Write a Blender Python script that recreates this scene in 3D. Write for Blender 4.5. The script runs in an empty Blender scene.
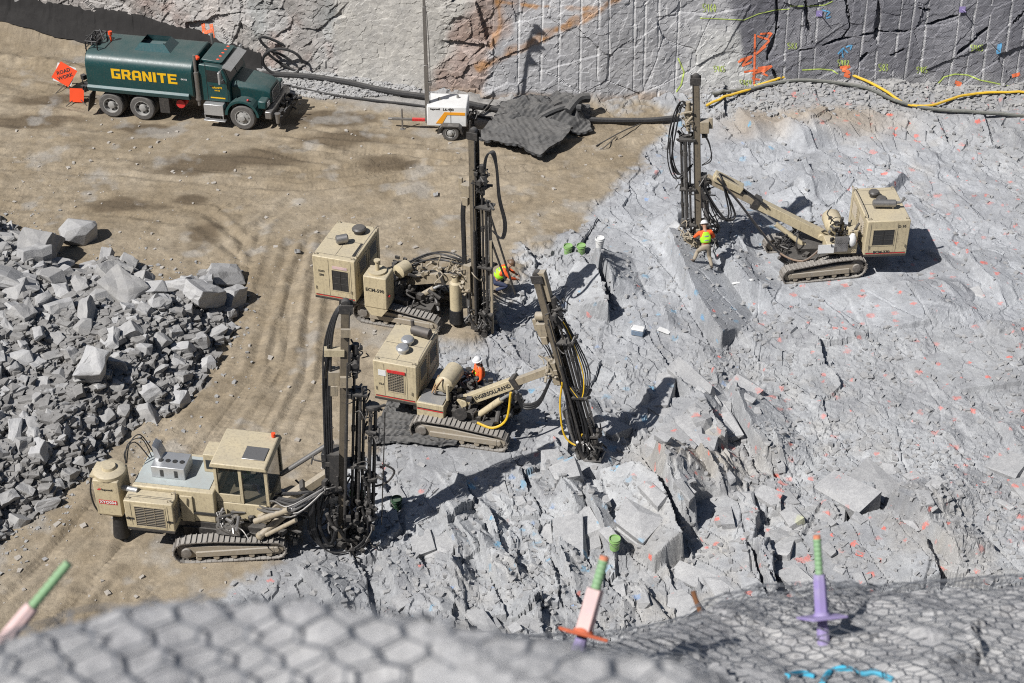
import bpy, math, random
import numpy as np
from mathutils import Vector, Matrix, noise as mnoise
from mathutils.bvhtree import BVHTree
R = math.radians
S = bpy.context.scene
COL = S.collection

# ---------------------------------------------------------------- camera, sky, sun, exposure
CAM_H = 32.0; PITCH = R(35.0); FPX = 1711.0
cd = bpy.data.cameras.new('camera'); cam = bpy.data.objects.new('camera', cd); COL.objects.link(cam)
cam.location = (0, 0, CAM_H); cam.rotation_euler = (R(90)-PITCH, 0, 0)
cd.sensor_width = 36; cd.lens = FPX/1024*36; cd.clip_start = 0.1; cd.clip_end = 2000
cd.dof.use_dof = True; cd.dof.focus_distance = 52; cd.dof.aperture_fstop = 5.0
S.camera = cam
SUN_AZ = R(35.0); SUN_EL = R(49.0)          # light travels towards +x, a bit towards +y
trav = Vector((math.cos(SUN_AZ)*math.cos(SUN_EL), math.sin(SUN_AZ)*math.cos(SUN_EL), -math.sin(SUN_EL)))
w = bpy.data.worlds.new('World'); S.world = w; w.use_nodes = True
nt = w.node_tree; bg = nt.nodes['Background']
sky = nt.nodes.new('ShaderNodeTexSky'); sky.sky_type = 'NISHITA'; sky.sun_disc = False
sky.sun_elevation = SUN_EL
sky.sun_rotation = math.atan2(-trav.x, -trav.y)
nt.links.new(sky.outputs[0], bg.inputs[0]); bg.inputs[1].default_value = 0.05
sl = bpy.data.lights.new('sun', 'SUN'); sl.energy = 5.0; sl.angle = R(0.53); sl.color = (1.0, 0.975, 0.94)
so = bpy.data.objects.new('sun', sl); COL.objects.link(so); so.location = (-20, -20, 60)
so.rotation_euler = trav.to_track_quat('-Z', 'Y').to_euler()
S.cycles.diffuse_bounces = 1; S.cycles.max_bounces = 8; S.cycles.use_denoising = False; S.cycles.pixel_filter_type = 'BLACKMAN_HARRIS'; S.cycles.filter_width = 1.1
S.view_settings.view_transform = 'Standard'; S.view_settings.look = 'None'
S.view_settings.gamma = 1; S.view_settings.exposure = 0.13; S.view_settings.use_curve_mapping = False

# ---------------------------------------------------------------- where a direction of view meets a height
CP, SP = math.cos(PITCH), math.sin(PITCH)
def ray(px, py):
    x = (px-512)/FPX; u = -(py-341.5)/FPX
    return Vector((x, CP+u*SP, -SP+u*CP))
def at(px, py, z=0.0):
    d = ray(px, py); t = (z-CAM_H)/d.z
    return Vector((d.x*t, d.y*t, z))
def atY(px, py, Y):
    d = ray(px, py); t = Y/d.y
    return Vector((d.x*t, Y, CAM_H+d.z*t))
def depth_pt(px, py, dist):
    return Vector((0, 0, CAM_H)) + ray(px, py)*dist

# ---------------------------------------------------------------- tags
def tag(o, label=None, cat=None, group=None, kind=None):
    if label: o['label'] = label
    if cat: o['category'] = cat
    if group: o['group'] = group
    if kind: o['kind'] = kind
    return o
def thing(name, label, cat, loc=(0, 0, 0), rz=0, group=None):
    o = bpy.data.objects.new(name, None); COL.objects.link(o); o.empty_display_size = 0.2
    o.location = loc; o.rotation_euler = (0, 0, rz)
    return tag(o, label, cat, group)
def copy_tree(o, parent=None):
    c = o.copy(); COL.objects.link(c); c.parent = parent
    for ch in o.children: copy_tree(ch, c)
    return c

# ---------------------------------------------------------------- mesh builder
class MB:
    def __init__(s, M=None): s.v = []; s.f = []; s.M = M or Matrix()
    def add(s, vs, fs, M=None):
        n = len(s.v); T = s.M @ M if M is not None else s.M
        s.v += [T @ Vector(p) for p in vs]; s.f += [[i+n for i in f] for f in fs]
        return s
    def box(s, c, d, rot=None):
        x, y, z = d[0]/2, d[1]/2, d[2]/2
        M = Matrix.Translation(c)
        if rot is not None: M = M @ (rot if isinstance(rot, Matrix) else Matrix.Rotation(rot, 4, 'Z'))
        vs = [(-x,-y,-z),(x,-y,-z),(x,y,-z),(-x,y,-z),(-x,-y,z),(x,-y,z),(x,y,z),(-x,y,z)]
        return s.add(vs, [(3,2,1,0),(4,5,6,7),(0,1,5,4),(1,2,6,5),(2,3,7,6),(3,0,4,7)], M)
    def bb(s, a, b):
        return s.box([(a[i]+b[i])/2 for i in range(3)], [abs(b[i]-a[i]) for i in range(3)])
    def cyl(s, a, b, r0, r1=None, n=12, caps=True):
        a, b = Vector(a), Vector(b); r1 = r0 if r1 is None else r1
        q = (b-a).to_track_quat('Z', 'Y'); L = (b-a).length
        vs = []; 
        for z, r in ((0, r0), (L, r1)):
            for k in range(n):
                t = 2*math.pi*k/n; vs.append((r*math.cos(t), r*math.sin(t), z))
        fs = [(k, (k+1) % n, n+(k+1) % n, n+k) for k in range(n)]
        if caps: fs += [tuple(range(n-1, -1, -1)), tuple(range(n, 2*n))]
        return s.add(vs, fs, Matrix.Translation(a) @ q.to_matrix().to_4x4())
    def lathe(s, a, d, prof, n=16, closed=False):      # prof: [(dist along d, radius)]
        a, d = Vector(a), Vector(d).normalized(); q = d.to_track_quat('Z', 'Y')
        vs = []; m = len(prof)
        for z, r in prof:
            for k in range(n):
                t = 2*math.pi*k/n; vs.append((r*math.cos(t), r*math.sin(t), z))
        fs = []
        for i in range(m-1):
            for k in range(n): fs.append((i*n+k, i*n+(k+1) % n, (i+1)*n+(k+1) % n, (i+1)*n+k))
        if closed: fs += [((m-1)*n+k, (m-1)*n+(k+1) % n, (k+1) % n, k) for k in range(n)]
        else: fs += [tuple(range(n-1, -1, -1)), tuple(range((m-1)*n, m*n))]
        return s.add(vs, fs, Matrix.Translation(a) @ q.to_matrix().to_4x4())
    def tube(s, pts, r, n=8, smooth=True, taper=None):
        P = catmull([Vector(p) for p in pts]) if smooth and len(pts) > 2 else [Vector(p) for p in pts]
        m = len(P); vs = []; fs = []
        T = (P[1]-P[0]).normalized()
        up = Vector((0, 0, 1)) if abs(T.z) < .9 else Vector((1, 0, 0))
        N = (up - T*up.dot(T)).normalized()
        for i in range(m):
            T2 = (P[min(i+1, m-1)]-P[max(i-1, 0)])
            if T2.length < 1e-9: T2 = T
            T2.normalize(); N = N - T2*N.dot(T2)
            if N.length < 1e-6: N = T2.orthogonal()
            N.normalize(); B = T2.cross(N); T = T2
            rr = r if taper is None else r+(taper-r)*i/(m-1)
            for k in range(n):
                t = 2*math.pi*k/n; vs.append(P[i]+(N*math.cos(t)+B*math.sin(t))*rr)
        for i in range(m-1):
            for k in range(n): fs.append((i*n+k, i*n+(k+1) % n, (i+1)*n+(k+1) % n, (i+1)*n+k))
        fs += [tuple(range(n-1, -1, -1)), tuple(range((m-1)*n, m*n))]
        return s.add(vs, fs)
    def prism(s, prof, a, b, axis='y'):   # prof: 2D polygon in the two other axes, from a to b along axis
        n = len(prof); vs = []
        for t in (a, b):
            for p in prof:
                vs.append({'y': (p[0], t, p[1]), 'x': (t, p[0], p[1]), 'z': (p[0], p[1], t)}[axis])
        return s.add(vs, [(k, (k+1) % n, n+(k+1) % n, n+k) for k in range(n)] + [tuple(range(n-1, -1, -1)), tuple(range(n, 2*n))])
    def ball(s, c, r, n=12, sc=(1, 1, 1)):
        m = n//2; vs = []; fs = []
        for i in range(1, m):
            p = math.pi*i/m
            for k in range(n):
                t = 2*math.pi*k/n
                vs.append((r*sc[0]*math.sin(p)*math.cos(t), r*sc[1]*math.sin(p)*math.sin(t), r*sc[2]*math.cos(p)))
        for i in range(m-2):
            for k in range(n): fs.append((i*n+k, (i+1)*n+k, (i+1)*n+(k+1) % n, i*n+(k+1) % n))
        a = len(vs); vs += [(0, 0, r*sc[2]), (0, 0, -r*sc[2])]
        for k in range(n):
            fs.append((a, k, (k+1) % n)); fs.append((a+1, (m-2)*n+(k+1) % n, (m-2)*n+k))
        return s.add(vs, fs, Matrix.Translation(c))
    def quad(s, a, b, c, d): return s.add([a, b, c, d], [(0, 1, 2, 3)])
    def build(s, name, m, parent=None, bevel=0, smooth=35):
        me = bpy.data.meshes.new(name); me.from_pydata([tuple(p) for p in s.v], [], s.f)
        import bmesh
        bm = bmesh.new(); bm.from_mesh(me); bmesh.ops.recalc_face_normals(bm, faces=bm.faces); bm.to_mesh(me); bm.free()
        me.materials.append(m)
        if smooth: me.shade_smooth(); me.set_sharp_from_angle(angle=R(smooth))
        o = bpy.data.objects.new(name, me); COL.objects.link(o); o.parent = parent
        if bevel:
            b = o.modifiers.new('bevel', 'BEVEL'); b.width = bevel; b.segments = 2; b.limit_method = 'ANGLE'
            b.angle_limit = R(40)
        return o
def catmull(P, k=5):
    out = []
    n = len(P)
    for i in range(n-1):
        p0, p1, p2, p3 = P[max(i-1, 0)], P[i], P[i+1], P[min(i+2, n-1)]
        for j in range(k):
            t = j/k
            out.append(0.5*((2*p1)+(p2-p0)*t+(2*p0-5*p1+4*p2-p3)*t*t+(3*p1-p0-3*p2+p3)*t**3))
    out.append(P[-1]); return out
def clutter(mb, c, e, n, seed, big=0.14):
    rr = random.Random(seed)
    for i in range(n):
        p = [c[k]+rr.uniform(-1, 1)*e[k]/2 for k in range(3)]
        t = rr.random()
        if t < .45:
            mb.box(p, [rr.uniform(.3, 1)*big for k in range(3)], rr.uniform(0, 3))
        elif t < .8:
            d = Vector([rr.uniform(-1, 1) for k in range(3)]).normalized()*rr.uniform(.6, 1.8)*big
            mb.cyl(Vector(p)-d, Vector(p)+d, rr.uniform(.15, .4)*big, n=8)
        else:
            a = Vector(p); pts = [a]
            for q in range(3): a = a+Vector([rr.uniform(-1, 1)*big*1.6 for k in range(3)]); pts.append(a)
            mb.tube(pts, big*.14, 6)
    return mb
def text(s, body, size, M, m, name, parent, bold=0.0, xs=1.0, align='CENTER'):
    cu = bpy.data.curves.new('txt', 'FONT'); cu.body = body; cu.size = size; cu.align_x = align; cu.align_y = 'CENTER'
    cu.offset = bold; cu.resolution_u = 2; cu.extrude = 0.002
    o = bpy.data.objects.new('txt', cu); COL.objects.link(o)
    dg = bpy.context.evaluated_depsgraph_get(); dg.update()
    me = bpy.data.meshes.new_from_object(o.evaluated_get(dg))
    bpy.data.objects.remove(o); bpy.data.curves.remove(cu)
    me.transform(M @ Matrix.Diagonal((xs, 1, 1, 1))); me.name = name
    me.materials.clear(); me.materials.append(m)
    ob = bpy.data.objects.new(name, me); COL.objects.link(ob); ob.parent = parent
    return ob
def face_mat(origin, xdir, up):      # text frame on a face
    x = Vector(xdir).normalized(); y = Vector(up).normalized(); z = x.cross(y)
    M = Matrix((x, y, z)).transposed().to_4x4(); M.translation = Vector(origin); return M

# ---------------------------------------------------------------- materials
MATS = {}
def nodes(name):
    m = bpy.data.materials.new(name); m.use_nodes = True; t = m.node_tree
    return m, t, t.nodes['Principled BSDF']
def N(t, typ, **kw):
    n = t.nodes.new(typ)
    for k, v in kw.items(): setattr(n, k, v)
    return n
def noise_n(t, scale, detail=4, rough=.6, co=None, dist=0):
    n = N(t, 'ShaderNodeTexNoise'); n.inputs['Scale'].default_value = scale
    n.inputs['Detail'].default_value = detail; n.inputs['Roughness'].default_value = rough
    n.inputs['Distortion'].default_value = dist
    if co is not None: t.links.new(co, n.inputs['Vector'])
    return n.outputs['Fac']
def ramp(t, fac, a, b, ca=(0, 0, 0, 1), cb=(1, 1, 1, 1)):
    r = N(t, 'ShaderNodeValToRGB'); r.color_ramp.elements[0].position = a; r.color_ramp.elements[1].position = b
    r.color_ramp.elements[0].color = ca; r.color_ramp.elements[1].color = cb
    t.links.new(fac, r.inputs[0]); return r.outputs[0]
def mixc(t, fac, a, b, mode='MIX'):
    n = N(t, 'ShaderNodeMix', data_type='RGBA', blend_type=mode)
    for v, i in ((fac, 0), (a, 6), (b, 7)):
        if isinstance(v, (int, float)): n.inputs[i].default_value = v
        elif isinstance(v, tuple): n.inputs[i].default_value = v if len(v) == 4 else v+(1,)
        else: t.links.new(v, n.inputs[i])
    return n.outputs[2]
def mth(t, op, a, b=None, c=None):
    n = N(t, 'ShaderNodeMath', operation=op)
    for i, v in enumerate((a, b, c)):
        if v is None: continue
        if isinstance(v, (int, float)): n.inputs[i].default_value = v
        else: t.links.new(v, n.inputs[i])
    return n.outputs[0]
def bump(t, b, h, strength, dist):
    n = N(t, 'ShaderNodeBump'); n.inputs['Strength'].default_value = strength; n.inputs['Distance'].default_value = dist
    t.links.new(h, n.inputs['Height']); t.links.new(n.outputs[0], b.inputs['Normal'])
def painted(name, col, rough=.45, dirt=.5, dcol=(.34, .31, .27), metal=0.0, dust=.35, var=.12):
    m, t, b = nodes(name)
    tc = N(t, 'ShaderNodeTexCoord').outputs['Object']
    n1 = noise_n(t, 1.7, 6, .65, tc); n2 = noise_n(t, 14, 5, .7, tc)
    c = mixc(t, ramp(t, n1, .35, .7), col, tuple(x*(1-var) for x in col))
    c = mixc(t, mth(t, 'MULTIPLY', ramp(t, n2, .5, .72), dirt), c, dcol)
    mp = N(t, 'ShaderNodeMapping'); mp.inputs['Scale'].default_value = (11, 11, 1.3); t.links.new(tc, mp.inputs[0])
    n4 = noise_n(t, 1.0, 4, .6, mp.outputs[0])
    c = mixc(t, mth(t, 'MULTIPLY', ramp(t, n4, .52, .75), dirt*.55), c, tuple(x*.55 for x in dcol))
    geo = N(t, 'ShaderNodeNewGeometry'); sx = N(t, 'ShaderNodeSeparateXYZ'); t.links.new(geo.outputs['Normal'], sx.inputs[0])
    up = mth(t, 'MULTIPLY', ramp(t, sx.outputs[2], .35, .95), mth(t, 'MULTIPLY_ADD', ramp(t, n1, .3, .7), .6, .4))
    c = mixc(t, mth(t, 'MULTIPLY', up, dust), c, (.42, .40, .37))
    t.links.new(c, b.inputs['Base Color']); b.inputs['Metallic'].default_value = metal
    t.links.new(mth(t, 'MULTIPLY_ADD', n2, .3, rough-.1), b.inputs['Roughness'])
    bump(t, b, n2, .15, .01)
    MATS[name] = m; return m
TAN = painted('tan_paint', (.56, .475, .31), .5, .7, (.29, .235, .165), dust=.28)
MASTC = painted('worn_mast_paint', (.17, .14, .10), .6, .75, (.05, .045, .04), dust=.3)
TAN2 = painted('worn_tan_paint', (.36, .30, .21), .6, .75, (.16, .14, .12), dust=.5)
BLACK = painted('black_rubber', (.018, .018, .02), .5, .35, (.09, .085, .08), dust=.16)
DARK = painted('dark_greasy_steel', (.045, .042, .04), .45, .55, (.14, .125, .11), .0, dust=.22)
STEEL = painted('worn_steel', (.33, .32, .31), .38, .5, (.12, .11, .10), .7, dust=.3)
TRACK = painted('dusty_track_steel', (.17, .15, .13), .7, .7, (.36, .34, .31), dust=.75)
TRACKF = painted('dusty_track_frame', (.33, .28, .21), .75, .6, (.42, .40, .37), dust=.7)
SILVER = painted('silver_panel', (.55, .56, .57), .35, .25, (.3, .3, .3), .6, dust=.3)
GREEN = painted('dark_green_paint', (.009, .058, .060), .36, .35, (.09, .10, .085), dust=.16, var=.2)
GREEN2 = painted('worn_green_paint', (.03, .10, .11), .4, .4, (.13, .14, .13), dust=.3, var=.2)
TYRE = painted('dusty_tyre', (.10, .095, .09), .85, .5, (.24, .22, .20), dust=.3)
RIM = painted('white_rim', (.36, .355, .34), .5, .5, (.2, .19, .18), dust=.3)
WHITE = painted('white_paint', (.78, .78, .77), .4, .15, (.45, .43, .4), dust=.15)
YEL = painted('yellow_paint', (.85, .50, .01), .45, .1, (.5, .3, .05), dust=.0)
YHOSE = painted('yellow_hose_skin', (.80, .50, .02), .5, .3, (.35, .28, .1), dust=.25)
GHOSE = painted('grey_hose_skin', (.12, .125, .11), .7, .5, (.3, .29, .27), dust=.4)
ORG = painted('orange_vinyl', (.95, .09, .02), .5, .08, (.4, .1, .05), dust=.05)
REDP = painted('red_paint', (.6, .03, .03), .45, .2, dust=.1)
GLASS_D = painted('dark_window_glass', (.02, .024, .026), .08, .15, (.2, .2, .19), dust=.1)
MUFF = painted('muffler_steel', (.10, .09, .085), .6, .6, (.2, .15, .12), .3, dust=.3)
LIME = painted('lime_fabric', (.42, .85, .03), .8, .1, (.3, .4, .1), dust=0)
LIMEB = painted('lime_plastic', (.26, .46, .15), .5, .3, (.4, .42, .35), dust=.2)
ORGF = painted('orange_fabric', (.95, .14, .03), .8, .1, (.4, .1, .05), dust=0)
KHAKI = painted('khaki_cloth', (.38, .32, .24), .9, .3, dust=.1)
NAVY = painted('navy_cloth', (.03, .04, .09), .9, .3, (.1, .1, .1), dust=.1)
JEAN = painted('grey_cloth', (.16, .17, .19), .9, .3, (.1, .1, .1), dust=.1)
SKIN = painted('skin', (.42, .24, .16), .6, .1, (.3, .15, .1), dust=0)
HATW = painted('white_helmet_plastic', (.75, .75, .75), .35, .15, dust=.1)
HATB = painted('brown_helmet_plastic', (.16, .09, .05), .45, .3, dust=.1)
BOOT = painted('boot_leather', (.06, .045, .035), .8, .4, dust=.3)
PURP = painted('purple_paint', (.29, .23, .48), .6, .5, (.45, .43, .50), dust=.3)
PINK = painted('pink_paint', (.66, .47, .45), .6, .6, (.45, .43, .52), dust=.1)
GROD = painted('green_threaded_bar', (.22, .38, .20), .6, .35, (.35, .4, .3), dust=.1)
RUSTO = painted('rusty_orange_plate', (.62, .13, .05), .7, .4, (.35, .12, .07), dust=.1)
RUST = painted('rust', (.20, .085, .035), .9, .6, (.1, .05, .03), dust=.1)
WIRE = painted('galvanised_wire', (.22, .23, .25), .5, .4, (.10, .10, .11), .3, dust=0)
MATR = painted('tyre_rubber_mat', (.035, .036, .038), .75, .6, (.12, .12, .125), dust=.30)
LETTER = painted('dark_lettering', (.03, .03, .03), .5, .1, dust=0)
LRED = painted('red_lettering', (.65, .04, .04), .5, .1, dust=0)
# ---------------------------------------------------------------- numeric noise for terrain
def hsh(i, j, s):
    i = i.astype(np.int64); j = j.astype(np.int64)
    n = (i*374761393 + j*668265263 + s*1274126177) & 0x7fffffff
    n = ((n ^ (n >> 13))*1103515245 + 12345) & 0x7fffffff
    n = ((n ^ (n >> 16))*69069 + 7) & 0x7fffffff
    return ((n >> 3) & 0xfffff)/float(0xfffff)
def vnoise(x, y, s=0):
    i = np.floor(x); j = np.floor(y); fx = x-i; fy = y-j
    fx = fx*fx*fx*(fx*(fx*6-15)+10); fy = fy*fy*fy*(fy*(fy*6-15)+10)
    a = hsh(i, j, s); b = hsh(i+1, j, s); c = hsh(i, j+1, s); d = hsh(i+1, j+1, s)
    return (a*(1-fx)+b*fx)*(1-fy)+(c*(1-fx)+d*fx)*fy
def fbm(x, y, s=0, o=4, g=.5):
    r = 0; a = 1; n = 0
    for k in range(o):
        r = r+a*(vnoise(x, y, s+k*17)-.5); n += a; a *= g
        x, y = x*1.9+y*.7+3.1, y*1.9-x*.7+1.7
    return r/n*2           # about -1..1
def facets(x, y, s, cell, off, slope, mean=(0, 0), ang=0.0, stretch=1.0, warp=.25):
    """tilted plates: every cell of a jittered grid is a plane; plates meet in steps."""
    wx = x+warp*cell*fbm(x/cell*1.3, y/cell*1.3, s+5, 3); wy = y+warp*cell*fbm(x/cell*1.3, y/cell*1.3, s+9, 3)
    ca, sa = math.cos(ang), math.sin(ang)
    u = (wx*ca+wy*sa)/(cell*stretch); v = (-wx*sa+wy*ca)/cell
    i0 = np.floor(u); j0 = np.floor(v)
    best = np.full(x.shape, 1e9); h = np.zeros(x.shape); idd = np.zeros(x.shape); second = np.full(x.shape, 1e9)
    for di in (-1, 0, 1):
        for dj in (-1, 0, 1):
            i = i0+di; j = j0+dj
            cx = i+.5+.9*(hsh(i, j, s)-.5); cy = j+.5+.9*(hsh(i, j, s+1)-.5)
            dx = u-cx; dy = v-cy; d = dx*dx+dy*dy
            z = off*(hsh(i, j, s+2)*2-1)+cell*(dx*stretch*(slope*(hsh(i, j, s+3)*2-1)+mean[0])+dy*(slope*(hsh(i, j, s+4)*2-1)+mean[1]))
            m = d < best
            second = np.where(m, best, np.minimum(second, d))
            best = np.where(m, d, best); h = np.where(m, z, h); idd = np.where(m, hsh(i, j, s+6), idd)
    return h, idd, np.sqrt(second)-np.sqrt(best)
def sstep(a, b, x):
    t = np.clip((x-a)/(b-a), 0, 1); return t*t*(3-2*t)
def poly_sd(x, y, P):
    """signed distance to a polygon, positive inside"""
    d = np.full(x.shape, 1e9); ins = np.zeros(x.shape, bool)
    n = len(P)
    for k in range(n):
        ax, ay = P[k][0], P[k][1]; bx, by = P[(k+1) % n][0], P[(k+1) % n][1]
        ex, ey = bx-ax, by-ay
        t = np.clip(((x-ax)*ex+(y-ay)*ey)/(ex*ex+ey*ey+1e-12), 0, 1)
        d = np.minimum(d, np.hypot(x-ax-t*ex, y-ay-t*ey))
        c = ((ay > y) != (by > y)) & (x < (bx-ax)*(y-ay)/(by-ay+1e-12)+ax)
        ins ^= c
    return np.where(ins, d, -d)
def seg_coords(x, y, a, b):
    """along fraction and signed distance (positive to the right of a->b)"""
    ex, ey = b[0]-a[0], b[1]-a[1]; L = math.hypot(ex, ey)
    t = ((x-a[0])*ex+(y-a[1])*ey)/(L*L); d = ((x-a[0])*ey-(y-a[1])*ex)/L
    return t, d, L
def W(pts): return [at(p[0], p[1]) for p in pts]
def line_dist(x, y, P):
    d = np.full(x.shape, 1e9); s = np.zeros(x.shape); acc = 0
    for k in range(len(P)-1):
        t, dd, L = seg_coords(x, y, P[k], P[k+1]); tc = np.clip(t, 0, 1)
        e = np.hypot(x-(P[k][0]+tc*(P[k+1][0]-P[k][0])), y-(P[k][1]+tc*(P[k+1][1]-P[k][1])))
        m = e < d; d = np.where(m, e, d); s = np.where(m, acc+tc*L, s); acc += L
    return d, s

DIRT = W([(-900, 2), (0, 2), (250, 60), (430, 98), (600, 108), (672, 112), (664, 135), (612, 190), (575, 228), (528, 250), (505, 290), (478, 340),
          (430, 352), (400, 400), (372, 432), (330, 500), (300, 540), (238, 575), (190, 600), (60, 700), (-900, 700)])
PILE = W([(-420, 150), (-60, 205), (15, 230), (45, 254), (82, 286), (112, 262), (140, 276), (170, 298), (205, 280), (238, 302), (228, 332), (200, 372), (165, 412),
          (122, 442), (92, 470), (50, 508), (0, 540), (-200, 640), (-420, 640)])
def Z(v): return (v[0], v[1])
# (start, end, height, reach to the left, reach to the right) of slabs that rise to the right and break off
RIDGES = [((668, 222), (712, 308), 1.05, 4.2, .95), ((594, 262), (612, 304), .75, 1.3, .10), ((730, 398), (764, 470), .55, 1.6, .10),
          ((655, 462), (678, 536), 1.15, 2.2, .22), ((668, 385), (700, 425), .55, 1.8, .12), ((688, 548), (702, 596), .45, 1.2, .08),
          ((752, 548), (770, 602), .5, 1.8, .08), ((885, 505), (925, 532), .55, 3.0, .12), ((925, 538), (955, 570), .5, 1.6, .1),
          ((440, 515), (458, 562), .4, 1.0, .08), ((300, 570), (335, 612), .45, 1.2, .08), ((585, 505), (612, 566), .5, 1.0, .08),
          ((622, 486), (648, 536), .4, .8, .06), ((540, 470), (575, 520), .3, 1.0, .08), ((560, 560), (575, 600), .35, 1., .08),
          ((782, 135), (806, 152), .5, 4.0, .3), ((770, 172), (806, 198), .45, 3.2, .22), ((735, 118), (758, 142), .4, 1.5, .2),
          ((905, 285), (932, 325), .35, 2.0, .12), ((880, 200), (905, 180), .3, 2.0, .2), ((850, 285), (868, 310), .3, 1.5, .1),
          ((690, 455), (720, 500), .35, 1.2, .08), ((480, 545), (500, 590), .35, 1., .08), ((640, 395), (660, 430), .5, 1.2, .1),
          ((985, 330), (1015, 370), .35, 2.2, .12), ((960, 255), (1000, 300), .3, 2.2, .12), ((1000, 430), (1020, 460), .3, 1.5, .1),
          ((820, 590), (840, 620), .4, 1.4, .1), ((380, 550), (395, 590), .3, 1.0, .08), ((700, 350), (715, 385), .25, 1.0, .06)]
RW = [(Z(at(*a)), Z(at(*b)), h*(1.25 if k else .75), wl, wr) for k, (a, b, h, wl, wr) in enumerate(RIDGES)]
rg = random.Random(42)
for k in range(230):
    px = rg.uniform(380, 1040); py = rg.uniform(120, 640)
    if k % 2: px = rg.uniform(400, 760); py = rg.uniform(380, 640)
    p = at(px, py); an = math.atan2(-.94, .36)+rg.gauss(0, .28); L = rg.uniform(.4, 1.5)*(1.2 if k % 2 else .8)
    RW.append(((p.x, p.y), (p.x+L*math.cos(an), p.y+L*math.sin(an)), rg.uniform(.07, .26)*.9, rg.uniform(.3, 1.1), .05))
def face(pts, nz=.3):
    Q = [at(a, b, c) for a, b, c in pts]
    A = np.array([[q.x, q.y, 1] for q in Q]); zz = np.array([q.z for q in Q]); s = np.linalg.lstsq(A, zz, rcond=None)[0]
    return ([Z(q) for q in Q], tuple(s), 0, nz)
FACES = [face([(668, 226, 1.15), (690, 234, .55), (722, 268, .25), (754, 312, .0), (744, 330, .0), (722, 334, .5), (700, 294, 1.05)], .06),
         face([(567, 276, .25), (577, 262, .35), (597, 262, .85), (608, 300, .85), (582, 306, .35), (566, 298, .2)], .15),
         face([(598, 468, .3), (640, 462, .9), (662, 476, 1.3), (682, 532, 1.15), (655, 556, .6), (612, 520, .25)], .4),
         face([(690, 545, .15), (738, 524, .4), (752, 548, .55), (768, 600, .45), (704, 606, .1)], .3),
         face([(772, 548, .1), (880, 508, .45), (926, 534, .6), (940, 572, .5), (862, 602, .2), (778, 600, .0)], .3),
         face([(690, 505, .2), (738, 492, .45), (760, 506, .55), (752, 540, .4), (702, 546, .15)], .3),
         face([(762, 178, .5), (806, 158, .75), (812, 168, .65), (772, 196, .2)], .1), face([(760, 200, .2), (796, 184, .6), (806, 196, .55), (786, 212, .15)], .2),
         face([(640, 405, .3), (700, 392, .7), (726, 428, .8), (700, 456, .4), (655, 446, .2)], .5),
         face([(840, 286, .1), (905, 280, .3), (930, 318, .35), (870, 330, .1)], .2), face([(905, 362, .1), (1010, 330, .45), (1030, 380, .35), (930, 392, .1)], .25)]
BLOCKS = W([(500, 480), (640, 468), (700, 500), (900, 495), (980, 560), (1040, 700), (560, 700), (470, 640)])
SMOOTH = W([(600, 190), (700, 125), (860, 110), (1000, 170), (1060, 330), (880, 330), (760, 320), (620, 350)])
FINE = W([(760, 330), (900, 330), (1060, 420), (1060, 560), (930, 520), (820, 470), (740, 420)])
RUTS = [[(-60, 150), (120, 158), (300, 172), (420, 160), (560, 150), (700, 120)], [(-60, 165), (120, 175), (300, 190), (420, 178), (560, 168), (650, 150)],
        [(420, 165), (300, 195), (245, 235), (225, 300), (200, 380), (140, 450), (60, 540), (-40, 640)],
        [(450, 180), (340, 212), (290, 245), (272, 300), (250, 380), (190, 460), (110, 560), (30, 650)],
        [(500, 185), (380, 205), (310, 235), (295, 290), (285, 360), (240, 440), (180, 540), (120, 620)],
        [(520, 200), (400, 222), (330, 250), (312, 300), (305, 380), (270, 450), (215, 540)],
        [(-60, 60), (60, 85), (200, 115), (330, 145), (450, 160)], [(-60, 82), (60, 105), (200, 135), (330, 165)],
        [(-60, 205), (100, 212), (200, 225), (240, 260), (242, 290)], [(-60, 120), (80, 128), (200, 140), (330, 150), (480, 160)]]
RUTW = [[Z(at(*p)) for p in r] for r in RUTS]
WET = [((205, 163), 2.6, 1.1), ((250, 160), 2.2, .9), ((120, 205), 2.2, .6), ((345, 140), 2.0, .8), ((385, 165), 1.4, .7), ((195, 200), .9, .5),
       ((60, 100), 2.5, .6), ((330, 120), 2.2, .8), ((205, 232), .8, 1.2), ((150, 130), 1.8, .5), ((25, 122), 2.2, .7)]
WETW = [(Z(at(*p)), a, b) for p, a, b in WET]
PADS = []       # (x, y, radius, height) flattened ground under machines
def dirt_mask(x, y):
    d = poly_sd(x, y, DIRT)
    return sstep(-.35, .35, d+.9*fbm(x*.7, y*.7, 3, 4)+.25*fbm(x*4, y*4, 8, 3))
def pile_d(x, y): return poly_sd(x, y, PILE)+.45*fbm(x*.9, y*.9, 41, 3)
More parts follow.
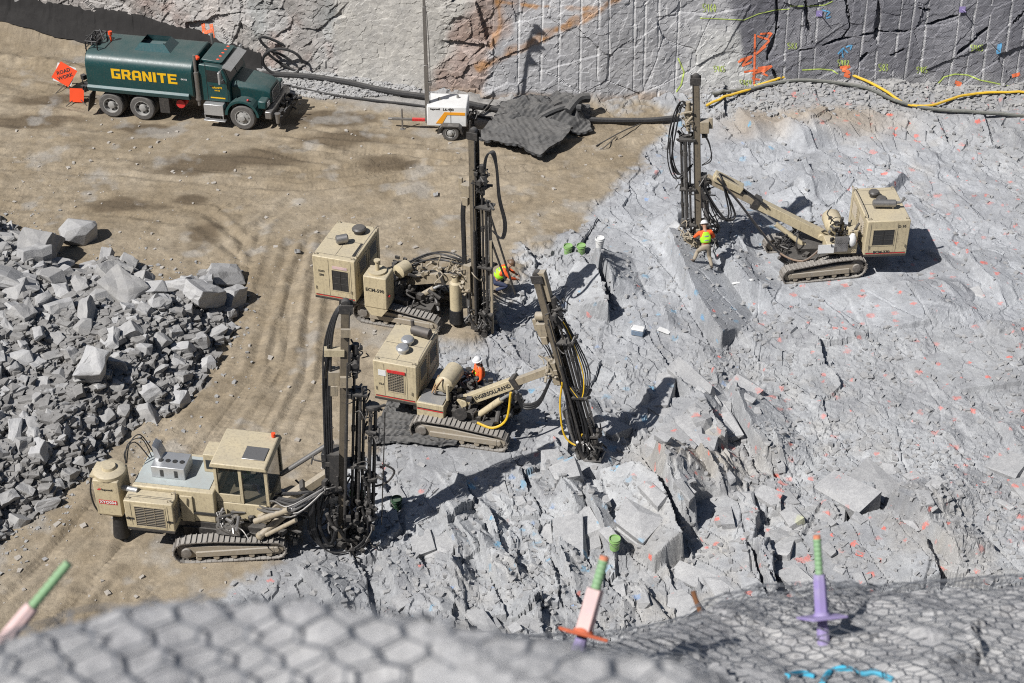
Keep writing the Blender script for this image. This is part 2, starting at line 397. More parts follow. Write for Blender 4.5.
def H(x, y, full=False):
    x = np.atleast_1d(np.asarray(x, float)); y = np.atleast_1d(np.asarray(y, float))
    dm = dirt_mask(x, y); rm = 1-dm
    near = sstep(140, 80, np.abs(x)+np.abs(y-45)*.8)
    # --- rock
    big = .30*fbm(x*.16, y*.16, 11, 3)
    blk = sstep(-1.5, 1.5, poly_sd(x, y, BLOCKS)); fine = sstep(-2, 2, poly_sd(x, y, FINE))
    rough = .35+.5*sstep(-.3, .4, fbm(x*.22, y*.22, 77, 3))+.45*blk
    smt = sstep(-1.5, 1.5, poly_sd(x, y, SMOOTH)); rough = rough*(1-.45*fine)*(1-.4*smt)
    ANG = math.atan2(-.94, .36)
    f1, i1, e1 = facets(x, y, 101, 1.7, .22, .13, (0, .16), ANG, 2.3, .12)
    f2, i2, e2 = facets(x, y, 131, .70, .070, .20, (.03, .12), ANG+.25, 1.6, .12)
    f3, i3, e3 = facets(x, y, 161, .27, .030, .24, (0, .08), ANG-.3, 1.4, .12)
    f4, i4, e4 = facets(x, y, 191, .13, .014, .2, (0, 0), ANG, 1.6, .1)
    crumb = sstep(-.1, .35, fbm(x*.55, y*.55, 87, 3))*(1-.4*smt)
    hr = big+rough*(f1+f2)*.8+f3*(.15+.4*rough+.45*crumb)*(1-.4*smt)+f4*(.12+.8*crumb+fine*.5)*(1-.35*smt)+.012*fbm(x*3, y*3, 21, 4)+.08*smt*fbm(x*.6, y*.9, 27, 3)
    for a, b, h, wl, wr in RW:
        mx, my = (a[0]+b[0])/2, (a[1]+b[1])/2
        m = (np.abs(x-mx) < 8) & (np.abs(y-my) < 8)
        if not m.any(): continue
        xs, ys = x[m], y[m]
        t, d, L = seg_coords(xs, ys, a, b)
        d = d+.12*fbm(xs*1.3, ys*1.3, 55, 3)*min(1, wl/2)
        prof = np.where(d < 0, np.clip(1+d/wl, 0, 1), np.clip(1-d/wr, 0, 1))
        et = .22/max(L, .4)*1.6
        prof = prof*sstep(-et, et, t)*sstep(1+et, 1-et, t)
        hr[m] += h*prof
    for P, pl, a_, nz in FACES:
        cx = sum(p[0] for p in P)/len(P); cy = sum(p[1] for p in P)/len(P); m = (np.abs(x-cx) < 7) & (np.abs(y-cy) < 7)
        if not m.any(): continue
        xs, ys = x[m], y[m]; sd = poly_sd(xs, ys, P)+.06*fbm(xs*2.5, ys*2.5, 59, 3); k = sstep(-.10, .02, sd)
        z = pl[0]*xs+pl[1]*ys+pl[2]+nz*(f2[m]*.6+f3[m]*.4)+.02*f4[m]
        hr[m] = hr[m]*(1-k)+z*k
    # cracks
    cr = sstep(.05, .0, e1)*.12*rough*sstep(.35, .6, i1)+sstep(.05, .0, e2)*.05*rough*sstep(.5, .7, i2)
    hr = hr-cr
    # --- dirt
    hd = .10*fbm(x*.25, y*.25, 61, 3)+.035*fbm(x*1.1, y*1.1, 63, 4)+.012*fbm(x*5, y*5, 65, 3)
    hd = hd+.03*np.maximum(0, fbm(x*2.3, y*2.3, 67, 4))+.012*facets(x, y, 351, .2, 1, .3, (0, 0), 0, 1.5, .3)[0]*sstep(-.1, .4, fbm(x*.4, y*.4, 69, 3))+.02*np.abs(fbm(x*.8+y*.3, y*2.4, 68, 3))
    rut = np.zeros(x.shape)
    for r in RUTW:
        for o in (0, 1):
            P = [(p[0]+o*.55*(1 if abs(r[0][1]-r[-1][1]) > 12 else .2), p[1]+o*(.95 if abs(r[0][1]-r[-1][1]) < 12 else .8)) for p in r]
            d, s = line_dist(x, y, P); d = d+.10*fbm(x*.8, y*.8, 90+o, 2)
            tread = .006*np.sin(s*2*math.pi/.17)*sstep(.17, .10, np.abs(d))
            fade = sstep(-.25, .25, fbm(s*.13, s*0+o*3.3, 33, 2))*.7+.3
            rut = rut+fade*(-.085*np.exp(-(d/.14)**2)+.055*np.exp(-((np.abs(d)-.33)/.13)**2)+tread)
    hd = hd+rut*.7
    # berms along the haul road edge and at the tracks' turn
    hd = hd+.22*np.exp(-(line_dist(x, y, W([(-60, 52), (60, 66), (85, 75)]))[0]/.5)**2)*(1+.5*fbm(x*2, y*2, 70, 3))
    # --- talus towards the right wall
    wy = np.interp(x, WALLX, WALLY)
    tal = sstep(5.2, .2, wy-y)*sstep(7, 12, x)*.55+sstep(1.6, .1, wy-y)*.2*(1+.6*fbm(x*1.2, y*1.2, 71, 3))
    base = dm*hd+rm*hr+tal*(1+.25*fbm(x*.8, y*.8, 73, 3))
    # --- rubble pile
    pd = pile_d(x, y); pm = sstep(-.1, .25, pd)
    hp = np.clip(pd, 0, 1.4)*.75+np.clip(pd-1.4, 0, 6)*.18
    fp, ip, ep = facets(x, y, 301, .45, .16, .3, (0, 0), 0, 1, .2)
    base = base+pm*(hp*(1+.25*fbm(x*.5, y*.5, 72, 3))+fp*.7+f3)
    for cx, cy, r, hh in PADS:
        d = np.hypot(x-cx, y-cy); k = sstep(r*1.35, r*.8, d)
        base = base*(1-k)+k*(hh+.25*(base-hh)*.35)
    base = base*near
    if full: return base, dm, pm, rm, fine, i1, i2, i3, wy-y
    return base
# ---------------------------------------------------------------- back wall foot
WB = [(-150, -18), (0, 6), (90, 22), (150, 38), (250, 68), (340, 84), (430, 99), (480, 104), (600, 106), (680, 101), (760, 100), (900, 101), (1024, 103), (1250, 108)]
WP = [Z(at(*p)) for p in WB]
WP = [(WP[0][0]-300, WP[0][1]+60)]+WP+[(WP[-1][0]+300, WP[-1][1]-15)]
WALLX = [p[0] for p in WP]; WALLY = [p[1] for p in WP]
def hz(x, y): return float(H(x, y)[0])
def on(px, py, it=3):
    z = 0.0
    for k in range(it):
        p = at(px, py, z); z = hz(p.x, p.y)
    return Vector((p.x, p.y, z))
def pad(px, py, r, hh=None):
    p = at(px, py)
    PADS.append((p.x, p.y, r, hz(p.x, p.y) if hh is None else hh))
pad(235, 548, 2.2, .05); pad(402, 318, 2.2, .05); pad(458, 436, 2.1, .1); pad(820, 266, 2.4, .15)
pad(200, 110, 4.0, 0.0); pad(445, 128, 1.4, 0.0); pad(697, 240, .6, .35); pad(592, 462, .6, .2)

def grid_mesh(name, X, Y, Zv, mat, cols=None, smooth=False):
    nr, nc = X.shape
    co = np.stack([X, Y, Zv], -1).reshape(-1, 3).astype(np.float32)
    i = np.arange(nr*nc).reshape(nr, nc)
    q = np.stack([i[:-1, :-1], i[:-1, 1:], i[1:, 1:], i[1:, :-1]], -1).reshape(-1, 4).astype(np.int32)
    me = bpy.data.meshes.new(name); me.vertices.add(len(co)); me.vertices.foreach_set('co', co.ravel())
    me.loops.add(q.size); me.loops.foreach_set('vertex_index', q.ravel())
    me.polygons.add(len(q)); me.polygons.foreach_set('loop_start', np.arange(0, q.size, 4, dtype=np.int32))
    try: me.polygons.foreach_set('loop_total', np.full(len(q), 4, np.int32))
    except Exception: pass
    me.update(calc_edges=True); me.validate()
    for k, c in (cols or {}).items():
        a = me.color_attributes.new(k, 'FLOAT_COLOR', 'POINT')
        full = np.ones((len(co), 4), np.float32); full[:, :3] = c.reshape(-1, 3)
        a.data.foreach_set('color', full.ravel())
    if smooth: me.shade_smooth()
    else: me.shade_flat()
    me.materials.append(mat)
    o = bpy.data.objects.new(name, me); COL.objects.link(o); return o
def spread(lo, hi, step, far, g=1.22):
    a = list(np.arange(lo, hi+step*.5, step)); s = step
    L = []; x = lo
    while x > -far: s *= g; x -= s; L.append(x)
    s = step; Rr = []; x = a[-1]
    while x < far: s *= g; x += s; Rr.append(x)
    return np.array(L[::-1]+a+Rr)
# ---------------------------------------------------------------- ground material
def ground_mat():
    m, t, b = nodes('pit_ground'); L = t.links
    tc = N(t, 'ShaderNodeNewGeometry').outputs['Position']
    ca = N(t, 'ShaderNodeVertexColor', layer_name='base').outputs[0]
    mk = N(t, 'ShaderNodeVertexColor', layer_name='mask'); sx = N(t, 'ShaderNodeSeparateColor'); L.new(mk.outputs[0], sx.inputs[0])
    rock, orange, blue = sx.outputs[0], sx.outputs[1], sx.outputs[2]
    n1 = noise_n(t, 1.1, 8, .7, tc); n2 = noise_n(t, 9, 8, .75, tc); n3 = noise_n(t, 42, 4, .7, tc)
    c = mixc(t, 1.0, ca, ramp(t, n1, .3, .75, (.78, .78, .79, 1), (1.12, 1.11, 1.09, 1)), 'MULTIPLY')
    c = mixc(t, 1.0, c, ramp(t, n2, .25, .75, (.74, .74, .75, 1), (1.16, 1.16, 1.15, 1)), 'MULTIPLY')
    c = mixc(t, 1.0, c, ramp(t, n3, .3, .7, (.78, .78, .78, 1), (1.14, 1.14, 1.14, 1)), 'MULTIPLY')
    # sprayed dots
    def dots(scale, rad, dens, seed, col, c):
        mp = N(t, 'ShaderNodeMapping'); mp.inputs['Location'].default_value = (seed, seed*.7, 0); L.new(tc, mp.inputs[0])
        nz = N(t, 'ShaderNodeTexNoise'); nz.inputs['Scale'].default_value = 7; nz.inputs['Detail'].default_value = 3; L.new(tc, nz.inputs['Vector'])
        vm = N(t, 'ShaderNodeVectorMath', operation='MULTIPLY_ADD'); L.new(nz.outputs['Color'], vm.inputs[0]); vm.inputs[1].default_value = (.28, .28, .28); L.new(mp.outputs[0], vm.inputs[2])
        v = N(t, 'ShaderNodeTexVoronoi', voronoi_dimensions='3D'); v.inputs['Scale'].default_value = scale; L.new(vm.outputs[0], v.inputs['Vector'])
        sc = N(t, 'ShaderNodeSeparateColor'); L.new(v.outputs['Color'], sc.inputs[0])
        r2 = mth(t, 'MULTIPLY', mth(t, 'MULTIPLY_ADD', sc.outputs[1], .8, .35), rad*scale)
        inside = mth(t, 'SUBTRACT', 1.0, ramp(t, mth(t, 'DIVIDE', v.outputs['Distance'], r2), .55, 1.05))
        on_ = mth(t, 'LESS_THAN', sc.outputs[0], dens)
        f = mth(t, 'MULTIPLY', mth(t, 'MULTIPLY', inside, on_), mth(t, 'MULTIPLY_ADD', ramp(t, n2, .35, .6), .6, .3))
        f = mth(t, 'MULTIPLY', f, mth(t, 'MULTIPLY_ADD', sc.outputs[2], .7, .3))
        return mixc(t, f, c, col)
    c = dots(1.6, .16, mth(t, 'MULTIPLY', orange, .85), 3.1, (.85, .12, .06), c)
    c = dots(2.2, .11, mth(t, 'MULTIPLY', orange, .55), 13.7, (.80, .16, .12), c)
    c = dots(1.5, .18, mth(t, 'MULTIPLY', blue, .8), 7.3, (.12, .40, .62), c)
    c = dots(1.8, .12, mth(t, 'MULTIPLY', blue, .35), 9.9, (.20, .34, .60), c)
    c = dots(.45, .22, mth(t, 'MULTIPLY', rock, .14), 23.1, (.58, .60, .22), c)
    L.new(c, b.inputs['Base Color']); b.inputs['Roughness'].default_value = .92; b.inputs['Specular IOR Level'].default_value = .25
    h = mth(t, 'ADD', mth(t, 'MULTIPLY', n2, 1.0), mth(t, 'MULTIPLY', n3, .35))
    n5 = noise_n(t, 26, 6, .8, tc)
    bump(t, b, mth(t, 'ADD', h, mth(t, 'MULTIPLY', n5, .8)), .7, .03)
    return m
GM = ground_mat()
xs = spread(-1.0, 1.0, 2/1050, 30, 1.25); 
# columns widen with distance so that the detail stays even over the pit floor
ys = spread(27.0, 66.5, .05, 600, 1.25)
U, YY = np.meshgrid(xs, ys)
wid = np.interp(YY, [-600, 26, 70, 700], [15, 15.2, 27, 60])
XX = U*wid
h, dm, pm, rm, fine, i1, i2, i3, wdist = H(XX, YY, True)
A3 = lambda *c: np.array(c)
# base colours (reflectance of dry rock, rock flour, dirt, damp dirt)
n_a = fbm(XX*.35, YY*.35, 201, 4)[..., None]; n_b = fbm(XX*1.7, YY*1.7, 211, 4)[..., None]; n_c = fbm(XX*.12, YY*.12, 231, 3)[..., None]
rock = np.array([.36, .367, .38]); flour = np.array([.475, .487, .50]); tanr = np.array([.45, .41, .35]); darkr = np.array([.25, .25, .27])
cr = rock+(flour-rock)*np.clip(.5+n_a*1.0+.3*n_c, 0, 1)
cr = cr*(1+.10*(i1[..., None]-.5)+.12*(i2[..., None]-.5)+.16*(i3[..., None]-.5))
cr = cr+(tanr-cr)*np.clip(n_c*1.1+.4*n_b-.32, 0, .5)
cr = cr+(tanr-cr)*(sstep(-1, 1.2, poly_sd(XX, YY, W([(630, 455), (700, 440), (770, 462), (740, 500), (660, 500)])))*.6)[..., None]
cr = cr*(1+A3(.02, .03, .05)*sstep(-1, 1, poly_sd(XX, YY, SMOOTH))[..., None])
cr = cr+(darkr-cr)*np.clip(-n_b*1.3-.45, 0, .55)
dirt = np.array([.285, .23, .158]); dirt2 = np.array([.385, .325, .242]); wetc = np.array([.14, .108, .072])
cdn = dirt+(dirt2-dirt)*np.clip(.45+n_a*.8+n_b*.5, 0, 1)
wet = np.zeros(XX.shape)
for p, a, b_ in WETW:
    d = np.hypot((XX-p[0])/a, (YY-p[1])/b_)+.5*fbm(XX*.9, YY*1.6, 221, 4)
    wet = np.maximum(wet, sstep(1.1, .5, d))
cdn = cdn*(1+.22*fbm(x=XX*3.1, y=YY*4.3, s=251, o=4)[..., None]); cdn = cdn+(wetc-cdn)*(wet*.92)[..., None]
cdn = cdn*(1+.22*np.clip(h/.12, -1, 1)*0)[..., None]
greyd = np.array([.42, .41, .39])
cdn = cdn+(greyd-cdn)*(np.clip(fbm(XX*.9, YY*.9, 241, 4)-.28, 0, 1)*1.6).clip(0, .45)[..., None]
cp = np.array([.26, .25, .235])+np.array([.07, .055, .04])*n_a
col = cr*(1-dm[..., None])+cdn*dm[..., None]
tl = (sstep(2.6, .8, wdist)*sstep(8, 11, XX))[..., None]; col = col+(np.array([.30, .30, .305])-col)*tl*.75
tb = (sstep(4.2, 2.6, wdist)*sstep(1.2, 2.2, wdist)*sstep(7, 10, XX)*sstep(17, 13, XX))[..., None]
col = col+(np.array([.40, .33, .25])-col)*tb*.8
dk = (sstep(2.2, .8, wdist)*sstep(-14, -9, XX)*sstep(4, 1, XX))[..., None]
col = col+(np.array([.36, .36, .36])-col)*dk*.8
col = col*(1-pm[..., None])+cp*pm[..., None]
B1 = poly_sd(XX, YY, W([(560, 140), (690, 120), (800, 160), (760, 330), (700, 470), (640, 600), (400, 620), (470, 400), (560, 260)]))
O1 = poly_sd(XX, YY, W([(740, 85), (1100, 85), (1100, 700), (690, 700), (640, 520), (740, 330), (830, 180)]))
rmk = (1-dm)*(1-pm)
orange = rmk*(sstep(-1, 2, O1)*.95+.12); blue = rmk*sstep(-1, 2, B1)*.9
mask = np.stack([rmk, orange, blue], -1)
ground = grid_mesh('ground', XX, YY, h, GM, {'base': np.clip(col, .02, .7), 'mask': np.clip(mask, 0, 1)})
tag(ground, kind='structure')
HG = h.copy()
def Hq(x, y):      # height of the finished ground sheet, by interpolation
    x = np.atleast_1d(np.asarray(x, float)); y = np.atleast_1d(np.asarray(y, float))
    r = np.clip(np.interp(y, ys, np.arange(len(ys))), 0, len(ys)-1.001); u = x/np.interp(y, [-600, 26, 70, 700], [15, 15.2, 27, 60])
    c_ = np.clip(np.interp(u, xs, np.arange(len(xs))), 0, len(xs)-1.001)
    r0 = r.astype(int); c0_ = c_.astype(int); fr = r-r0; fc = c_-c0_
    return (HG[r0, c0_]*(1-fc)+HG[r0, c0_+1]*fc)*(1-fr)+(HG[r0+1, c0_]*(1-fc)+HG[r0+1, c0_+1]*fc)*fr
H0 = H; H = Hq
del XX, YY, U, n_a, n_b, n_c, cr, cdn, col, cp, mask, i1, i2, i3

# broken ledges standing out of the bench: angular blocks of the same rock, half buried
def ledges():
    rg = random.Random(9); V = []; F = []; C = []; Mk = []
    ok = 0
    for k in range(4000):
        if ok >= 130: break
        t_ = rg.random()
        if t_ < .62: px, py = rg.uniform(390, 780), rg.uniform(380, 650)
        elif t_ < .85: px, py = rg.uniform(760, 1040), rg.uniform(470, 640)
        else: px, py = rg.uniform(540, 1040), rg.uniform(125, 480)
        p = at(px, py)
        if float(dirt_mask(np.array([p.x]), np.array([p.y]))[0]) > .2: continue
        if any((p.x-c[0])**2+(p.y-c[1])**2 < (c[2]+.4)**2 for c in PADS): continue
        if 660 < px < 755 and 215 < py < 335: continue
        cl = float(fbm(np.array([p.x*.45]), np.array([p.y*.45]), 333, 3)[0])
        if cl < (-.1 if t_ < .85 else .15): continue
        ok += 1
        s = rg.uniform(.25, .55) if rg.random() < .5 else rg.uniform(.6, 1.3)
        if t_ >= .85: s *= .55
        l, wd, th = s*rg.uniform(.9, 2.0), s*rg.uniform(.6, 1.1), s*rg.uniform(.35, .8)
        an = math.atan2(-.94, .36)+rg.gauss(0, .3); tilt = rg.uniform(.05, .4)
        pts = []
        for sx in (-1, 1):
            for sy in (-1, 1):
                for sz in (-1, 1): pts.append(Vector((sx*l*rg.uniform(.55, 1)*.5, sy*wd*rg.uniform(.6, 1)*.5, sz*th*rg.uniform(.7, 1)*.5)))
        pts += [Vector((rg.uniform(-.5, .5)*l, rg.uniform(-.5, .5)*wd, th*.55))]
        M = Matrix.Translation((p.x, p.y, float(H(p.x, p.y)[0])+th*rg.uniform(-.36, -.05))) @ Matrix.Rotation(an, 4, 'Z') @ Matrix.Rotation(tilt, 4, 'X') @ Matrix.Rotation(rg.gauss(0, .12), 4, 'Y')
        bm = bmesh.new()
        for q in pts: bm.verts.new(M @ q)
        bmesh.ops.convex_hull(bm, input=bm.verts)
        for vv in [q for q in bm.verts if not q.link_faces]: bm.verts.remove(vv)
        bmesh.ops.recalc_face_normals(bm, faces=bm.faces); bm.verts.index_update()
        n = len(V); V += [tuple(v.co) for v in bm.verts]; F += [[v.index+n for v in f.verts] for f in bm.faces]
        b_ = rg.uniform(.41, .50); o_ = float(sstep(-1, 2, poly_sd(np.array([p.x]), np.array([p.y]), ORP))[0]); bl = float(sstep(-1, 2, poly_sd(np.array([p.x]), np.array([p.y]), BLP))[0])
        C += [(b_*.995, b_, b_*1.01, 1)]*len(bm.verts); Mk += [(1, o_, bl, 1)]*len(bm.verts); bm.free()
    me = bpy.data.meshes.new('ledges'); me.from_pydata(V, [], F); me.materials.append(GM)
    for nm, dat in (('base', C), ('mask', Mk)):
        a = me.color_attributes.new(nm, 'FLOAT_COLOR', 'POINT'); a.data.foreach_set('color', np.array(dat, np.float32).ravel())
    o = bpy.data.objects.new('bedrock', me); COL.objects.link(o); tag(o, kind='structure')
import bmesh
BLP = W([(560, 140), (690, 120), (800, 160), (760, 330), (700, 470), (640, 600), (400, 620), (470, 400), (560, 260)])
ORP = W([(740, 85), (1100, 85), (1100, 700), (690, 700), (640, 520), (740, 330), (830, 180)])
ledges()

# ---------------------------------------------------------------- rock wall behind the pit
seg = [0.0]
for k in range(1, len(WP)): seg.append(seg[-1]+math.hypot(WP[k][0]-WP[k-1][0], WP[k][1]-WP[k-1][1]))
seg = np.array(seg); WPX = np.array(WALLX); WPY = np.array(WALLY)
def s_of_px(px, row=60):
    best = None
    for s_ in np.arange(seg[1], seg[-2], .1):
        X = np.interp(s_, seg, WPX); Yv = np.interp(s_, seg, WPY)
        d = ray(px, row); e = abs(X/Yv-d.x/d.y)
        if best is None or e < best[0]: best = (e, s_)
    return best[1]
s0, s1 = seg[1], seg[-2]
sc = np.concatenate([[seg[0], seg[0]+150], np.arange(s0, s1, .045), [seg[-1]-150, seg[-1]]])
zc = np.concatenate([np.arange(-.8, 6.4, .045), np.arange(6.5, 14, .25)])
SS, ZZ = np.meshgrid(sc, zc)
def px_s(p): return s_of_px(p)
sA, sB, sC, sD, sE = px_s(335), px_s(440), px_s(492), px_s(705), px_s(748)
f1, i1, e1 = facets(SS, ZZ, 401, 1.4, .14, .10, (0, 0), .5, 1.6, .10)
f2, i2, e2 = facets(SS, ZZ, 431, .55, .06, .14, (0, 0), .9, 1.7, .10)
f3, i3, e3 = facets(SS, ZZ, 461, .2, .018, .2, (0, 0), .2, 1.4, .1)
smoothc = sstep(sA-.3, sA+.5, SS+.5*fbm(SS, ZZ, 7))*sstep(sB+.3, sB-.4, SS+.6*fbm(SS, ZZ, 8))
right = sstep(sC, sC+1, SS)
amp = np.where(SS > sC, .38, .75)*(1-.95*smoothc)
disp = amp*(f1+f2*np.where(SS > sC, .6, 1))+f3*(1-.6*smoothc)*np.where(SS > sC, .5, 1)+.35*fbm(SS*.13, ZZ*.13, 12, 3)+.012*fbm(SS*3, ZZ*3, 14, 3)
disp = disp-.10*sstep(.03, 0, e1)*amp*(i1 > .5)*(smoothc < .2)
# deep dark joints of the netted right part
for (pa, pb) in [(((770, -20), (776, 30), (768, 60), (781, 80)), .14), (((836, -20), (847, 30), (840, 42)), .10), (((870, -20), (876, 20), (874, 42)), .16),
                 (((800, 52), (816, 50), (840, 42), (874, 36), (906, 35)), .10), (((925, 30), (953, 20)), .13), (((862, 62), (873, 46)), .08),
                 (((1005, 30), (1024, 5)), .13), (((957, 56), (984, 32)), .08), (((800, 2), (806, 28), (812, 48)), .07), (((906, 10), (925, 16)), .05), (((892, 58), (906, 52)), .06)]:
    P = []
    for q in pa:
        sq = px_s(q[0]); Yv = np.interp(sq, seg, WPY); P.append((sq, atY(q[0], q[1], Yv).z))
    m = SS > sD
    dd, _ = line_dist(SS[m], ZZ[m], P)
    pbv = pb*(.15+.75*np.clip(.5+fbm(SS[m]*1.3, ZZ[m]*1.3, 23, 3), 0, 1))
    dd = np.abs(dd+.09*fbm(SS[m]*2.2, ZZ[m]*2.2, 19, 4))
    disp[m] -= .25*sstep(pbv, pbv*.3, dd)
# undercut block at the right wall foot
barrels = [518, 539, 558, 581, 597, 611, 634, 645, 660, 676, 784, 801, 815, 861, 877, 894, 907, 923, 953, 969, 985, 1005, 1021]
barr = np.zeros(SS.shape)
rb = random.Random(5)
for q in barrels:
    s_ = px_s(q)+0.0; z0 = rb.uniform(.3, 1.0) if q > 700 else rb.uniform(.0, 1.2)
    sl_ = rb.uniform(-.02, .02)
    d = np.abs(SS-s_-sl_*ZZ)
    k = sstep(.045, .022, d)*sstep(z0-.1, z0+.2, ZZ)*(fbm(SS*0+q, ZZ*1.3, 31, 2) > -.55)
    barr = np.maximum(barr, k); disp = disp-.035*k
TX = np.gradient(np.interp(sc, seg, WPX)); TY = np.gradient(np.interp(sc, seg, WPY)); Ln = np.hypot(TX, TY); TX /= Ln; TY /= Ln
ker = np.ones(41)/41
TXs = TX.copy(); TYs = TY.copy(); TXs[22:-22] = np.convolve(TX, ker, 'same')[22:-22]; TYs[22:-22] = np.convolve(TY, ker, 'same')[22:-22]
NX, NY = TYs, -TXs                                  # outward, towards the pit
lean = .10*ZZ
WXX = np.interp(SS, seg, WPX)+NX[None]*(disp-lean); WYY = np.interp(SS, seg, WPY)+NY[None]*(disp-lean)
na = fbm(SS*.5, ZZ*.5, 501, 4)[..., None]; nb = fbm(SS*2, ZZ*2, 511, 4)[..., None]
A_ = lambda *c: np.array(c)
c0 = A_(.36, .345, .33)+A_(.07, .03, .015)*na+.16*(i1[..., None]-.5)+.10*(i2[..., None]-.5)*A_(1, .9, .85)
c0 = c0+(A_(.34, .25, .22)-c0)*np.clip(fbm(SS*.8, ZZ*.8, 531, 3)-.25, 0, 1)[..., None]*1.4
cS = A_(.47, .455, .425)+A_(.05, .05, .05)*na+A_(.03, .03, .03)*nb
cR = A_(.37, .295, .26)+A_(.08, .08, .08)*nb+.10*(i2[..., None]-.5)
cM = A_(.42, .42, .43)+A_(.05, .05, .05)*na+.05*(i1[..., None]-.5)+.05*(i2[..., None]-.5)
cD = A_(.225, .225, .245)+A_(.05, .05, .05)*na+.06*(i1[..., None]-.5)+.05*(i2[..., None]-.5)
cW = A_(.60, .60, .58)+A_(.12, .12, .12)*nb
wig = .6*fbm(SS, ZZ, 541, 3)
k1 = sstep(sA-.2, sA+.2, SS+wig)[..., None]; k2 = sstep(sB-.35, sB+.35, SS+wig-.35*(ZZ-1))[..., None]; k3 = sstep(sC-.45, sC+.25, SS+wig*1.3-.30*(ZZ-2)-.2)[..., None]
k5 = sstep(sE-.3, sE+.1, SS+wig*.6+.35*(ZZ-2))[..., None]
c = c0*(1-k1)+cS*k1; c = c*(1-k2)+cR*k2; c = c*(1-k3)+cM*k3
k4 = (sstep(sD-1.2, sD-.2, SS+wig)*sstep(3.6, 2.6, ZZ+.4*wig))[..., None]; c = c+(cW-c)*k4*.8
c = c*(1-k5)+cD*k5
kl = (sstep(1.5, .7, ZZ+.7*wig))[..., None]*k5; c = c+(A_(.40, .40, .40)-c)*kl*.7
# iron stains on the middle part
def wl(pts):
    P = []
    for q in pts:
        sq = px_s(q[0]); P.append((sq, atY(q[0], q[1], np.interp(sq, seg, WPY)).z))
    return P
for pts, wdt in (([(478, 72), (520, 52), (556, 34), (590, 18), (625, -6)], .16), ([(498, 8), (530, 12), (580, 12), (600, 10)], .08), ([(490, 50), (500, 30), (497, 10)], .14)):
    dd, _ = line_dist(SS, ZZ, wl(pts)); dd = np.abs(dd+.18*fbm(SS*1.6, ZZ*1.6, 551, 4))
    kk = (sstep(wdt*1.6, wdt*.3, dd)*(.55+.45*fbm(SS*3, ZZ*3, 561, 3)).clip(0, 1))[..., None]
    c = c+(A_(.47, .23, .07)-c)*np.minimum(1, kk*1.15)
kb = (sstep(.65, .25, ZZ+.35*wig)*sstep(sB-1, sB, SS)*sstep(sD, sD-1.5, SS))[..., None]; c = c+(A_(.33, .25, .18)-c)*kb*.75
c = c+(A_(.68, .68, .68)-c)*(barr*.7)[..., None]
def wall_mat():
    m, t, b = nodes('rock_wall'); L = t.links
    tc = N(t, 'ShaderNodeNewGeometry').outputs['Position']
    ca = N(t, 'ShaderNodeVertexColor', layer_name='base').outputs[0]
    mk = N(t, 'ShaderNodeVertexColor', layer_name='mask'); sx = N(t, 'ShaderNodeSeparateColor'); L.new(mk.outputs[0], sx.inputs[0])
    n1 = noise_n(t, 1.6, 8, .7, tc); n2 = noise_n(t, 11, 7, .75, tc)
    c = mixc(t, 1.0, ca, ramp(t, n1, .3, .75, (.72, .72, .73, 1), (1.16, 1.15, 1.13, 1)), 'MULTIPLY')
    c = mixc(t, 1.0, c, ramp(t, n2, .25, .75, (.72, .72, .73, 1), (1.2, 1.2, 1.19, 1)), 'MULTIPLY')
    # chain-link netting pulled tight on the rock
    s = N(t, 'ShaderNodeSeparateXYZ'); L.new(tc, s.inputs[0])
    a = mth(t, 'ADD', s.outputs[0], s.outputs[2]); d = mth(t, 'SUBTRACT', s.outputs[0], s.outputs[2])
    pa = mth(t, 'PINGPONG', a, .055); pb = mth(t, 'PINGPONG', d, .055)
    mn = mth(t, 'MINIMUM', pa, pb)
    net = mth(t, 'MULTIPLY', mth(t, 'LESS_THAN', mn, .009), sx.outputs[0])
    c = mixc(t, mth(t, 'MULTIPLY', net, .75), c, (.10, .10, .115))
    L.new(c, b.inputs['Base Color']); b.inputs['Roughness'].default_value = .9; b.inputs['Specular IOR Level'].default_value = .25
    bump(t, b, mth(t, 'ADD', n1, n2), .5, .035)
    return m
msk = np.concatenate([k5, k5*0, k5*0], -1)
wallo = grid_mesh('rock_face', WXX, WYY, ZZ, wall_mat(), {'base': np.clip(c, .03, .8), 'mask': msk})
tag(wallo, kind='structure')
# plateau above the wall
top = MB()
tp = [(float(np.interp(s_, seg, WPX))+float(0), float(np.interp(s_, seg, WPY))+1.2) for s_ in np.linspace(seg[0], seg[-1], 60)]
for k in range(59):
    a, b_ = tp[k], tp[k+1]; top.quad((a[0], a[1], 13.7), (b_[0], b_[1], 13.7), (b_[0], 600, 16), (a[0], 600, 16))
def plain_rock(name, c1, c2, sc=6):
    m, t, b = nodes(name); tc = N(t, 'ShaderNodeTexCoord').outputs['Object']
    n1 = noise_n(t, sc*.3, 8, .7, tc); n2 = noise_n(t, sc*3, 6, .75, tc)
    c = mixc(t, ramp(t, n1, .3, .7), c1, c2)
    oi = N(t, 'ShaderNodeObjectInfo'); 
    c = mixc(t, 1.0, c, ramp(t, oi.outputs['Random'], 0, 1, (.82, .81, .80, 1), (1.12, 1.12, 1.13, 1)), 'MULTIPLY')
    c = mixc(t, 1.0, c, ramp(t, n2, .25, .75, (.78, .78, .78, 1), (1.15, 1.15, 1.15, 1)), 'MULTIPLY')
    t.links.new(c, b.inputs['Base Color']); b.inputs['Roughness'].default_value = .9; b.inputs['Specular IOR Level'].default_value = .25
    bump(t, b, mth(t, 'ADD', n1, n2), .5, .03); return m
ROCKM = plain_rock('broken_rock', (.34, .34, .345), (.46, .455, .44), 8)
ROCKB = plain_rock('brownish_rock', (.33, .30, .26), (.42, .39, .35), 8)
NEARR = plain_rock('near_rock', (.27, .27, .28), (.50, .495, .485), 14)
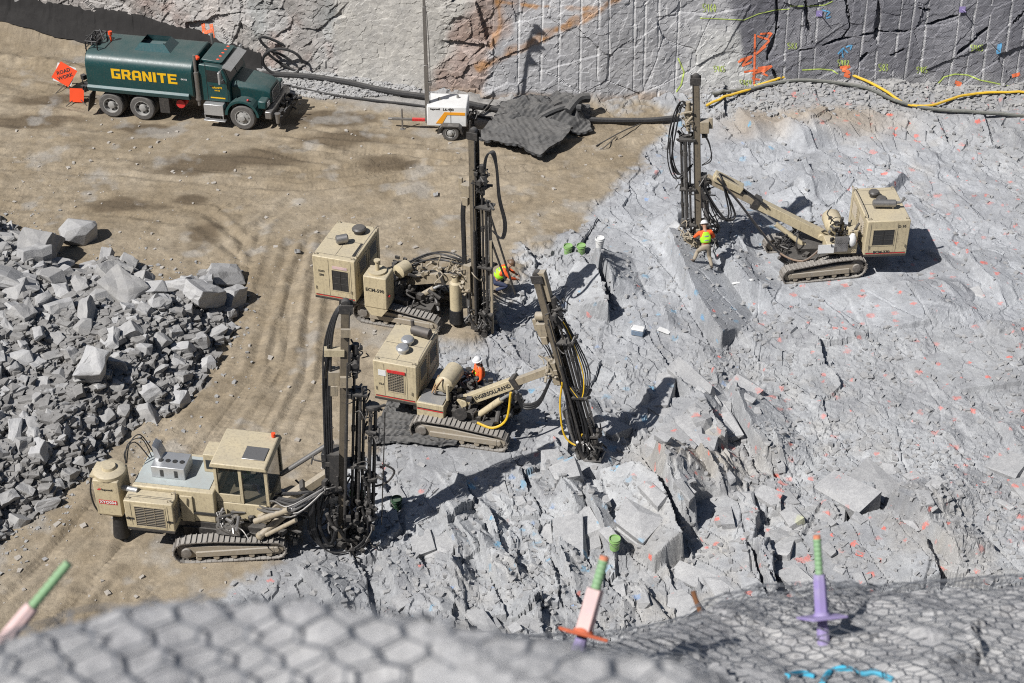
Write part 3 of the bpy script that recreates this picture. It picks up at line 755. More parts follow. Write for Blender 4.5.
tag(top.build('plateau', ROCKB, smooth=0), kind='structure')

# ---------------------------------------------------------------- the slope the photographer stands on
def crest_table(rows):      # (px, row, distance) -> X, Y, Z
    P = [depth_pt(*r) for r in rows]; P.sort(key=lambda p: p.x)
    return np.array([p.x for p in P]), np.array([p.y for p in P]), np.array([p.z for p in P])
CA = crest_table([(-250, 682, 2.2), (-80, 654, 2.2), (0, 634, 2.2), (60, 614, 2.2), (120, 600, 2.2), (200, 591, 2.2), (300, 593, 2.2), (400, 607, 2.2), (460, 621, 2.2), (540, 634, 2.15), (620, 646, 2.15), (680, 656, 2.15), (760, 696, 2.15), (900, 756, 2.1)])
CB = crest_table([(-400, 700, 4.2), (-100, 680, 4.3), (60, 668, 4.4), (260, 662, 5.2), (380, 652, 5.6), (450, 640, 6.0), (520, 648, 6.3), (600, 644, 6.6), (650, 634, 6.9), (700, 622, 7.2), (760, 606, 7.4), (830, 598, 7.5), (920, 592, 7.5), (1024, 586, 7.6), (1200, 580, 7.8), (1500, 590, 8.2)])
def Hn(x, y):
    out = None
    for (cx, cy, cz), s1_, s2_, rr in ((CA, -.12, 2.6, .25), (CB, .36, 3.0, .5)):
        yc = np.interp(x, cx, cy); zc_ = np.interp(x, cx, cz); d = y-yc
        # smooth crest
        z = zc_-np.where(d < 0, s1_*d, s2_*d)
        z = zc_-(s1_*d+(s2_-s1_)*(.5*(d+np.sqrt(d*d+rr*rr*.15)))-(s2_-s1_)*.5*rr*.39)-.02
        out = z if out is None else np.maximum(out, z)
    out = np.minimum(out, CAM_H-1.55+.0*x)
    side = np.maximum(0, np.abs(x)-9)*0
    return np.maximum(out-side, -1.0)
def Hn_rock(x, y):
    z = Hn(x, y)
    f, i, e = facets(x, y, 701, .16, .010, .14, (0, 0), .4, 1.2, .3)
    f2, i2, e2 = facets(x, y, 731, .5, .03, .12, (0, 0), .4, 1.2, .3)
    nearf = sstep(2.9, 2.1, y); return z+.008*nearf+f*.7+f2*(.7-.5*nearf)+(.035-.025*nearf+.05*sstep(.4, 1.2, x))*fbm(x*2.6, y*2.6, 741, 3)+.016*fbm(x*9, y*9, 742, 3)+.02*sstep(.3, .8, x)*facets(x, y, 761, .22, 1.0, .3, (0, 0), .3, 1.3, .2)[0]
xn = spread(-2.2, 6.6, .022, 300, 1.35); yn = spread(.8, 7.4, .018, 0, 1.0) if False else np.concatenate([-(np.geomspace(.3, 300, 24))[::-1], np.arange(-.2, 7.8, .018), np.arange(7.9, 22, .25)])
XN, YN = np.meshgrid(xn, yn)
ZN = Hn_rock(XN, YN)
cliff = grid_mesh('cliff_edge', XN, YN, ZN, NEARR, smooth=False)
tag(cliff, kind='structure')
# ---------------------------------------------------------------- wire netting draped over the slope
def netting():
    v = []; f = []
    def seg3(a, b, r):
        a = Vector(a); b = Vector(b); t = (b-a)
        if t.length < 1e-6: return
        t.normalize(); u = t.orthogonal().normalized(); w_ = t.cross(u); n = len(v)
        for p in (a, b):
            for k in range(4):
                an = k*math.pi/2; v.append(p+(u*math.cos(an)+w_*math.sin(an))*r)
        for k in range(4): f.append((n+k, n+(k+1) % 4, n+4+(k+1) % 4, n+4+k))
    def layer(x0, x1, y0, y1, cw, lift, seed, ang, jit, sel=None, r=.0021, base=.03):
        rr = random.Random(seed); ch = cw*.62
        pts = {}
        def P(i, j):
            k = (i, j)
            if k not in pts:
                x = i*cw/2; y = j*ch
                # flattened hexagons: alternate rows of points are pulled up and down
                y += (ch*.22 if (i+j) % 2 else -ch*.22)
                X = x*math.cos(ang)-y*math.sin(ang)+rr.uniform(-1, 1)*jit; Yv = x*math.sin(ang)+y*math.cos(ang)+rr.uniform(-1, 1)*jit
                pts[k] = (X, Yv, rr.uniform(-.3, 1)*jit*1.2)
            return pts[k]
        E = []
        ni = int((x1-x0)/(cw/2)); nj = int((y1-y0)/ch)
        i0 = int(x0/(cw/2)); j0 = int(y0/ch)
        for j in range(j0, j0+nj):
            for i in range(i0, i0+ni):
                E.append((P(i, j), P(i+1, j), False))
                if (i+j) % 2: E.append((P(i, j), P(i, j+1), True))
        xa = np.array([[e[0][0], (e[0][0]+e[1][0])/2, e[1][0]] for e in E]); ya = np.array([[e[0][1], (e[0][1]+e[1][1])/2, e[1][1]] for e in E])
        za = Hn(xa, ya)
        for k, (a, b, tw) in enumerate(E):
            if sel and not sel(xa[k, 1], ya[k, 1]): continue
            bul = lift*(1+.5*math.sin(xa[k, 1]*5+ya[k, 1]*3))
            p = [(xa[k, q], ya[k, q], za[k, q]+base+bul+(a[2], (a[2]+b[2])/2, b[2])[q]) for q in range(3)]
            for q in (0, 1): seg3(p[q], p[q+1], r*(1.7 if tw else 1))
    layer(-1.3, .7, .7, 2.0, .064, .003, 1, .05, .005, r=.0016, base=.010)
    layer(-1.6, 6.8, 2.1, 7.0, .092, .01, 2, -.12, .007, r=.0018)
    layer(.2, 3.9, 3.8, 6.7, .085, .05, 3, .5, .02, lambda x, y: x > .75 and y > 4.75+.3*math.sin(x*3) and (fbm(np.array([x*1.3]), np.array([y*1.3]), 9, 2)[0] > -.35), r=.0018)
    layer(.8, 4.2, 4.7, 6.9, .095, .12, 4, 1.1, .03, lambda x, y: x > 1.0 and y > 4.9 and (fbm(np.array([x*1.7]), np.array([y*1.7]), 19, 2)[0] > -.2), r=.0018)
    me = bpy.data.meshes.new('wire_netting'); me.from_pydata([tuple(p) for p in v], [], f); me.materials.append(WIRE)
    o = bpy.data.objects.new('wire_netting', me); COL.objects.link(o)
    tag(o, 'galvanised hexagonal wire netting draped over the rock in the near foreground', 'wire netting')
netting()

# rock bolts ---------------------------------------------------------------
def bolt(name, label, top, base, rod_m, sl_m, pl_m, low_m, rod_r, frac, plate, tip_m=None, square=True):
    top = Vector(top); base = Vector(base)
    dr = (base-Vector((0, 0, CAM_H))).normalized(); d0 = (base-Vector((0, 0, CAM_H))).length; tt = d0-1.5
    while tt < d0+3 and (Vector((0, 0, CAM_H))+dr*tt).z > float(Hn_rock(np.array([(dr*tt).x]), np.array([(dr*tt).y]))[0])+.02: tt += .01
    if tt < d0+2: top = Vector((0, 0, CAM_H))+(top-Vector((0, 0, CAM_H)))*(tt/d0); base = Vector((0, 0, CAM_H))+dr*tt
    ax = (top-base); L = ax.length; ax.normalize()
    t = thing(name, label, 'rock bolt', base, 0, 'rock bolts in the near netting')
    q = ax.to_track_quat('Z', 'Y').to_matrix().to_4x4()
    pr = [(L*frac, rod_r*.7)]
    z = L*frac; k = 0
    while z < L*.97: pr += [(z, rod_r*.86), (z+.004, rod_r), (z+.010, rod_r), (z+.014, rod_r*.86)]; z += .018
    mb = MB(q); mb.lathe((0, 0, 0), (0, 0, 1), pr, 12); mb.build('threaded_rod', rod_m, t)
    if tip_m: mb = MB(q); mb.cyl((0, 0, L*.97), (0, 0, L*1.03), rod_r*.9); mb.build('painted_tip', tip_m, t)
    zp = L*frac*.28; 
    mb = MB(q)
    if square: mb.box((0, 0, (zp+L*frac)/2), (rod_r*2.7, rod_r*2.7, L*frac-zp))
    else: mb.lathe((0, 0, 0), (0, 0, 1), [(zp, rod_r*1.7), (L*frac*.9, rod_r*1.6), (L*frac, rod_r*1.45)], 6)
    mb.build('sleeve', sl_m, t, .003)
    mb = MB(q @ Matrix.Translation((0, 0, zp)) @ Matrix.Rotation(plate[1], 4, 'Z') @ Matrix.Rotation(plate[2], 4, 'X'))
    mb.box((0, 0, 0), (plate[0], plate[0], .012)); mb.lathe((0, 0, 0), (0, 0, 1), [(0, rod_r*2.2), (.012, rod_r*2), (.022, rod_r*1.5)], 12)
    mb.build('plate', pl_m, t, .003)
    mb = MB(q); mb.lathe((0, 0, 0), (0, 0, 1), [(-.25, rod_r*1.6), (0, rod_r*1.5), (zp-.01, rod_r*1.15)], 10); mb.build('tube', low_m, t)
    return t
TIPO = painted('faded_orange_tip', (.62, .22, .12), .7, .5, (.4, .3, .25), dust=.1)
D_ = 6.2
bolt('rock_bolt', 'purple bolt with square plate and green threaded bar, upright in the netting', depth_pt(817, 538, D_), depth_pt(823, 634, D_), GROD, PURP, PURP, PURP, .0165, .62, (.15, .2, R(4)), TIPO, False)
D_ = 5.5
bolt('rock_bolt', 'pink bolt sleeve with tilted orange plate and green threaded bar', depth_pt(604, 559, D_), depth_pt(578, 652, D_), GROD, PINK, RUSTO, PURP, .0185, .68, (.15, .5, R(8)), TIPO, True)
D_ = 5.2
bolt('rock_bolt', 'leaning bolt bar half green half pink at the left edge of the netting', depth_pt(66, 566, D_), depth_pt(-22, 672, D_), GROD, PINK, PURP, PURP, .0125, .62, (.14, .3, R(5)), GROD, False)
mb = MB(); D_ = 7.6
mb.tube([depth_pt(693, 591, D_), depth_pt(697, 603, D_), depth_pt(703, 617, D_), depth_pt(712, 636, D_-.05), depth_pt(716, 650, D_-.1)], .012, 8)
tag(mb.build('steel_bar', RUST), 'short bent rusty bar sticking up behind the netting', 'steel bar')
# a loose blue sprayed mark on the near rock
mb = MB()
def near_stroke(pts, r):
    P = []
    for px, py in pts:
        d = ray(px, py); tt = 3.0
        for k in range(600):
            p = Vector((0, 0, CAM_H))+d*tt
            if p.z < float(Hn_rock(np.array([p.x]), np.array([p.y]))[0])+.012: break
            tt += .01
        P.append(p)
    mb.tube(P, r, 6)
near_stroke([(787, 676), (800, 673), (815, 676)], .012); near_stroke([(822, 683), (830, 672), (845, 668), (862, 674), (875, 672), (893, 680)], .012)
BLUEP = painted('blue_spray_paint', (.05, .42, .62), .8, .3, dust=0)
tag(mb.build('paint_mark', BLUEP), 'bright blue sprayed letters on the near rock under the netting', 'paint mark')

# ---------------------------------------------------------------- rocks
import bmesh
def rock_mesh(name, seed, npt=16, flat=.8, mat=None):
    rr = random.Random(seed); bm = bmesh.new()
    for k in range(npt):
        v = Vector([rr.gauss(0, 1) for q in range(3)]).normalized()*rr.uniform(.8, 1.0); v = Vector([max(-.72, min(.72, c)) for c in v])
        v.z *= flat; bm.verts.new(v*.62)
    bmesh.ops.convex_hull(bm, input=bm.verts)
    for vv in [q for q in bm.verts if not q.link_faces]: bm.verts.remove(vv)
    bmesh.ops.bevel(bm, geom=list(bm.edges), offset=.012, segments=1, affect='EDGES')
    bmesh.ops.triangulate(bm, faces=bm.faces)
    bmesh.ops.recalc_face_normals(bm, faces=bm.faces)
    me = bpy.data.meshes.new(name); bm.to_mesh(me); bm.free(); me.materials.append(mat or ROCKM); return me
RP = [rock_mesh('broken_rock', 50+k, random.Random(k).choice((9, 11, 14, 18)), random.Random(k).uniform(.6, 1)) for k in range(26)]
def block_mesh(name, seed, mat=None):
    rr = random.Random(seed); bm = bmesh.new(); d = (1, rr.uniform(.6, 1), rr.uniform(.45, .9))
    sk = rr.uniform(-.35, .35); sk2 = rr.uniform(-.3, .3)
    for sx in (-1, 1):
        for sy in (-1, 1):
            for sz in (-1, 1):
                bm.verts.new((sx*d[0]*rr.uniform(.55, 1)*.5+sk*sz*.3, sy*d[1]*rr.uniform(.6, 1)*.5+sk2*sx*.3, sz*d[2]*rr.uniform(.65, 1)*.5))
    for k in range(rr.choice((1, 2, 4))): bm.verts.new((rr.uniform(-.5, .5)*d[0], rr.uniform(-.5, .5)*d[1], rr.choice((-1, 1))*d[2]*.55))
    bmesh.ops.convex_hull(bm, input=bm.verts)
    for vv in [q for q in bm.verts if not q.link_faces]: bm.verts.remove(vv)
    bmesh.ops.dissolve_limit(bm, angle_limit=.08, verts=bm.verts, edges=bm.edges)
    bmesh.ops.bevel(bm, geom=list(bm.edges), offset=.014, segments=1, affect='EDGES')
    # break the flat faces up a little
    bmesh.ops.triangulate(bm, faces=bm.faces); bmesh.ops.subdivide_edges(bm, edges=[e for e in bm.edges if e.calc_length() > .25], cuts=2, use_grid_fill=True)
    for v in bm.verts: v.co += Vector((mnoise.noise(v.co*3+Vector((seed, 0, 0))), mnoise.noise(v.co*3+Vector((0, seed, 9))), mnoise.noise(v.co*3+Vector((5, 0, seed)))))*.085
    bmesh.ops.triangulate(bm, faces=bm.faces); bmesh.ops.recalc_face_normals(bm, faces=bm.faces)
    me = bpy.data.meshes.new(name); bm.to_mesh(me); bm.free(); me.materials.append(mat or ROCKM); return me
RP = [block_mesh('broken_rock', 950+k) for k in range(26)]+RP[:6]
def put_rock(me, p, s, rr, label, group=None, name='rock', sink=.25):
    o = bpy.data.objects.new(name, me); COL.objects.link(o)
    o.location = (p[0], p[1], p[2]+s*(.38-sink)); o.scale = (s*rr.uniform(.8, 1.25), s*rr.uniform(.7, 1.1), s*rr.uniform(.7, 1.1))
    o.rotation_euler = (rr.uniform(-.5, .5), rr.uniform(-.5, .5), rr.uniform(0, 6.3))
    return tag(o, label, 'rock', group)
rr = random.Random(77)
CHIPM = plain_rock('rock_chip', (.36, .365, .375), (.50, .50, .50), 8)
RUBM = plain_rock('rubble_stone', (.23, .225, .22), (.40, .395, .385), 8)
pts = []
PB = [(px, py) for py in range(206, 560, 2) for px in range(-40, 250, 2)]
placed = []
def try_rock(px, py, s):
    p = at(px, py)
    for q in placed:
        if (q[0]-p.x)**2+(q[1]-p.y)**2 < ((q[2]+s)*.42)**2: return None
    placed.append((p.x, p.y, s)); return p
cand = []
for k in range(26000):
    if len(cand) >= 292: break
    px = rr.uniform(-12, 242); py = rr.uniform(212, 545)
    p = at(px, py); d = float(pile_d(np.array([p.x]), np.array([p.y]))[0])
    if d < -.05 or (math.hypot((px-92)/38, (py-345)/42) < 1 and rr.random() < .85): continue
    topness = sstep(430, 250, py)
    s = rr.uniform(.34, .72)+.9*topness*max(0, rr.random()**2.2)+(.25 if px > 180 else 0)*rr.random()
    if k < 2500: s = max(s, rr.uniform(.6, 1.15))*(.7+.35*topness)
    if rr.random() < .5 and k > 3000: s = rr.uniform(.26, .45)
    p = try_rock(px, py, s)
    if p is None: continue
    cand.append((p, s))
for p, s in cand:
    z = hz(p.x, p.y)
    put_rock(rr.choice(RP), (p.x, p.y, z), s, rr, 'angular grey broken rock among many in the rubble pile at the left', 'broken rocks in the rubble pile')
p = on(80, 240); o = put_rock(rock_mesh('boulder', 911, 40, .85), p, 1.35, random.Random(3), 'large rounded grey boulder alone on the dirt behind the rubble pile', name='boulder', sink=.1); o.scale = (1.45, 1.1, 1.1)
p = on(125, 298); o = put_rock(block_mesh('boulder', 900), p, 1.9, random.Random(4), 'largest pale boulder at the back edge of the rubble pile', name='boulder'); 
p = on(95, 380); o = put_rock(block_mesh('boulder', 903), p, 1.4, random.Random(8), 'big grey boulder lying in the middle of the rubble pile', name='boulder', sink=.1)
p = on(204, 298); o = put_rock(block_mesh('boulder', 905), p, 1.25, random.Random(6), 'pale block at the far right tip of the rubble pile', name='boulder', sink=.1)
p = on(12, 286); put_rock(block_mesh('boulder', 907), p, 1.7, random.Random(9), 'big grey boulder at the left edge of the photo on the pile', name='boulder')
# smaller debris: one mesh
def scatter(name, n, test, smin, smax, mat, label, cat, seed, zoff=.0, pw=2.0, near=None):
    rr = np.random.RandomState(seed); V = []; F = []
    protos = []
    for k in range(10):
        me = rock_mesh('tmp', 500+k, 8, .7)
        me2 = np.empty(len(me.vertices)*3); me.vertices.foreach_get('co', me2)
        bm = bmesh.new(); r2 = random.Random(k)
        for q in range(8): bm.verts.new(((1 if q & 1 else -1)*r2.uniform(.25, .55), (1 if q & 2 else -1)*r2.uniform(.2, .45), (1 if q & 4 else -1)*r2.uniform(.15, .4)))
        bmesh.ops.convex_hull(bm, input=bm.verts)
        for vv in [q for q in bm.verts if not q.link_faces]: bm.verts.remove(vv)
        bm.verts.index_update(); bmesh.ops.triangulate(bm, faces=bm.faces); bmesh.ops.recalc_face_normals(bm, faces=bm.faces)
        protos.append((np.array([v.co[:] for v in bm.verts]), np.array([[v.index for v in f.verts] for f in bm.faces])))
        bm.free(); bpy.data.meshes.remove(me)
    x, y = test(rr, n)
    z = np.concatenate([H(x[i:i+20000], y[i:i+20000]) for i in range(0, len(x), 20000)])+zoff
    s = smin+(smax-smin)*rr.rand(len(x))**pw
    base = 0
    for k in range(len(x)):
        v, f_ = protos[rr.randint(10)]
        a = rr.rand()*6.3; c_, s_ = math.cos(a), math.sin(a)
        sc_ = s[k]*(.6+.8*rr.rand(3))
        vv = v*sc_; vx = vv[:, 0]*c_-vv[:, 1]*s_; vy = vv[:, 0]*s_+vv[:, 1]*c_
        V.append(np.stack([vx+x[k], vy+y[k], vv[:, 2]*.8+z[k]+s[k]*.12], 1)); F.append(f_+base); base += len(v)
    V = np.concatenate(V); F = np.concatenate(F)
    me = bpy.data.meshes.new(name); me.vertices.add(len(V)); me.vertices.foreach_set('co', V.astype(np.float32).ravel())
    me.loops.add(F.size); me.loops.foreach_set('vertex_index', F.astype(np.int32).ravel())
    me.polygons.add(len(F)); me.polygons.foreach_set('loop_start', np.arange(0, F.size, 3, dtype=np.int32))
    me.update(calc_edges=True); me.validate(); me.shade_flat(); me.materials.append(mat)
    o = bpy.data.objects.new(name, me); COL.objects.link(o); tag(o, label, cat, kind='stuff'); return o
def px_area(px0, px1, py0, py1, keep):
    def f(rr, n):
        px = rr.uniform(px0, px1, n*3); py = rr.uniform(py0, py1, n*3)
        u = -(py-341.5)/FPX; dx = (px-512)/FPX; dy = CP+u*SP; dz = -SP+u*CP
        t = -CAM_H/dz; x = dx*t; y = dy*t
        m = keep(x, y, rr)
        return x[m][:n], y[m][:n]
    return f
scatter('rubble', 16000, px_area(-40, 255, 205, 560, lambda x, y, r: pile_d(x, y) > -.12), .03, .38, RUBM, 'small broken stones filling the rubble pile', 'rubble', 1, .02, 3.2)
scatter('gravel', 1500, px_area(-60, 260, 200, 600, lambda x, y, r: (pile_d(x, y) < .1) & (pile_d(x, y) > -2.2*r.rand(len(x))**2)), .04, .16, ROCKM, 'loose stones spilled round the rubble pile', 'gravel', 2, 0, 3)
scatter('stones', 1500, px_area(-40, 680, 60, 620, lambda x, y, r: (dirt_mask(x, y) > .5) & (r.rand(len(x)) < .25+.6*(fbm(x*.4, y*.4, 3, 3) > .1))), .025, .17, ROCKB, 'loose stones scattered on the brown dirt', 'stones', 3, -.01, 4)
scatter('chips', 14000, px_area(200, 1060, 90, 640, lambda x, y, r: (dirt_mask(x, y) < .5) & (r.rand(len(x)) < (.3+.7*(fbm(x*.5, y*.5, 5, 3) > .05))*(1-.45*(poly_sd(x, y, SMOOTH) > 0)))), .025, .20, CHIPM, 'broken rock chips strewn over the grey bench', 'rock chips', 4, -.01, 4.5)
scatter('ditch_gravel', 2600, px_area(255, 420, 55, 100, lambda x, y, r: (np.interp(x, WALLX, WALLY)-y < 1.7) & (np.interp(x, WALLX, WALLY)-y > -.2)), .05, .2, ROCKM, 'pale gravel along the foot of the rock wall', 'gravel', 5, .02, 2)
scatter('talus', 5200, px_area(690, 1060, 78, 125, lambda x, y, r: (np.interp(x, WALLX, WALLY)-y < 2.4*r.rand(len(x))**2+.3) & (np.interp(x, WALLX, WALLY)-y > -.2)), .03, .24, ROCKM, 'broken stones heaped along the foot of the netted wall', 'talus', 6, -.01, 3.4)
for px, py, s, lab in [(548, 252, .42, 'small pale stone alone on the dirt right of the crouching worker'), (500, 262, .01, None), (436, 196, .3, 'small brown stone on the dirt left of the tall black mast'), (297, 252, .28, 'small stone beside the corner of the tan engine housing'), (232, 330, .45, 'grey stone on the dirt just off the pile tip')]:
    if lab: put_rock(RP[5], on(px, py), s, rr, lab)
# ---------------------------------------------------------------- drill rigs
def hull2(P):
    P = sorted(set(P)); 
    def half(Q):
        h = []
        for p in Q:
            while len(h) > 1 and (h[-1][0]-h[-2][0])*(p[1]-h[-2][1])-(h[-1][1]-h[-2][1])*(p[0]-h[-2][0]) <= 0: h.pop()
            h.append(p)
        return h[:-1]
    return half(P)+half(P[::-1])
def resample(P, n):
    Q = P+[P[0]]; L = [0]
    for k in range(len(P)): L.append(L[-1]+math.dist(Q[k], Q[k+1]))
    out = []
    for k in range(n):
        d = L[-1]*k/n; j = max(i for i in range(len(L)) if L[i] <= d); j = min(j, len(P)-1)
        t = (d-L[j])/(L[j+1]-L[j]); out.append((Q[j][0]+(Q[j+1][0]-Q[j][0])*t, Q[j][1]+(Q[j+1][1]-Q[j][1])*t))
    return out
def track(par, M, y, ns, L=3.0, wd=.36):
    xr, xf = -L/2+.36, L/2-.30
    circ = []
    for cx, cz, r in ((xr, .40, .36), (xr+.75, .60, .16), (xf, .31, .28)):
        circ += [(cx+r*math.cos(a), cz+r*math.sin(a)) for a in np.linspace(0, 2*math.pi, 24, endpoint=False)]
    hp = hull2(circ); n = 46; P = resample(hp, n)
    mb = MB(M)
    for k in range(n):
        a, b = P[k], P[(k+1) % n]; dx, dz = b[0]-a[0], b[1]-a[1]; l = math.hypot(dx, dz); an = math.atan2(dz, dx)
        T = Matrix.Translation(((a[0]+b[0])/2, y, (a[1]+b[1])/2)) @ Matrix.Rotation(-an, 4, 'Y')
        mb.box((0, 0, 0), (l*.93, wd, .035), None) if False else mb.add(*boxvf(l*.93, wd, .035), T)
        mb.add(*boxvf(.022, wd, .035), T @ Matrix.Translation((-l*.25, 0, -.03)))
        mb.add(*boxvf(l*.5, wd*.35, .05), T @ Matrix.Translation((0, 0, .035)))
    mb.build('track_belt', TRACK, par, smooth=0)
    mb = MB(M); yo = y+ns*(wd/2-.03)
    prof = [(xr-.02, .20), (xf+.02, .15), (xf+.06, .40), (xr+.9, .55), (xr-.02, .58)]
    mb.prism(prof, y-.10, y+.10)
    mb.bb((xr+.25, min(yo, yo-ns*.1), .22), (xf-.05, max(yo, yo-ns*.1), .40))
    for k in range(5):
        x = xr+.3+k*(xf-xr-.5)/4; mb.cyl((x, y-.13, .16), (x, y+.13, .16), .085, n=10)
    fr = mb.build('track_frame', TRACKF, par, .012)
    mb = MB(M); mb.lathe((xr, yo-ns*.28, .40), (0, ns, 0), [(0, .27), (.20, .27), (.22, .15), (.30, .14), (.31, .06)], 18); mb.build('sprocket', TRACK, par)
    mb = MB(M); mb.lathe((xf, yo-ns*.26, .31), (0, ns, 0), [(0, .20), (.18, .20), (.19, .09), (.25, .08)], 18); mb.build('idler', TRACKF, par)
def boxvf(a, b, c):
    x, y, z = a/2, b/2, c/2
    return ([(-x,-y,-z),(x,-y,-z),(x,y,-z),(-x,y,-z),(-x,-y,z),(x,-y,z),(x,y,z),(-x,y,z)],
            [(3,2,1,0),(4,5,6,7),(0,1,5,4),(1,2,6,5),(2,3,7,6),(3,0,4,7)])
def hose(par, pts, r=.028, m=None): return MB().tube(pts, r, 7).build('hose', m or BLACK, par)
def hoses(par, pts, n, spr, seed, r=.028, m=None):
    rr = random.Random(seed)
    for k in range(n):
        o = Vector([rr.uniform(-1, 1)*spr for q in range(3)])
        hose(par, [Vector(p)+o*(.35 if i in (0, len(pts)-1) else 1)+Vector([rr.uniform(-1, 1)*spr*.5 for q in range(3)]) for i, p in enumerate(pts)], r*rr.uniform(.7, 1.15), m)
def mast(rig, foot, top, u, col, variant=0, seed=1, spring=None):
    """foot/top in rig space; u = horizontal direction from the mast away from the rig."""
    foot, top = Vector(foot), Vector(top); Wv = (top-foot); L = Wv.length; Wv.normalize()
    u = Vector(u); u = (u-Wv*u.dot(Wv)).normalized(); v = Wv.cross(u)
    M = Matrix((u, v, Wv)).transposed().to_4x4(); M.translation = foot
    # the sliding feed beam: an open channel with rails
    mb = MB(M); t = .025
    mb.bb((-.20, -.15, .35), (-.20+t, .15, L)); mb.bb((-.175, -.15, .35), (.0, -.15+t, L)); mb.bb((-.175, .15-t, .35), (.0, .15, L))
    z = .5
    while z < L-.1: mb.bb((-.17, -.12, z), (-.02, .12, z+.03)); z += .38
    m_ = mb.build('mast', MASTC, rig, .004)
    mb = MB(M); mb.bb((.0, -.17, .3), (.03, -.13, L-.05)); mb.bb((.0, .13, .3), (.03, .17, L-.05)); mb.build('guide_rail', DARK, m_)
    mb = MB(M); mb.lathe((-.09, -.12, L+.10), (0, 1, 0), [(0, .05), (.03, .12), (.21, .12), (.24, .05)], 18)
    mb.bb((-.25, -.16, L-.12), (.1, -.13, L+.12)); mb.bb((-.25, .13, L-.12), (.1, .16, L+.12)); mb.build('sheave', DARK, m_)
    # rods
    mb = MB(M)
    zz = .25
    while zz < L*.72:
        mb.cyl((.17, 0, zz), (.17, 0, min(zz+1.75, L*.74)), .038, n=10); mb.cyl((.17, 0, zz-.08), (.17, 0, zz+.10), .055, n=10); zz += 1.85
    mb.build('drill_rod', STEEL if variant in (0, 3) else DARK, m_)
    rr = random.Random(seed)
    for k, (du, dv) in enumerate(((.34, -.12), (.34, .10), (.44, 0), (.27, .20))):
        if variant == 2 and k > 1: break
        mb = MB(M); z0 = .9+.1*k; z1 = L*(.66 if variant != 3 else .58)
        mb.cyl((du, dv, z0), (du, dv, z1), .042, n=9)
        for q in range(3): mb.cyl((du, dv, z0+(z1-z0)*(q+.5)/3-.07), (du, dv, z0+(z1-z0)*(q+.5)/3+.07), .055, n=9)
        mb.build('spare_rod', DARK if k != 1 else STEEL, m_)
    for zf in (.85, L*.36, L*.66):
        mb = MB(M); mb.bb((-.05, -.22, zf), (.52, .24, zf+.06)); clutter(mb, (.25, 0, zf+.05), (.5, .5, .25), 12, seed+int(zf*10), .13); mb.build('rod_rack', DARK, m_)
    # drifter (hammer) on its carriage
    zd = L*(.78 if variant != 2 else .80)
    mb = MB(M); mb.bb((.03, -.17, zd-.35), (.08, .17, zd+.45)); mb.bb((.09, -.12, zd-.2), (.30, .12, zd+.25)); mb.cyl((.19, 0, zd+.2), (.19, 0, zd+.6), .09, n=12)
    mb.cyl((.19, 0, zd-.45), (.19, 0, zd-.15), .075, n=12); mb.cyl((.19, -.12, zd+.1), (.19, -.32, zd+.1), .08, n=12)
    clutter(mb, (.18, 0, zd+.1), (.36, .46, .8), 26, seed+3, .12); mb.build('drifter', DARK if variant != 0 else TAN2, m_)
    # feed cylinder
    mb = MB(M); mb.cyl((-.02, -.24, .5), (-.02, -.24, L*.55), .045, n=10); mb.cyl((-.02, -.24, L*.55), (-.02, -.24, L*.8), .024, n=8); mb.build('feed_cylinder', DARK if variant != 3 else STEEL, m_)
    # side box on the upper part of the mast
    mb = MB(M); mb.bb((-.50, -.16, L*.70), (-.21, .16, L*.70+.42)); mb.bb((-.44, -.19, L*.66), (-.25, -.02, L*.70)); mb.bb((-.62, -.05, L*.72), (-.5, .05, L*.78)); mb.build('valve_box', col, m_, .01)
    # foot: jaws, centraliser, dust hood
    mb = MB(M); mb.bb((-.24, -.20, .02), (.02, .20, .34)); mb.bb((.0, -.22, .30), (.42, .22, .38)); mb.bb((.03, -.20, .0), (.34, -.12, .28)); mb.bb((.03, .12, .0), (.34, .20, .28))
    clutter(mb, (.15, 0, .5), (.6, .6, .6), 26, seed+7, .14); mb.build('foot_jaw', DARK if variant != 0 else TAN2, m_)
    mb = MB(M); mb.lathe((.17, 0, -.05), (0, 0, 1), [(0, .17), (.2, .16), (.26, .08)], 14); mb.build('dust_hood', BLACK, m_)
    mb = MB(M); mb.lathe((-.38, .0, .04), (0, 0, 1), [(0, .16), (.02, .16), (.02, .06), (.9, .06), (.9, .085), (1.7, .085)], 12); mb.bb((-.45, -.09, 1.5), (-.2, .09, 1.75)); mb.build('support_jack', STEEL, m_)
    return M, L, m_, u, v
def rig_base(name, label, px, py, yaw, ns, cat='drill rig', zadd=0):
    c = on(px, py); yr = R(yaw)
    left = Vector((-math.sin(yr), math.cos(yr), 0)); o = c-left*ns*1.0
    z = hz(c.x, c.y)+zadd
    t = thing(name, label, cat, (o.x, o.y, z), yr, 'crawler drill rigs')
    Minv = (Matrix.Translation((o.x, o.y, z)) @ Matrix.Rotation(yr, 4, 'Z')).inverted()
    return t, Minv
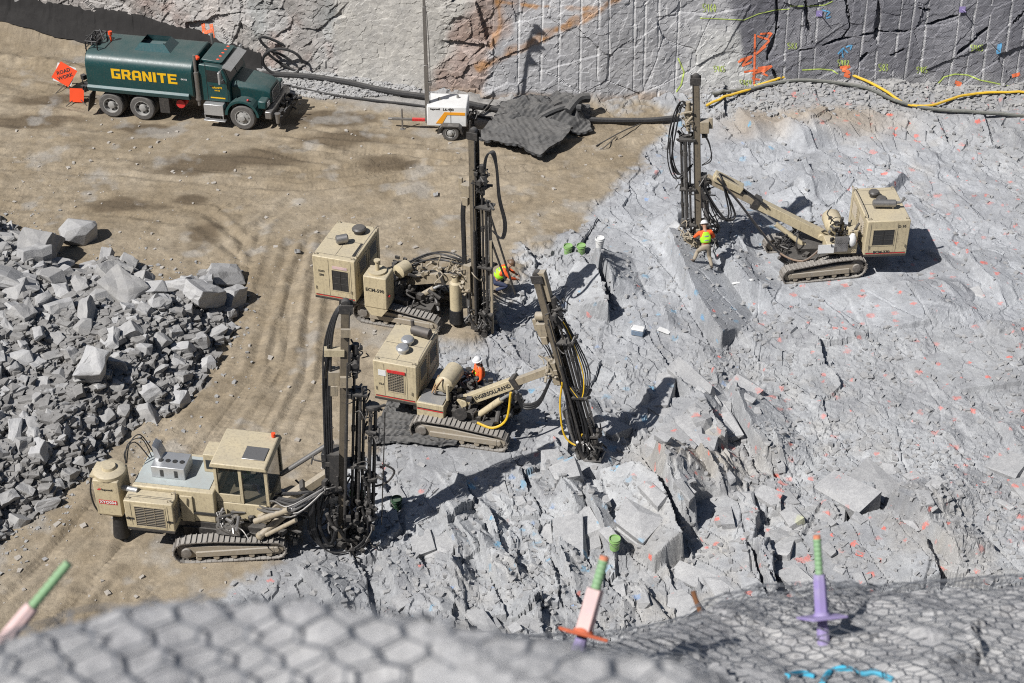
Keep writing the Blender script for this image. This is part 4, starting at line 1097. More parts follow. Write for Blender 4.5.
def housing(rig, a, b, ns, grille, letters, stripe=True, gm=DARK, bars='open'):
    """engine housing with its doors, louvres and writing on the near face"""
    mb = MB(); mb.bb(a, b); hs = mb.build('engine_housing', TAN, rig, .03)
    yn = a[1] if ns < 0 else b[1]
    x0, x1, z0, z1 = a[0], b[0], a[2], b[2]
    gx0, gx1, gz0, gz1 = grille
    mb = MB(); y1 = yn+ns*.012
    mb.bb((gx0-.04, yn-ns*.01, gz0-.04), (gx1+.04, y1, gz0)); mb.bb((gx0-.04, yn-ns*.01, gz1), (gx1+.04, y1, gz1+.04))
    mb.bb((gx0-.04, yn-ns*.01, gz0), (gx0, y1, gz1)); mb.bb((gx1, yn-ns*.01, gz0), (gx1+.04, y1, gz1)); mb.build('grille_frame', TAN, hs)
    mb = MB(); mb.bb((gx0, yn+ns*.002, gz0), (gx1, yn+ns*.004, gz1)); mb.build('grille_opening', LETTER, hs)
    mb = MB(); n = 11
    if bars == 'open': n = 3
    for k in range(n+1):
        z = gz0+(gz1-gz0)*k/n; mb.bb((gx0, yn+ns*.005, z-.006), (gx1, yn+ns*.013, z+.006))
    n = {'open': 2, 'grid': 7, 'slats': 3}[bars]
    for k in range(n+1):
        x = gx0+(gx1-gx0)*k/n; mb.bb((x-.005, yn+ns*.014, gz0), (x+.005, yn+ns*.019, gz1))
    mb.build('grille', gm, hs)
    # louvred long side facing the boom
    mb = MB(); xf = b[0]
    for k, (ya, yb) in enumerate(((.12, .47), (.53, .90))):
        Y0 = a[1]+(b[1]-a[1])*ya; Y1 = a[1]+(b[1]-a[1])*yb
        mb.bb((xf+.003, Y0, z0+.25), (xf+.012, Y1, z0+.27)); mb.bb((xf+.003, Y0, z1-.2), (xf+.012, Y1, z1-.18)); mb.bb((xf+.003, Y0, z0+.28), (xf+.012, Y0+.02, z1-.21)); mb.bb((xf+.003, Y1-.02, z0+.28), (xf+.012, Y1, z1-.21))
        for q in range(7):
            z = z1-.27-q*.07; mb.add(*boxvf(.03, (Y1-Y0)*.7, .012), Matrix.Translation((xf+.016, (Y0+Y1)/2, z)) @ Matrix.Rotation(.6, 4, 'Y'))
    mb.build('side_door', TAN2, hs)
    mb = MB(); mb.bb((x0+.02, yn+ns*.0, z0-.07), (x1-.02, yn-ns*.3, z0-.002)); mb.build('base_rail', DARK, hs)
    # seams, lifting eyes and latches
    mb = MB(); ym = a[1]+(b[1]-a[1])*.5
    mb.bb((x0+.06, ym-.006, z1+.001), (x1-.06, ym+.006, z1+.006)); mb.bb((x0+.06, a[1]+.2, z1+.001), (x1-.06, a[1]+.21, z1+.006)); mb.bb(((x0+x1)/2-.005, a[1]+.22, z1+.001), ((x0+x1)/2+.005, ym-.01, z1+.006)); mb.build('roof_seam', DARK, hs)
    mb = MB(); mb.bb((gx0-.12, yn+ns*.002, z0+.12), (gx0-.112, yn+ns*.006, z1-.08)); mb.build('door_seam', DARK, hs)
    mb = MB(); mb.bb((gx1+.10, yn+ns*.002, z0+.12), (gx1+.108, yn+ns*.006, z1-.08)); mb.build('door_seam', DARK, hs)
    for xx, yy in ((x0+.1, a[1]+.1), (x1-.1, a[1]+.1), (x0+.1, b[1]-.1), (x1-.1, b[1]-.1)):
        mb = MB(); mb.tube([(xx-.05, yy, z1), (xx-.04, yy, z1+.07), (xx+.04, yy, z1+.07), (xx+.05, yy, z1)], .012, 5); mb.build('lifting_eye', TAN2, hs)
    MB().tube([(x1+.02, a[1]+.25, z1+.0), (x1+.05, a[1]+.25, z1+.22), (x1+.05, b[1]-.3, z1+.22), (x1+.02, b[1]-.3, z1)], .016, 6).build('handrail', TAN2, hs)
    for q in range(2):
        mb = MB(); xx = x0+.1+q*(x1-x0-.24); mb.cyl((xx, yn+ns*.03, z0+.3), (xx, yn+ns*.03, z0+.42), .012, n=6); mb.build('door_handle', DARK, hs)
    xd = (1, 0, 0) if ns < 0 else (-1, 0, 0)
    for body, sz, x, z, m, bold in letters:
        text(body, body, sz, face_mat((x, yn+ns*.006, z), xd, (0, 0, 1)), m, 'lettering', hs, bold)
    if stripe:
        mb = MB(); mb.bb((x0+.06, yn+ns*.004, z0+.05), (x1-.06, yn+ns*.007, z0+.08)); mb.build('stripe', REDP, hs)
        mb = MB(); mb.bb((x0+.06, yn+ns*.004, z0+.083), (x1-.06, yn+ns*.007, z0+.10)); mb.build('stripe', LETTER, hs)
    return hs
def muffler(hs, a, b, r=.13, m=MUFF, stack=None):
    mb = MB(); a = Vector(a); b = Vector(b); d = (b-a).normalized()
    mb.lathe(a, d, [(0, r*.6), (.04, r), ((b-a).length-.04, r), ((b-a).length, r*.6)], 16)
    c = (a+b)/2; mb.cyl(a+d*.1, a+d*.1-Vector((0, 0, r+.06)), r*.35); mb.cyl(b-d*.1, b-d*.1-Vector((0, 0, r+.06)), r*.35)
    o = mb.build('muffler', m, hs)
    if stack: MB().tube([Vector(p) for p in stack], r*.4, 8).build('exhaust_pipe', m, hs)
def cap(hs, p, r=.17, m=DARK):
    MB().lathe(p, (0, 0, 1), [(0, r*.75), (.11, r*.75), (.115, r), (.17, r), (.22, r*.8), (.235, r*.3)], 18).build('air_cleaner', m, hs)
def boom(rig, a, b, ns, col=TAN, w_=.26, cylr=.09, ext=True, cyl_from=None, name='boom'):
    a, b = Vector(a), Vector(b); d = b-a; L = d.length; X = d.normalized(); Yd = Vector((0, 0, 1)).cross(X).normalized(); Zd = X.cross(Yd)
    M = Matrix((X, Yd, Zd)).transposed().to_4x4(); M.translation = a
    mb = MB(M); mb.bb((-.2, -w_/2, -w_*.6), (L*.58, w_/2, w_*.6)); mb.cyl((0, -w_*.8, 0), (0, w_*.8, 0), .12); bo = mb.build(name, col, rig, .015)
    mb = MB(M); mb.bb((L*.58, -w_*.38, -w_*.42), (L, w_*.38, w_*.42)); mb.build('boom_extension', TAN2, bo, .01)
    mb = MB(M); mb.bb((L*.55, -w_*.62, -w_*.75), (L*.60, w_*.62, w_*.75)); mb.build('boom_collar', DARK, bo)
    c0 = Vector(cyl_from) if cyl_from else a+Vector((.1, 0, -.6)); c1 = M @ Vector((L*.55, 0, -w_*.8))
    mid = c0+(c1-c0)*.6
    mb = MB(); mb.cyl(c0, mid, cylr, n=14); mb.ball(c0, cylr*1.25, 10); mb.build('lift_cylinder', col, bo)
    MB().cyl(mid, c1, cylr*.5, n=10).build('cylinder_rod', SILVER, bo)
    return M, L, bo

# --- rig right of centre, facing left (far right of the photo)
def rig_right():
    ns = 1
    rig, Mi = rig_base('drill_rig', 'tan drill rig at the far right, facing left, with upright mast and long boom', 819, 279, 184, ns)
    Mt = Matrix.Rotation(R(6), 4, 'Z')
    track(rig, Mt, 1.0, ns); track(rig, Mt, -1.0, ns)
    mb = MB(); mb.bb((-1.2, -.8, .45), (1.0, .8, .70)); mb.bb((-.7, -.5, .7), (.7, .5, .92)); clutter(mb, (.7, 0, .6), (1.3, 1.3, .5), 46, 4, .2); mb.build('undercarriage', DARK, rig)
    hs = housing(rig, (-2.88, -1.15, .95), (-1.40, 1.1, 2.28), ns, (-2.35, -1.65, 1.35, 1.93), [('ECM-370', .15, -2.0, 1.06, LETTER, .004), ('D 10', .13, -2.6, 2.05, LETTER, .004)])
    cap(hs, (-2.0, -.55, 2.28), .19, DARK); cap(hs, (-2.15, -.1, 2.28), .19, DARK)
    muffler(hs, (-1.75, .22, 2.48), (-2.55, .30, 2.48), .13, STEEL, [(-2.5, .3, 2.5), (-2.7, .32, 2.55), (-2.8, .3, 2.7)])
    mb = MB(); mb.lathe((-.55, -.55, 1.62), (0, 1, 0), [(0, .12), (.08, .27), (.16, .32), (.85, .32), (.95, .26), (1.0, .1)], 20); mb.build('receiver_tank', TAN, rig)
    mb = MB(); mb.bb((-1.2, .35, .95), (-.15, .95, 1.35)); mb.bb((-1.22, .4, 1.36), (-.9, .8, 1.75)); mb.build('pump_box', TAN, rig, .02)
    mb = MB(); clutter(mb, (-.75, .55, 1.55), (.9, .8, .7), 50, 8, .15); mb.build('hydraulic_fittings', DARK, rig)
    mb = MB(); mb.box((-.62, 1.0, 1.38), (.46, .10, .56)); mb.build('control_panel', STEEL, rig, .01)
    mb = MB()
    for k in range(7): mb.cyl((-.80+.06*k, 1.06, 1.45), (-.80+.06*k, 1.16, 1.5), .012, n=6)
    mb.build('lever', LETTER, rig)
    mb = MB(); mb.box((-.08, 1.12, 1.28), (.55, .01, .34)); mb.build('white_sheet', WHITE, rig)
    mb = MB(); mb.ball((-1.0, .95, 1.5), .2, 12, (.7, .7, 1.3)); mb.build('water_tank', WHITE, rig)
    foot = Mi @ on(696, 246); top = Mi @ (on(696, 246)+Vector((-.45, .25, 6.2)))
    a = Vector((-.15, .15, 1.25)); u = (foot-a); u.z = 0; u.normalize()
    tip = foot+(top-foot)*.34-u*.35+Vector((0, 0, .55))
    M, L, bo = boom(rig, a, tip, ns, TAN, .28, .09, cyl_from=(.35, .2, .8))
    MB(M).bb((L*.72, -.2, .10), (L*.96, .2, .34)).build('boom_head', TAN, bo, .02)
    Mm, LL, m_, uu, vv = mast(rig, foot, top, u, TAN2, 0, 11)
    mb = MB(Mm); mb.bb((-.4, -.2, LL*.30), (-.2, .2, LL*.44)); clutter(mb, (-.35, 0, LL*.36), (.4, .5, .8), 26, 12, .15); mb.build('mast_bracket', DARK, rig)
    P = lambda x, y, z: Mm @ Vector((x, y, z))
    hoses(rig, [P(.15, 0, LL*.83), P(.45, 0, LL*.86), P(.75, 0, LL*.7), P(.82, 0, LL*.52), P(.55, 0, LL*.43), P(.1, 0, LL*.5)], 5, .10, 1, .026)
    hoses(rig, [P(-.05, 0, LL*.72), P(-.5, 0, LL*.66), P(-.62, 0, LL*.55), P(-.25, 0, LL*.5)], 2, .06, 2, .018)
    hoses(rig, [P(-.2, .1, LL*.42), P(-.5, .2, LL*.30), P(-.9, .3, LL*.2), P(-1.2, .2, LL*.22), P(-.9, .2, LL*.40), tip+Vector((-.5, 0, .1)), a+(tip-a)*.5+Vector((0, .2, .1))], 4, .12, 3, .026)
    hoses(rig, [P(-.3, .1, LL*.40), P(-.4, .1, LL*.24), P(-.7, .1, LL*.12), P(-.35, .1, LL*.08), P(-.1, 0, LL*.18)], 5, .14, 4, .022)
    for q in (0, .07): hose(rig, [tip+Vector((-.3, .25+q, .15)), tip+(a-tip)*.25+Vector((0, .35+q, -.1)), tip+(a-tip)*.45+Vector((0, .6+q, -.7)), tip+(a-tip)*.62+Vector((0, .8, -1.1)), a+Vector((.75, .75, -.55)), a+Vector((.1, .65, -.05))], .036, painted('brown_hose_skin', (.28, .19, .13), .6, .3, dust=.3) if q == 0 else BLACK)
    hoses(rig, [a+Vector((.2, -.3, .3)), a+Vector((.8, -.3, .1)), a+Vector((1.3, -.2, -.4)), a+Vector((.8, 0, -.7))], 4, .15, 5, .025)
    mb = MB(Mm); clutter(mb, (-.3, 0, .5), (.8, .7, .9), 40, 17, .15); mb.build('foot_hydraulics', DARK, rig)
    return rig
rig_right()

# --- upper middle rig
def rig_upper():
    ns = -1
    rig, Mi = rig_base('drill_rig', 'tan drill rig furthest up the dirt, with a tank lettered ECM-590', 398, 326, -17, ns)
    track(rig, Matrix(), -1.0, ns); track(rig, Matrix(), .75, ns)
    mb = MB(); mb.bb((-1.2, -.8, .45), (1.1, .6, .72)); mb.bb((-1.9, -.8, .7), (.3, .6, .9)); clutter(mb, (.6, -.1, .8), (1.3, 1.1, .6), 46, 14, .2); mb.build('undercarriage', DARK, rig)
    hs = housing(rig, (-2.72, -1.4, .95), (-1.25, .85, 2.5), ns, (-2.05, -1.5, 1.30, 2.05), [('5D03', .1, -2.42, 1.95, LETTER, .003), ('590', .11, -2.42, 1.8, LETTER, .004)], gm=DARK)
    mb = MB(); mb.bb((-2.03, -1.418, 2.12), (-1.52, -1.408, 2.22)); mb.build('warning_plate', PINK, hs)
    cap(hs, (-1.75, .35, 2.5), .24, DARK)
    muffler(hs, (-2.22, -.55, 2.66), (-1.85, -.35, 2.70), .15, STEEL)
    mb = MB(); mb.bb((-1.45, -1.1, 2.502), (-1.34, -.3, 2.512)); mb.build('roof_slot', LETTER, hs)
    mb = MB(); mb.bb((-.98, -1.42, .85), (-.18, -.7, 2.05)); tk = mb.build('hydraulic_tank', TAN, rig, .04)
    mb = MB(); mb.prism([(-.98, .85), (-.18, .85), (-.4, .55), (-.76, .55)], -1.40, -.72); mb.build('tank_hopper', TAN, tk)
    mb = MB(); mb.cyl((-.6, -1.05, 2.05), (-.6, -1.05, 2.12), .3, n=20); mb.cyl((-.6, -1.05, 2.12), (-.6, -1.05, 2.45), .07); mb.cyl((-.6, -1.05, 2.45), (-.6, -1.05, 2.5), .11)
    mb.lathe((-.15, -.5, 1.75), (.2, .5, 0), [(0, .1), (.08, .24), (.5, .24), (.58, .1)], 16); mb.build('filter_cap', TAN, tk)
    text('ecm', 'ECM-590', .17, face_mat((-.58, -1.427, 1.55), (1, 0, 0), (0, 0, 1)), LETTER, 'lettering', tk, .004)
    MB().ball((-.14, -1.3, 1.35), .05).build('red_lamp', REDP, tk)
    foot = Mi @ on(480, 330); top = foot+(Mi.to_3x3() @ Vector((-.05, .15, 7.25)))
    a = Vector((.05, .0, 1.25)); u = (foot-a); u.z = 0; u.normalize()
    tip = foot+(top-foot)*.30-u*.3
    M, L, bo = boom(rig, a, tip, ns, TAN2, .30, .10, cyl_from=(.5, -.3, .8))
    mb = MB(M); clutter(mb, (L*.5, 0, .25), (L*.8, .5, .3), 36, 22, .16); mb.build('boom_hydraulics', TAN2, bo)
    Mm, LL, m_, uu, vv = mast(rig, foot, top, u, TAN2, 1, 21)
    P = lambda x, y, z: Mm @ Vector((x, y, z))
    mb = MB(Mm); mb.bb((-.45, -.25, LL*.22), (-.2, .25, LL*.36)); clutter(mb, (-.4, 0, LL*.28), (.4, .6, .9), 30, 23, .15); mb.build('mast_bracket', TAN2, rig)
    # heavy black tubes left of the beam, curving over
    for k in range(3):
        o = .07*k
        hose(rig, [P(-.40-o, -.1+o, LL*.18), P(-.42-o, -.1+o, LL*.45), P(-.42-o, -.1+o, LL*.62), P(-.33-o*.5, -.1+o, LL*.70), P(-.15, -.05+o, LL*.72)], .045)
    for k in range(4):
        o = .05*k
        hose(rig, [P(.22, -.05+o, LL*.80), P(.32, -.05+o, LL*.90), P(.52+o*.3, -.05+o, LL*.93), P(.66+o*.3, 0, LL*.86), P(.72+o*.5, 0, LL*.72), P(.90+o*.6, 0, LL*.60), P(.80+o*.5, 0, LL*.52), P(.5, 0, LL*.55)], .026)
    mb = MB(); mb.cyl(P(.45, 0, LL*.62), P(1.15, .3, LL*.22), .035); mb.cyl(P(.45, 0, LL*.5), P(.9, .1, LL*.3), .035); mb.build('mast_strut', DARK, rig)
    mb = MB(Mm); mb.bb((.42, -.06, .1), (.50, .02, LL*.5)); mb.build('rod_tube', TAN2, m_)
    mb = MB(Mm); mb.lathe((-.75, -.2, .35), (0, 0, 1), [(0, .24), (.5, .22)], 16); mb.build('rubber_boot', BLACK, rig)
    mb = MB(Mm); mb.lathe((-.75, -.2, .86), (0, 0, 1), [(0, .2), (1.0, .2), (1.05, .12), (1.25, .1)], 16); mb.build('dust_pipe', TAN, rig)
    hoses(rig, [a+Vector((-.2, .2, .3)), a+Vector((.7, .3, .75)), tip+Vector((-.8, .1, .45)), tip+Vector((-.2, .1, .3))], 6, .16, 31, .026)
    hoses(rig, [a+Vector((-.3, .1, .1)), a+Vector((.5, -.2, .3)), a+Vector((1.2, -.1, .55)), tip+Vector((-.2, -.1, .0))], 4, .12, 32, .03)
    mb = MB(); clutter(mb, (-.1, 0, 1.3), (.9, 1.3, .8), 60, 24, .16); mb.build('hydraulic_fittings', DARK, rig)
    mb = MB(Mm); clutter(mb, (.0, 0, .55), (.9, .8, 1.0), 46, 27, .15); mb.build('foot_hydraulics', DARK, rig)
    return rig
rig_upper()

# --- middle rig with leaning mast
def rig_middle():
    ns = -1
    rig, Mi = rig_base('drill_rig', 'tan drill rig in the middle with leaning mast and dark letters on its boom', 458, 443, -17, ns)
    Mt = Matrix.Rotation(R(4), 4, 'Z')
    track(rig, Mt, -1.0, ns); track(rig, Mt, .85, ns)
    mb = MB(); mb.bb((-1.2, -.8, .45), (1.0, .7, .72)); mb.bb((-1.5, -.7, .72), (.4, .7, .92)); clutter(mb, (.8, 0, .75), (1.3, 1.2, .6), 56, 34, .2); mb.build('undercarriage', DARK, rig)
    hs = housing(rig, (-2.72, -.75, .98), (-1.35, 1.3, 2.32), ns, (-2.25, -1.75, 1.3, 1.95), [('XL6', .1, -2.47, 1.5, LETTER, .002)], gm=TAN2, bars='grid')
    mb = MB(); mb.bb((-2.55, -.768, 1.82), (-2.31, -.756, 2.02)); mb.build('notice_plate', WHITE, hs)
    mb = MB(); mb.bb((-2.27, -.790, 1.99), (-1.7, -.772, 2.09)); mb.build('warning_plate', REDP, hs)
    cap(hs, (-2.0, -.1, 2.32), .2, SILVER); cap(hs, (-2.0, .35, 2.32), .2, SILVER)
    muffler(hs, (-2.05, .85, 2.52), (-1.4, .75, 2.52), .15, MUFF, [(-2.0, .85, 2.55), (-2.02, .85, 2.85)])
    mb = MB(); mb.bb((-1.3, -.95, .72), (-.45, -.2, 1.22)); pb = mb.build('pump_box', TAN, rig, .02)
    mb = MB(); mb.bb((-1.28, -.958, .98), (-.47, -.953, 1.02)); mb.build('stripe', REDP, pb)
    mb = MB(); mb.bb((-1.28, -.958, 1.022), (-.47, -.953, 1.05)); mb.build('stripe', LETTER, pb)
    mb = MB(); mb.bb((-1.25, -.9, 1.222), (-.5, -.3, 1.26)); mb.build('pump_lid', SILVER, pb)
    mb = MB(); mb.lathe((-.62, -.55, 1.62), (.1, 1, 0), [(0, .08), (.06, .22), (.14, .29), (.95, .29), (1.02, .2)], 20); mb.build('receiver_tank', TAN, rig)
    mb = MB(); mb.cyl((-.42, -.62, 1.25), (-.42, -.62, 1.8), .05); mb.build('vent_pipe', TAN, rig)
    hoses(rig, [(-.62, -.5, 1.9), (-.75, -.75, 1.75), (-.95, -.5, 1.35), (-.8, -.3, 1.85)], 2, .05, 51, .02, painted('tan_hose_skin', (.45, .28, .14), .6, .3, dust=.2))
    foot = Mi @ on(590, 457); up = Mi.to_3x3() @ Vector((-1.5, .35, 6.1)); top = foot+up
    a = Vector((.05, -.35, 1.15)); u = (foot-a); u.z = 0; u.normalize()
    tip = foot+(top-foot)*.50-u*.35
    M, L, bo = boom(rig, a, tip, ns, TAN, .26, .10, cyl_from=(.45, -.5, .75))
    text('t', 'INGERSOLL-RAND', .17, M @ face_mat((L*.33, -.137, .0), (1, 0, 0), (0, 0, 1)), LETTER, 'lettering', bo, .006)
    Mm, LL, m_, uu, vv = mast(rig, foot, top, u, TAN2, 2, 41)
    P = lambda x, y, z: Mm @ Vector((x, y, z))
    mb = MB(Mm); mb.bb((-.4, -.22, LL*.44), (-.2, .22, LL*.56)); clutter(mb, (-.35, 0, LL*.5), (.4, .5, .8), 26, 43, .15); mb.build('mast_bracket', TAN2, rig)
    mb = MB(Mm); mb.bb((-.10, -.1, LL*.88), (.16, .1, LL*1.03)); mb.cyl((-.45, -.05, LL*.80), (-.2, -.05, LL*.80), .13); mb.build('winch', TAN2, m_, .01)
    for k in range(6):
        o = .05*k
        hose(rig, [P(.2, -.15+o, LL*.82), P(.42, -.15+o, LL*.70), P(.40+o, -.12+o, LL*.48), P(.25+o*.5, -.2, LL*.36), P(-.1, -.2+o, LL*.46)], .02, YHOSE if k == 2 else None)
    hoses(rig, [P(-.1, -.1, LL*.48), P(-.1, -.2, LL*.30), P(-.15, -.2, LL*.12), P(.05, -.2, LL*.05), P(.2, -.15, LL*.20), P(.1, -.1, LL*.4)], 5, .10, 44, .022)
    hoses(rig, [P(-.35, 0, LL*.80), P(-.55, 0, LL*.70), P(-.42, 0, LL*.62), P(-.3, 0, LL*.5)], 3, .06, 45, .018)
    hose(rig, [P(-.15, -.15, LL*.45), P(-.4, -.2, LL*.32), P(-.5, -.25, LL*.16), P(-.2, -.25, LL*.10), P(.05, -.2, LL*.16)], .03, YHOSE)
    for k in range(3):
        o = .07*k
        hose(rig, [a+Vector((.6, .25+o, .1)), a+Vector((1.3, .1+o, .15)), tip+(a-tip)*.4+Vector((0, -.25, -.2)), tip+(a-tip)*.32+Vector((0, -.25, -.75-o)), tip+(a-tip)*.15+Vector((0, -.25, -.85-o)), tip+Vector((-.1, -.2, -.4)), tip+Vector((.05, -.1, .0))], .042)
    hose(rig, [a+Vector((.5, -.45, -.4)), a+Vector((1.0, -.5, -.45)), a+Vector((1.4, -.4, -.1)), tip+(a-tip)*.45+Vector((0, -.3, -.15))], .04, YHOSE)
    hoses(rig, [a+Vector((0, .2, .2)), a+Vector((.6, .3, .1)), a+Vector((1.1, .5, -.4)), a+Vector((.6, .6, -.6))], 5, .2, 46, .03)
    mb = MB(); clutter(mb, (-.05, .1, 1.1), (1.3, 1.5, .7), 80, 47, .17); mb.build('hydraulic_fittings', DARK, rig)
    mb = MB(); mb.lathe((.05, -.85, 1.0), (.2, -1, .2), [(0, .2), (.04, .2)], 18); mb.build('hose_reel', DARK, rig)
    mb = MB(Mm); clutter(mb, (.0, 0, .45), (.7, .6, .8), 30, 48, .14); mb.build('foot_hydraulics', STEEL, rig)
    mb = MB(Mm); mb.box((.15, .0, .04), (.55, .5, .05)); mb.build('foot_plate', STEEL, m_)
    return rig
rig_middle()

# --- lower left rig with cab
def rig_cab():
    ns = -1
    rig, Mi = rig_base('drill_rig', 'large tan drill rig with a glazed cab and tall black mast at the lower left', 230, 558, -9, ns)
    Mt = Matrix.Translation((-.12, 0, 0)) @ Matrix.Rotation(R(11), 4, 'Z') @ Matrix.Rotation(R(-3), 4, 'Y')
    track(rig, Mt, -1.0, ns, 3.1); track(rig, Mt, .95, ns, 3.1)
    mb = MB(); mb.bb((-1.3, -.8, .45), (1.1, .7, .80)); mb.bb((-2.6, -.75, .8), (1.0, .8, .98)); clutter(mb, (1.2, 0, .8), (1.2, 1.4, .8), 60, 54, .22); mb.build('undercarriage', DARK, rig)
    mb = MB(); mb.bb((-2.65, -.75, .99), (-.35, .85, 2.05)); bd = mb.build('body', TAN, rig, .04)
    mb = MB(); mb.bb((-2.6, -.6, 2.052), (-.5, .7, 2.07)); mb.build('top_deck', painted('blue_grey_deck', (.40, .47, .48), .5, .4, dust=.5), bd)
    hs = housing(rig, (-2.72, -1.28, 1.0), (-1.35, -.752, 1.95), ns, (-2.42, -1.60, 1.12, 1.78), [], stripe=False, gm=TAN2, bars='slats')
    mb = MB(); mb.bb((-1.34, -.80, 1.3), (-.3, -.757, 1.36)); mb.build('stripe', LETTER, bd)
    mb = MB(); mb.bb((-2.70, -1.287, 1.30), (-2.47, -1.283, 1.37)); mb.bb((-1.55, -1.287, 1.30), (-1.37, -1.283, 1.37)); mb.build('stripe', LETTER, hs)
    mb = MB(); mb.bb((-1.30, -.81, 1.02), (-.95, -.757, 1.9)); mb.build('side_door', TAN, bd, .01)
    # dust collector at the tail
    mb = MB(); mb.bb((-3.62, -1.05, 1.15), (-2.9, -.25, 2.35)); dc = mb.build('dust_collector', TAN, rig, .03)
    mb = MB(); mb.lathe((-3.26, -.65, 2.35), (0, 0, 1), [(0, .44), (.10, .44), (.14, .38), (.16, .2), (.24, .18)], 22); mb.bb((-3.72, -.95, 2.36), (-3.3, -.35, 2.43)); mb.build('collector_lid', TAN, dc)
    mb = MB(); mb.add([(-3.6, -1.03, 1.15), (-2.92, -1.03, 1.15), (-2.92, -.27, 1.15), (-3.6, -.27, 1.15), (-3.35, -.75, .85), (-3.1, -.75, .85), (-3.1, -.52, .85), (-3.35, -.52, .85)], [(0, 1, 5, 4), (1, 2, 6, 5), (2, 3, 7, 6), (3, 0, 4, 7), (4, 5, 6, 7)]); mb.build('hopper', TAN, dc)
    mb = MB(); mb.lathe((-3.22, -.63, .12), (0, 0, 1), [(0, .24), (.1, .23), (.7, .17), (.74, .1)], 16); mb.build('rubber_boot', BLACK, dc)
    text('t', 'XYO034', .13, face_mat((-3.26, -1.063, 1.62), (1, 0, 0), (0, 0, 1)), WHITE, 'lettering', dc, .004)
    mb = MB(); mb.bb((-3.52, -1.058, 1.55), (-3.0, -1.053, 1.69)); mb.build('number_plate', REDP, dc)
    text('t', 'Ingersoll', .09, face_mat((-3.24, -1.06, 2.06), (1, 0, 0), (0, 0, 1)), LETTER, 'lettering', dc, .002)
    mb = MB(); mb.prism([(-3.44, 2.03), (-3.52, 2.03), (-3.47, 2.09), (-3.39, 2.09)], -1.060, -1.055); mb.build('badge', REDP, dc)
    mb = MB(); mb.cyl((-2.9, -.8, 1.98), (-2.45, -.85, 1.98), .08); mb.build('collector_pipe', SILVER, dc)
    mb = MB(); mb.tube([(-3.7, -.9, 2.3), (-3.74, -1.0, 1.9), (-3.7, -1.0, 1.4), (-3.55, -1.0, 1.1)], .025); mb.build('cable', BLACK, dc)
    # roof unit
    mb = MB(); mb.bb((-2.2, -.35, 2.07), (-1.25, .35, 2.45)); ac = mb.build('cooler_unit', SILVER, rig, .02)
    for k in range(4): MB().cyl((-2.0+.2*k, -.05, 2.452), (-2.0+.2*k, -.05, 2.468), .07).build('fan_vent', LETTER, ac)
    for x_ in (-1.95, -1.55):
        mb = MB()
        for k in range(6): mb.bb((x_, -.362, 2.14+k*.04), (x_+.1, -.352, 2.16+k*.04))
        mb.build('louvre', LETTER, ac)
    mb = MB(); mb.add([(-2.2, .0, 2.45), (-2.0, .0, 2.45), (-2.0, .4, 2.45), (-2.2, .4, 2.45), (-2.25, .05, 2.85), (-2.12, .05, 2.75), (-2.12, .4, 2.75), (-2.25, .4, 2.85)], [(0, 1, 5, 4), (1, 2, 6, 5), (2, 3, 7, 6), (3, 0, 4, 7), (4, 5, 6, 7)]); mb.build('intake_cowl', SILVER, ac)
    mb = MB(); mb.bb((-.85, .1, 2.07), (-.45, .7, 2.68)); mb.build('side_cabinet', TAN, rig, .02)
    mb = MB(); mb.bb((-.78, .085, 2.2), (-.52, .098, 2.5)); mb.build('cabinet_window', GLASS_D, rig)
    hoses(rig, [(-2.9, -.2, 2.3), (-2.85, 0, 2.8), (-2.6, .3, 2.9), (-2.4, .3, 2.3)], 3, .15, 61, .02)
    # cab: posts, panels and panes
    x0, x1, y0, y1, z0, zs, z1 = -.35, 1.15, -.55, .85, 1.0, 1.9, 2.86
    cabm = MB(); cabm.bb((x0, y0, z0), (x1-.1, y1, zs-.28))
    cab = cabm.build('cab', TAN, rig, .03)
    mb = MB(); p = .09
    for (xa, ya) in ((x0, y0), (x0, y1-p), (x1-p, y0), (x1-p, y1-p), ((x0+x1)/2-.06, y0)): MB().bb((xa, ya, zs-.28), (xa+p, ya+p, z1)).build('cab_post', TAN, cab, .01)
    mb.bb((x0+p, y0+.002, zs-.27), ((x0+x1)/2-.062, y0+.05, zs)); mb.build('window_sill', TAN, cab, .01)
    mb = MB(); mb.prism([(x0-.08, z1+.001), (x1+.05, z1+.001), (x1-.02, z1+.14), (x0-.02, z1+.16)], y0-.08, y1+.08); rf = mb.build('cab_roof', TAN, cab, .03)
    mb = MB(); mb.add(*boxvf(.62, .55, .02), Matrix.Translation((.72, -.05, z1+.165)) @ Matrix.Rotation(R(1), 4, 'Y')); mb.build('roof_hatch', STEEL, cab, .01)
    mb = MB(); mb.bb((x0+p, y0+.03, zs), ((x0+x1)/2-.06, y0+.045, z1)); mb.build('window', glassm, cab)
    mb = MB(); mb.bb(((x0+x1)/2+p-.06, y0+.03, zs-.28), (x1-p, y0+.045, z1)); mb.build('window', glassm, cab)
    mb = MB(); mb.bb((x1-.05, y0+p, zs-.28), (x1-.035, y1-p, z1)); mb.build('windscreen', glassm, cab)
    mb = MB(); mb.bb((x0+.02, y0+p, zs), (x0+.035, y1-p, z1)); mb.build('rear_window', glassm, cab)
    mb = MB(); mb.box((.3, .15, 1.85), (.5, .5, .12)); mb.box((.08, .15, 2.2), (.1, .5, .65)); mb.build('seat', DARK, cab, .03)
    mb = MB(); mb.cyl((x1-.15, y1-.1, z1+.16), (x1-.15, y1-.1, z1+.27), .06); mb.build('beacon', ORG, cab)
    foot = Mi @ on(345, 545); top = foot+(Mi.to_3x3() @ Vector((.50, .4, 7.7)))
    a = Vector((1.0, -.45, 1.25)); u = (foot-a); u.z = 0; u.normalize()
    tip = foot+(top-foot)*.34-u*.3
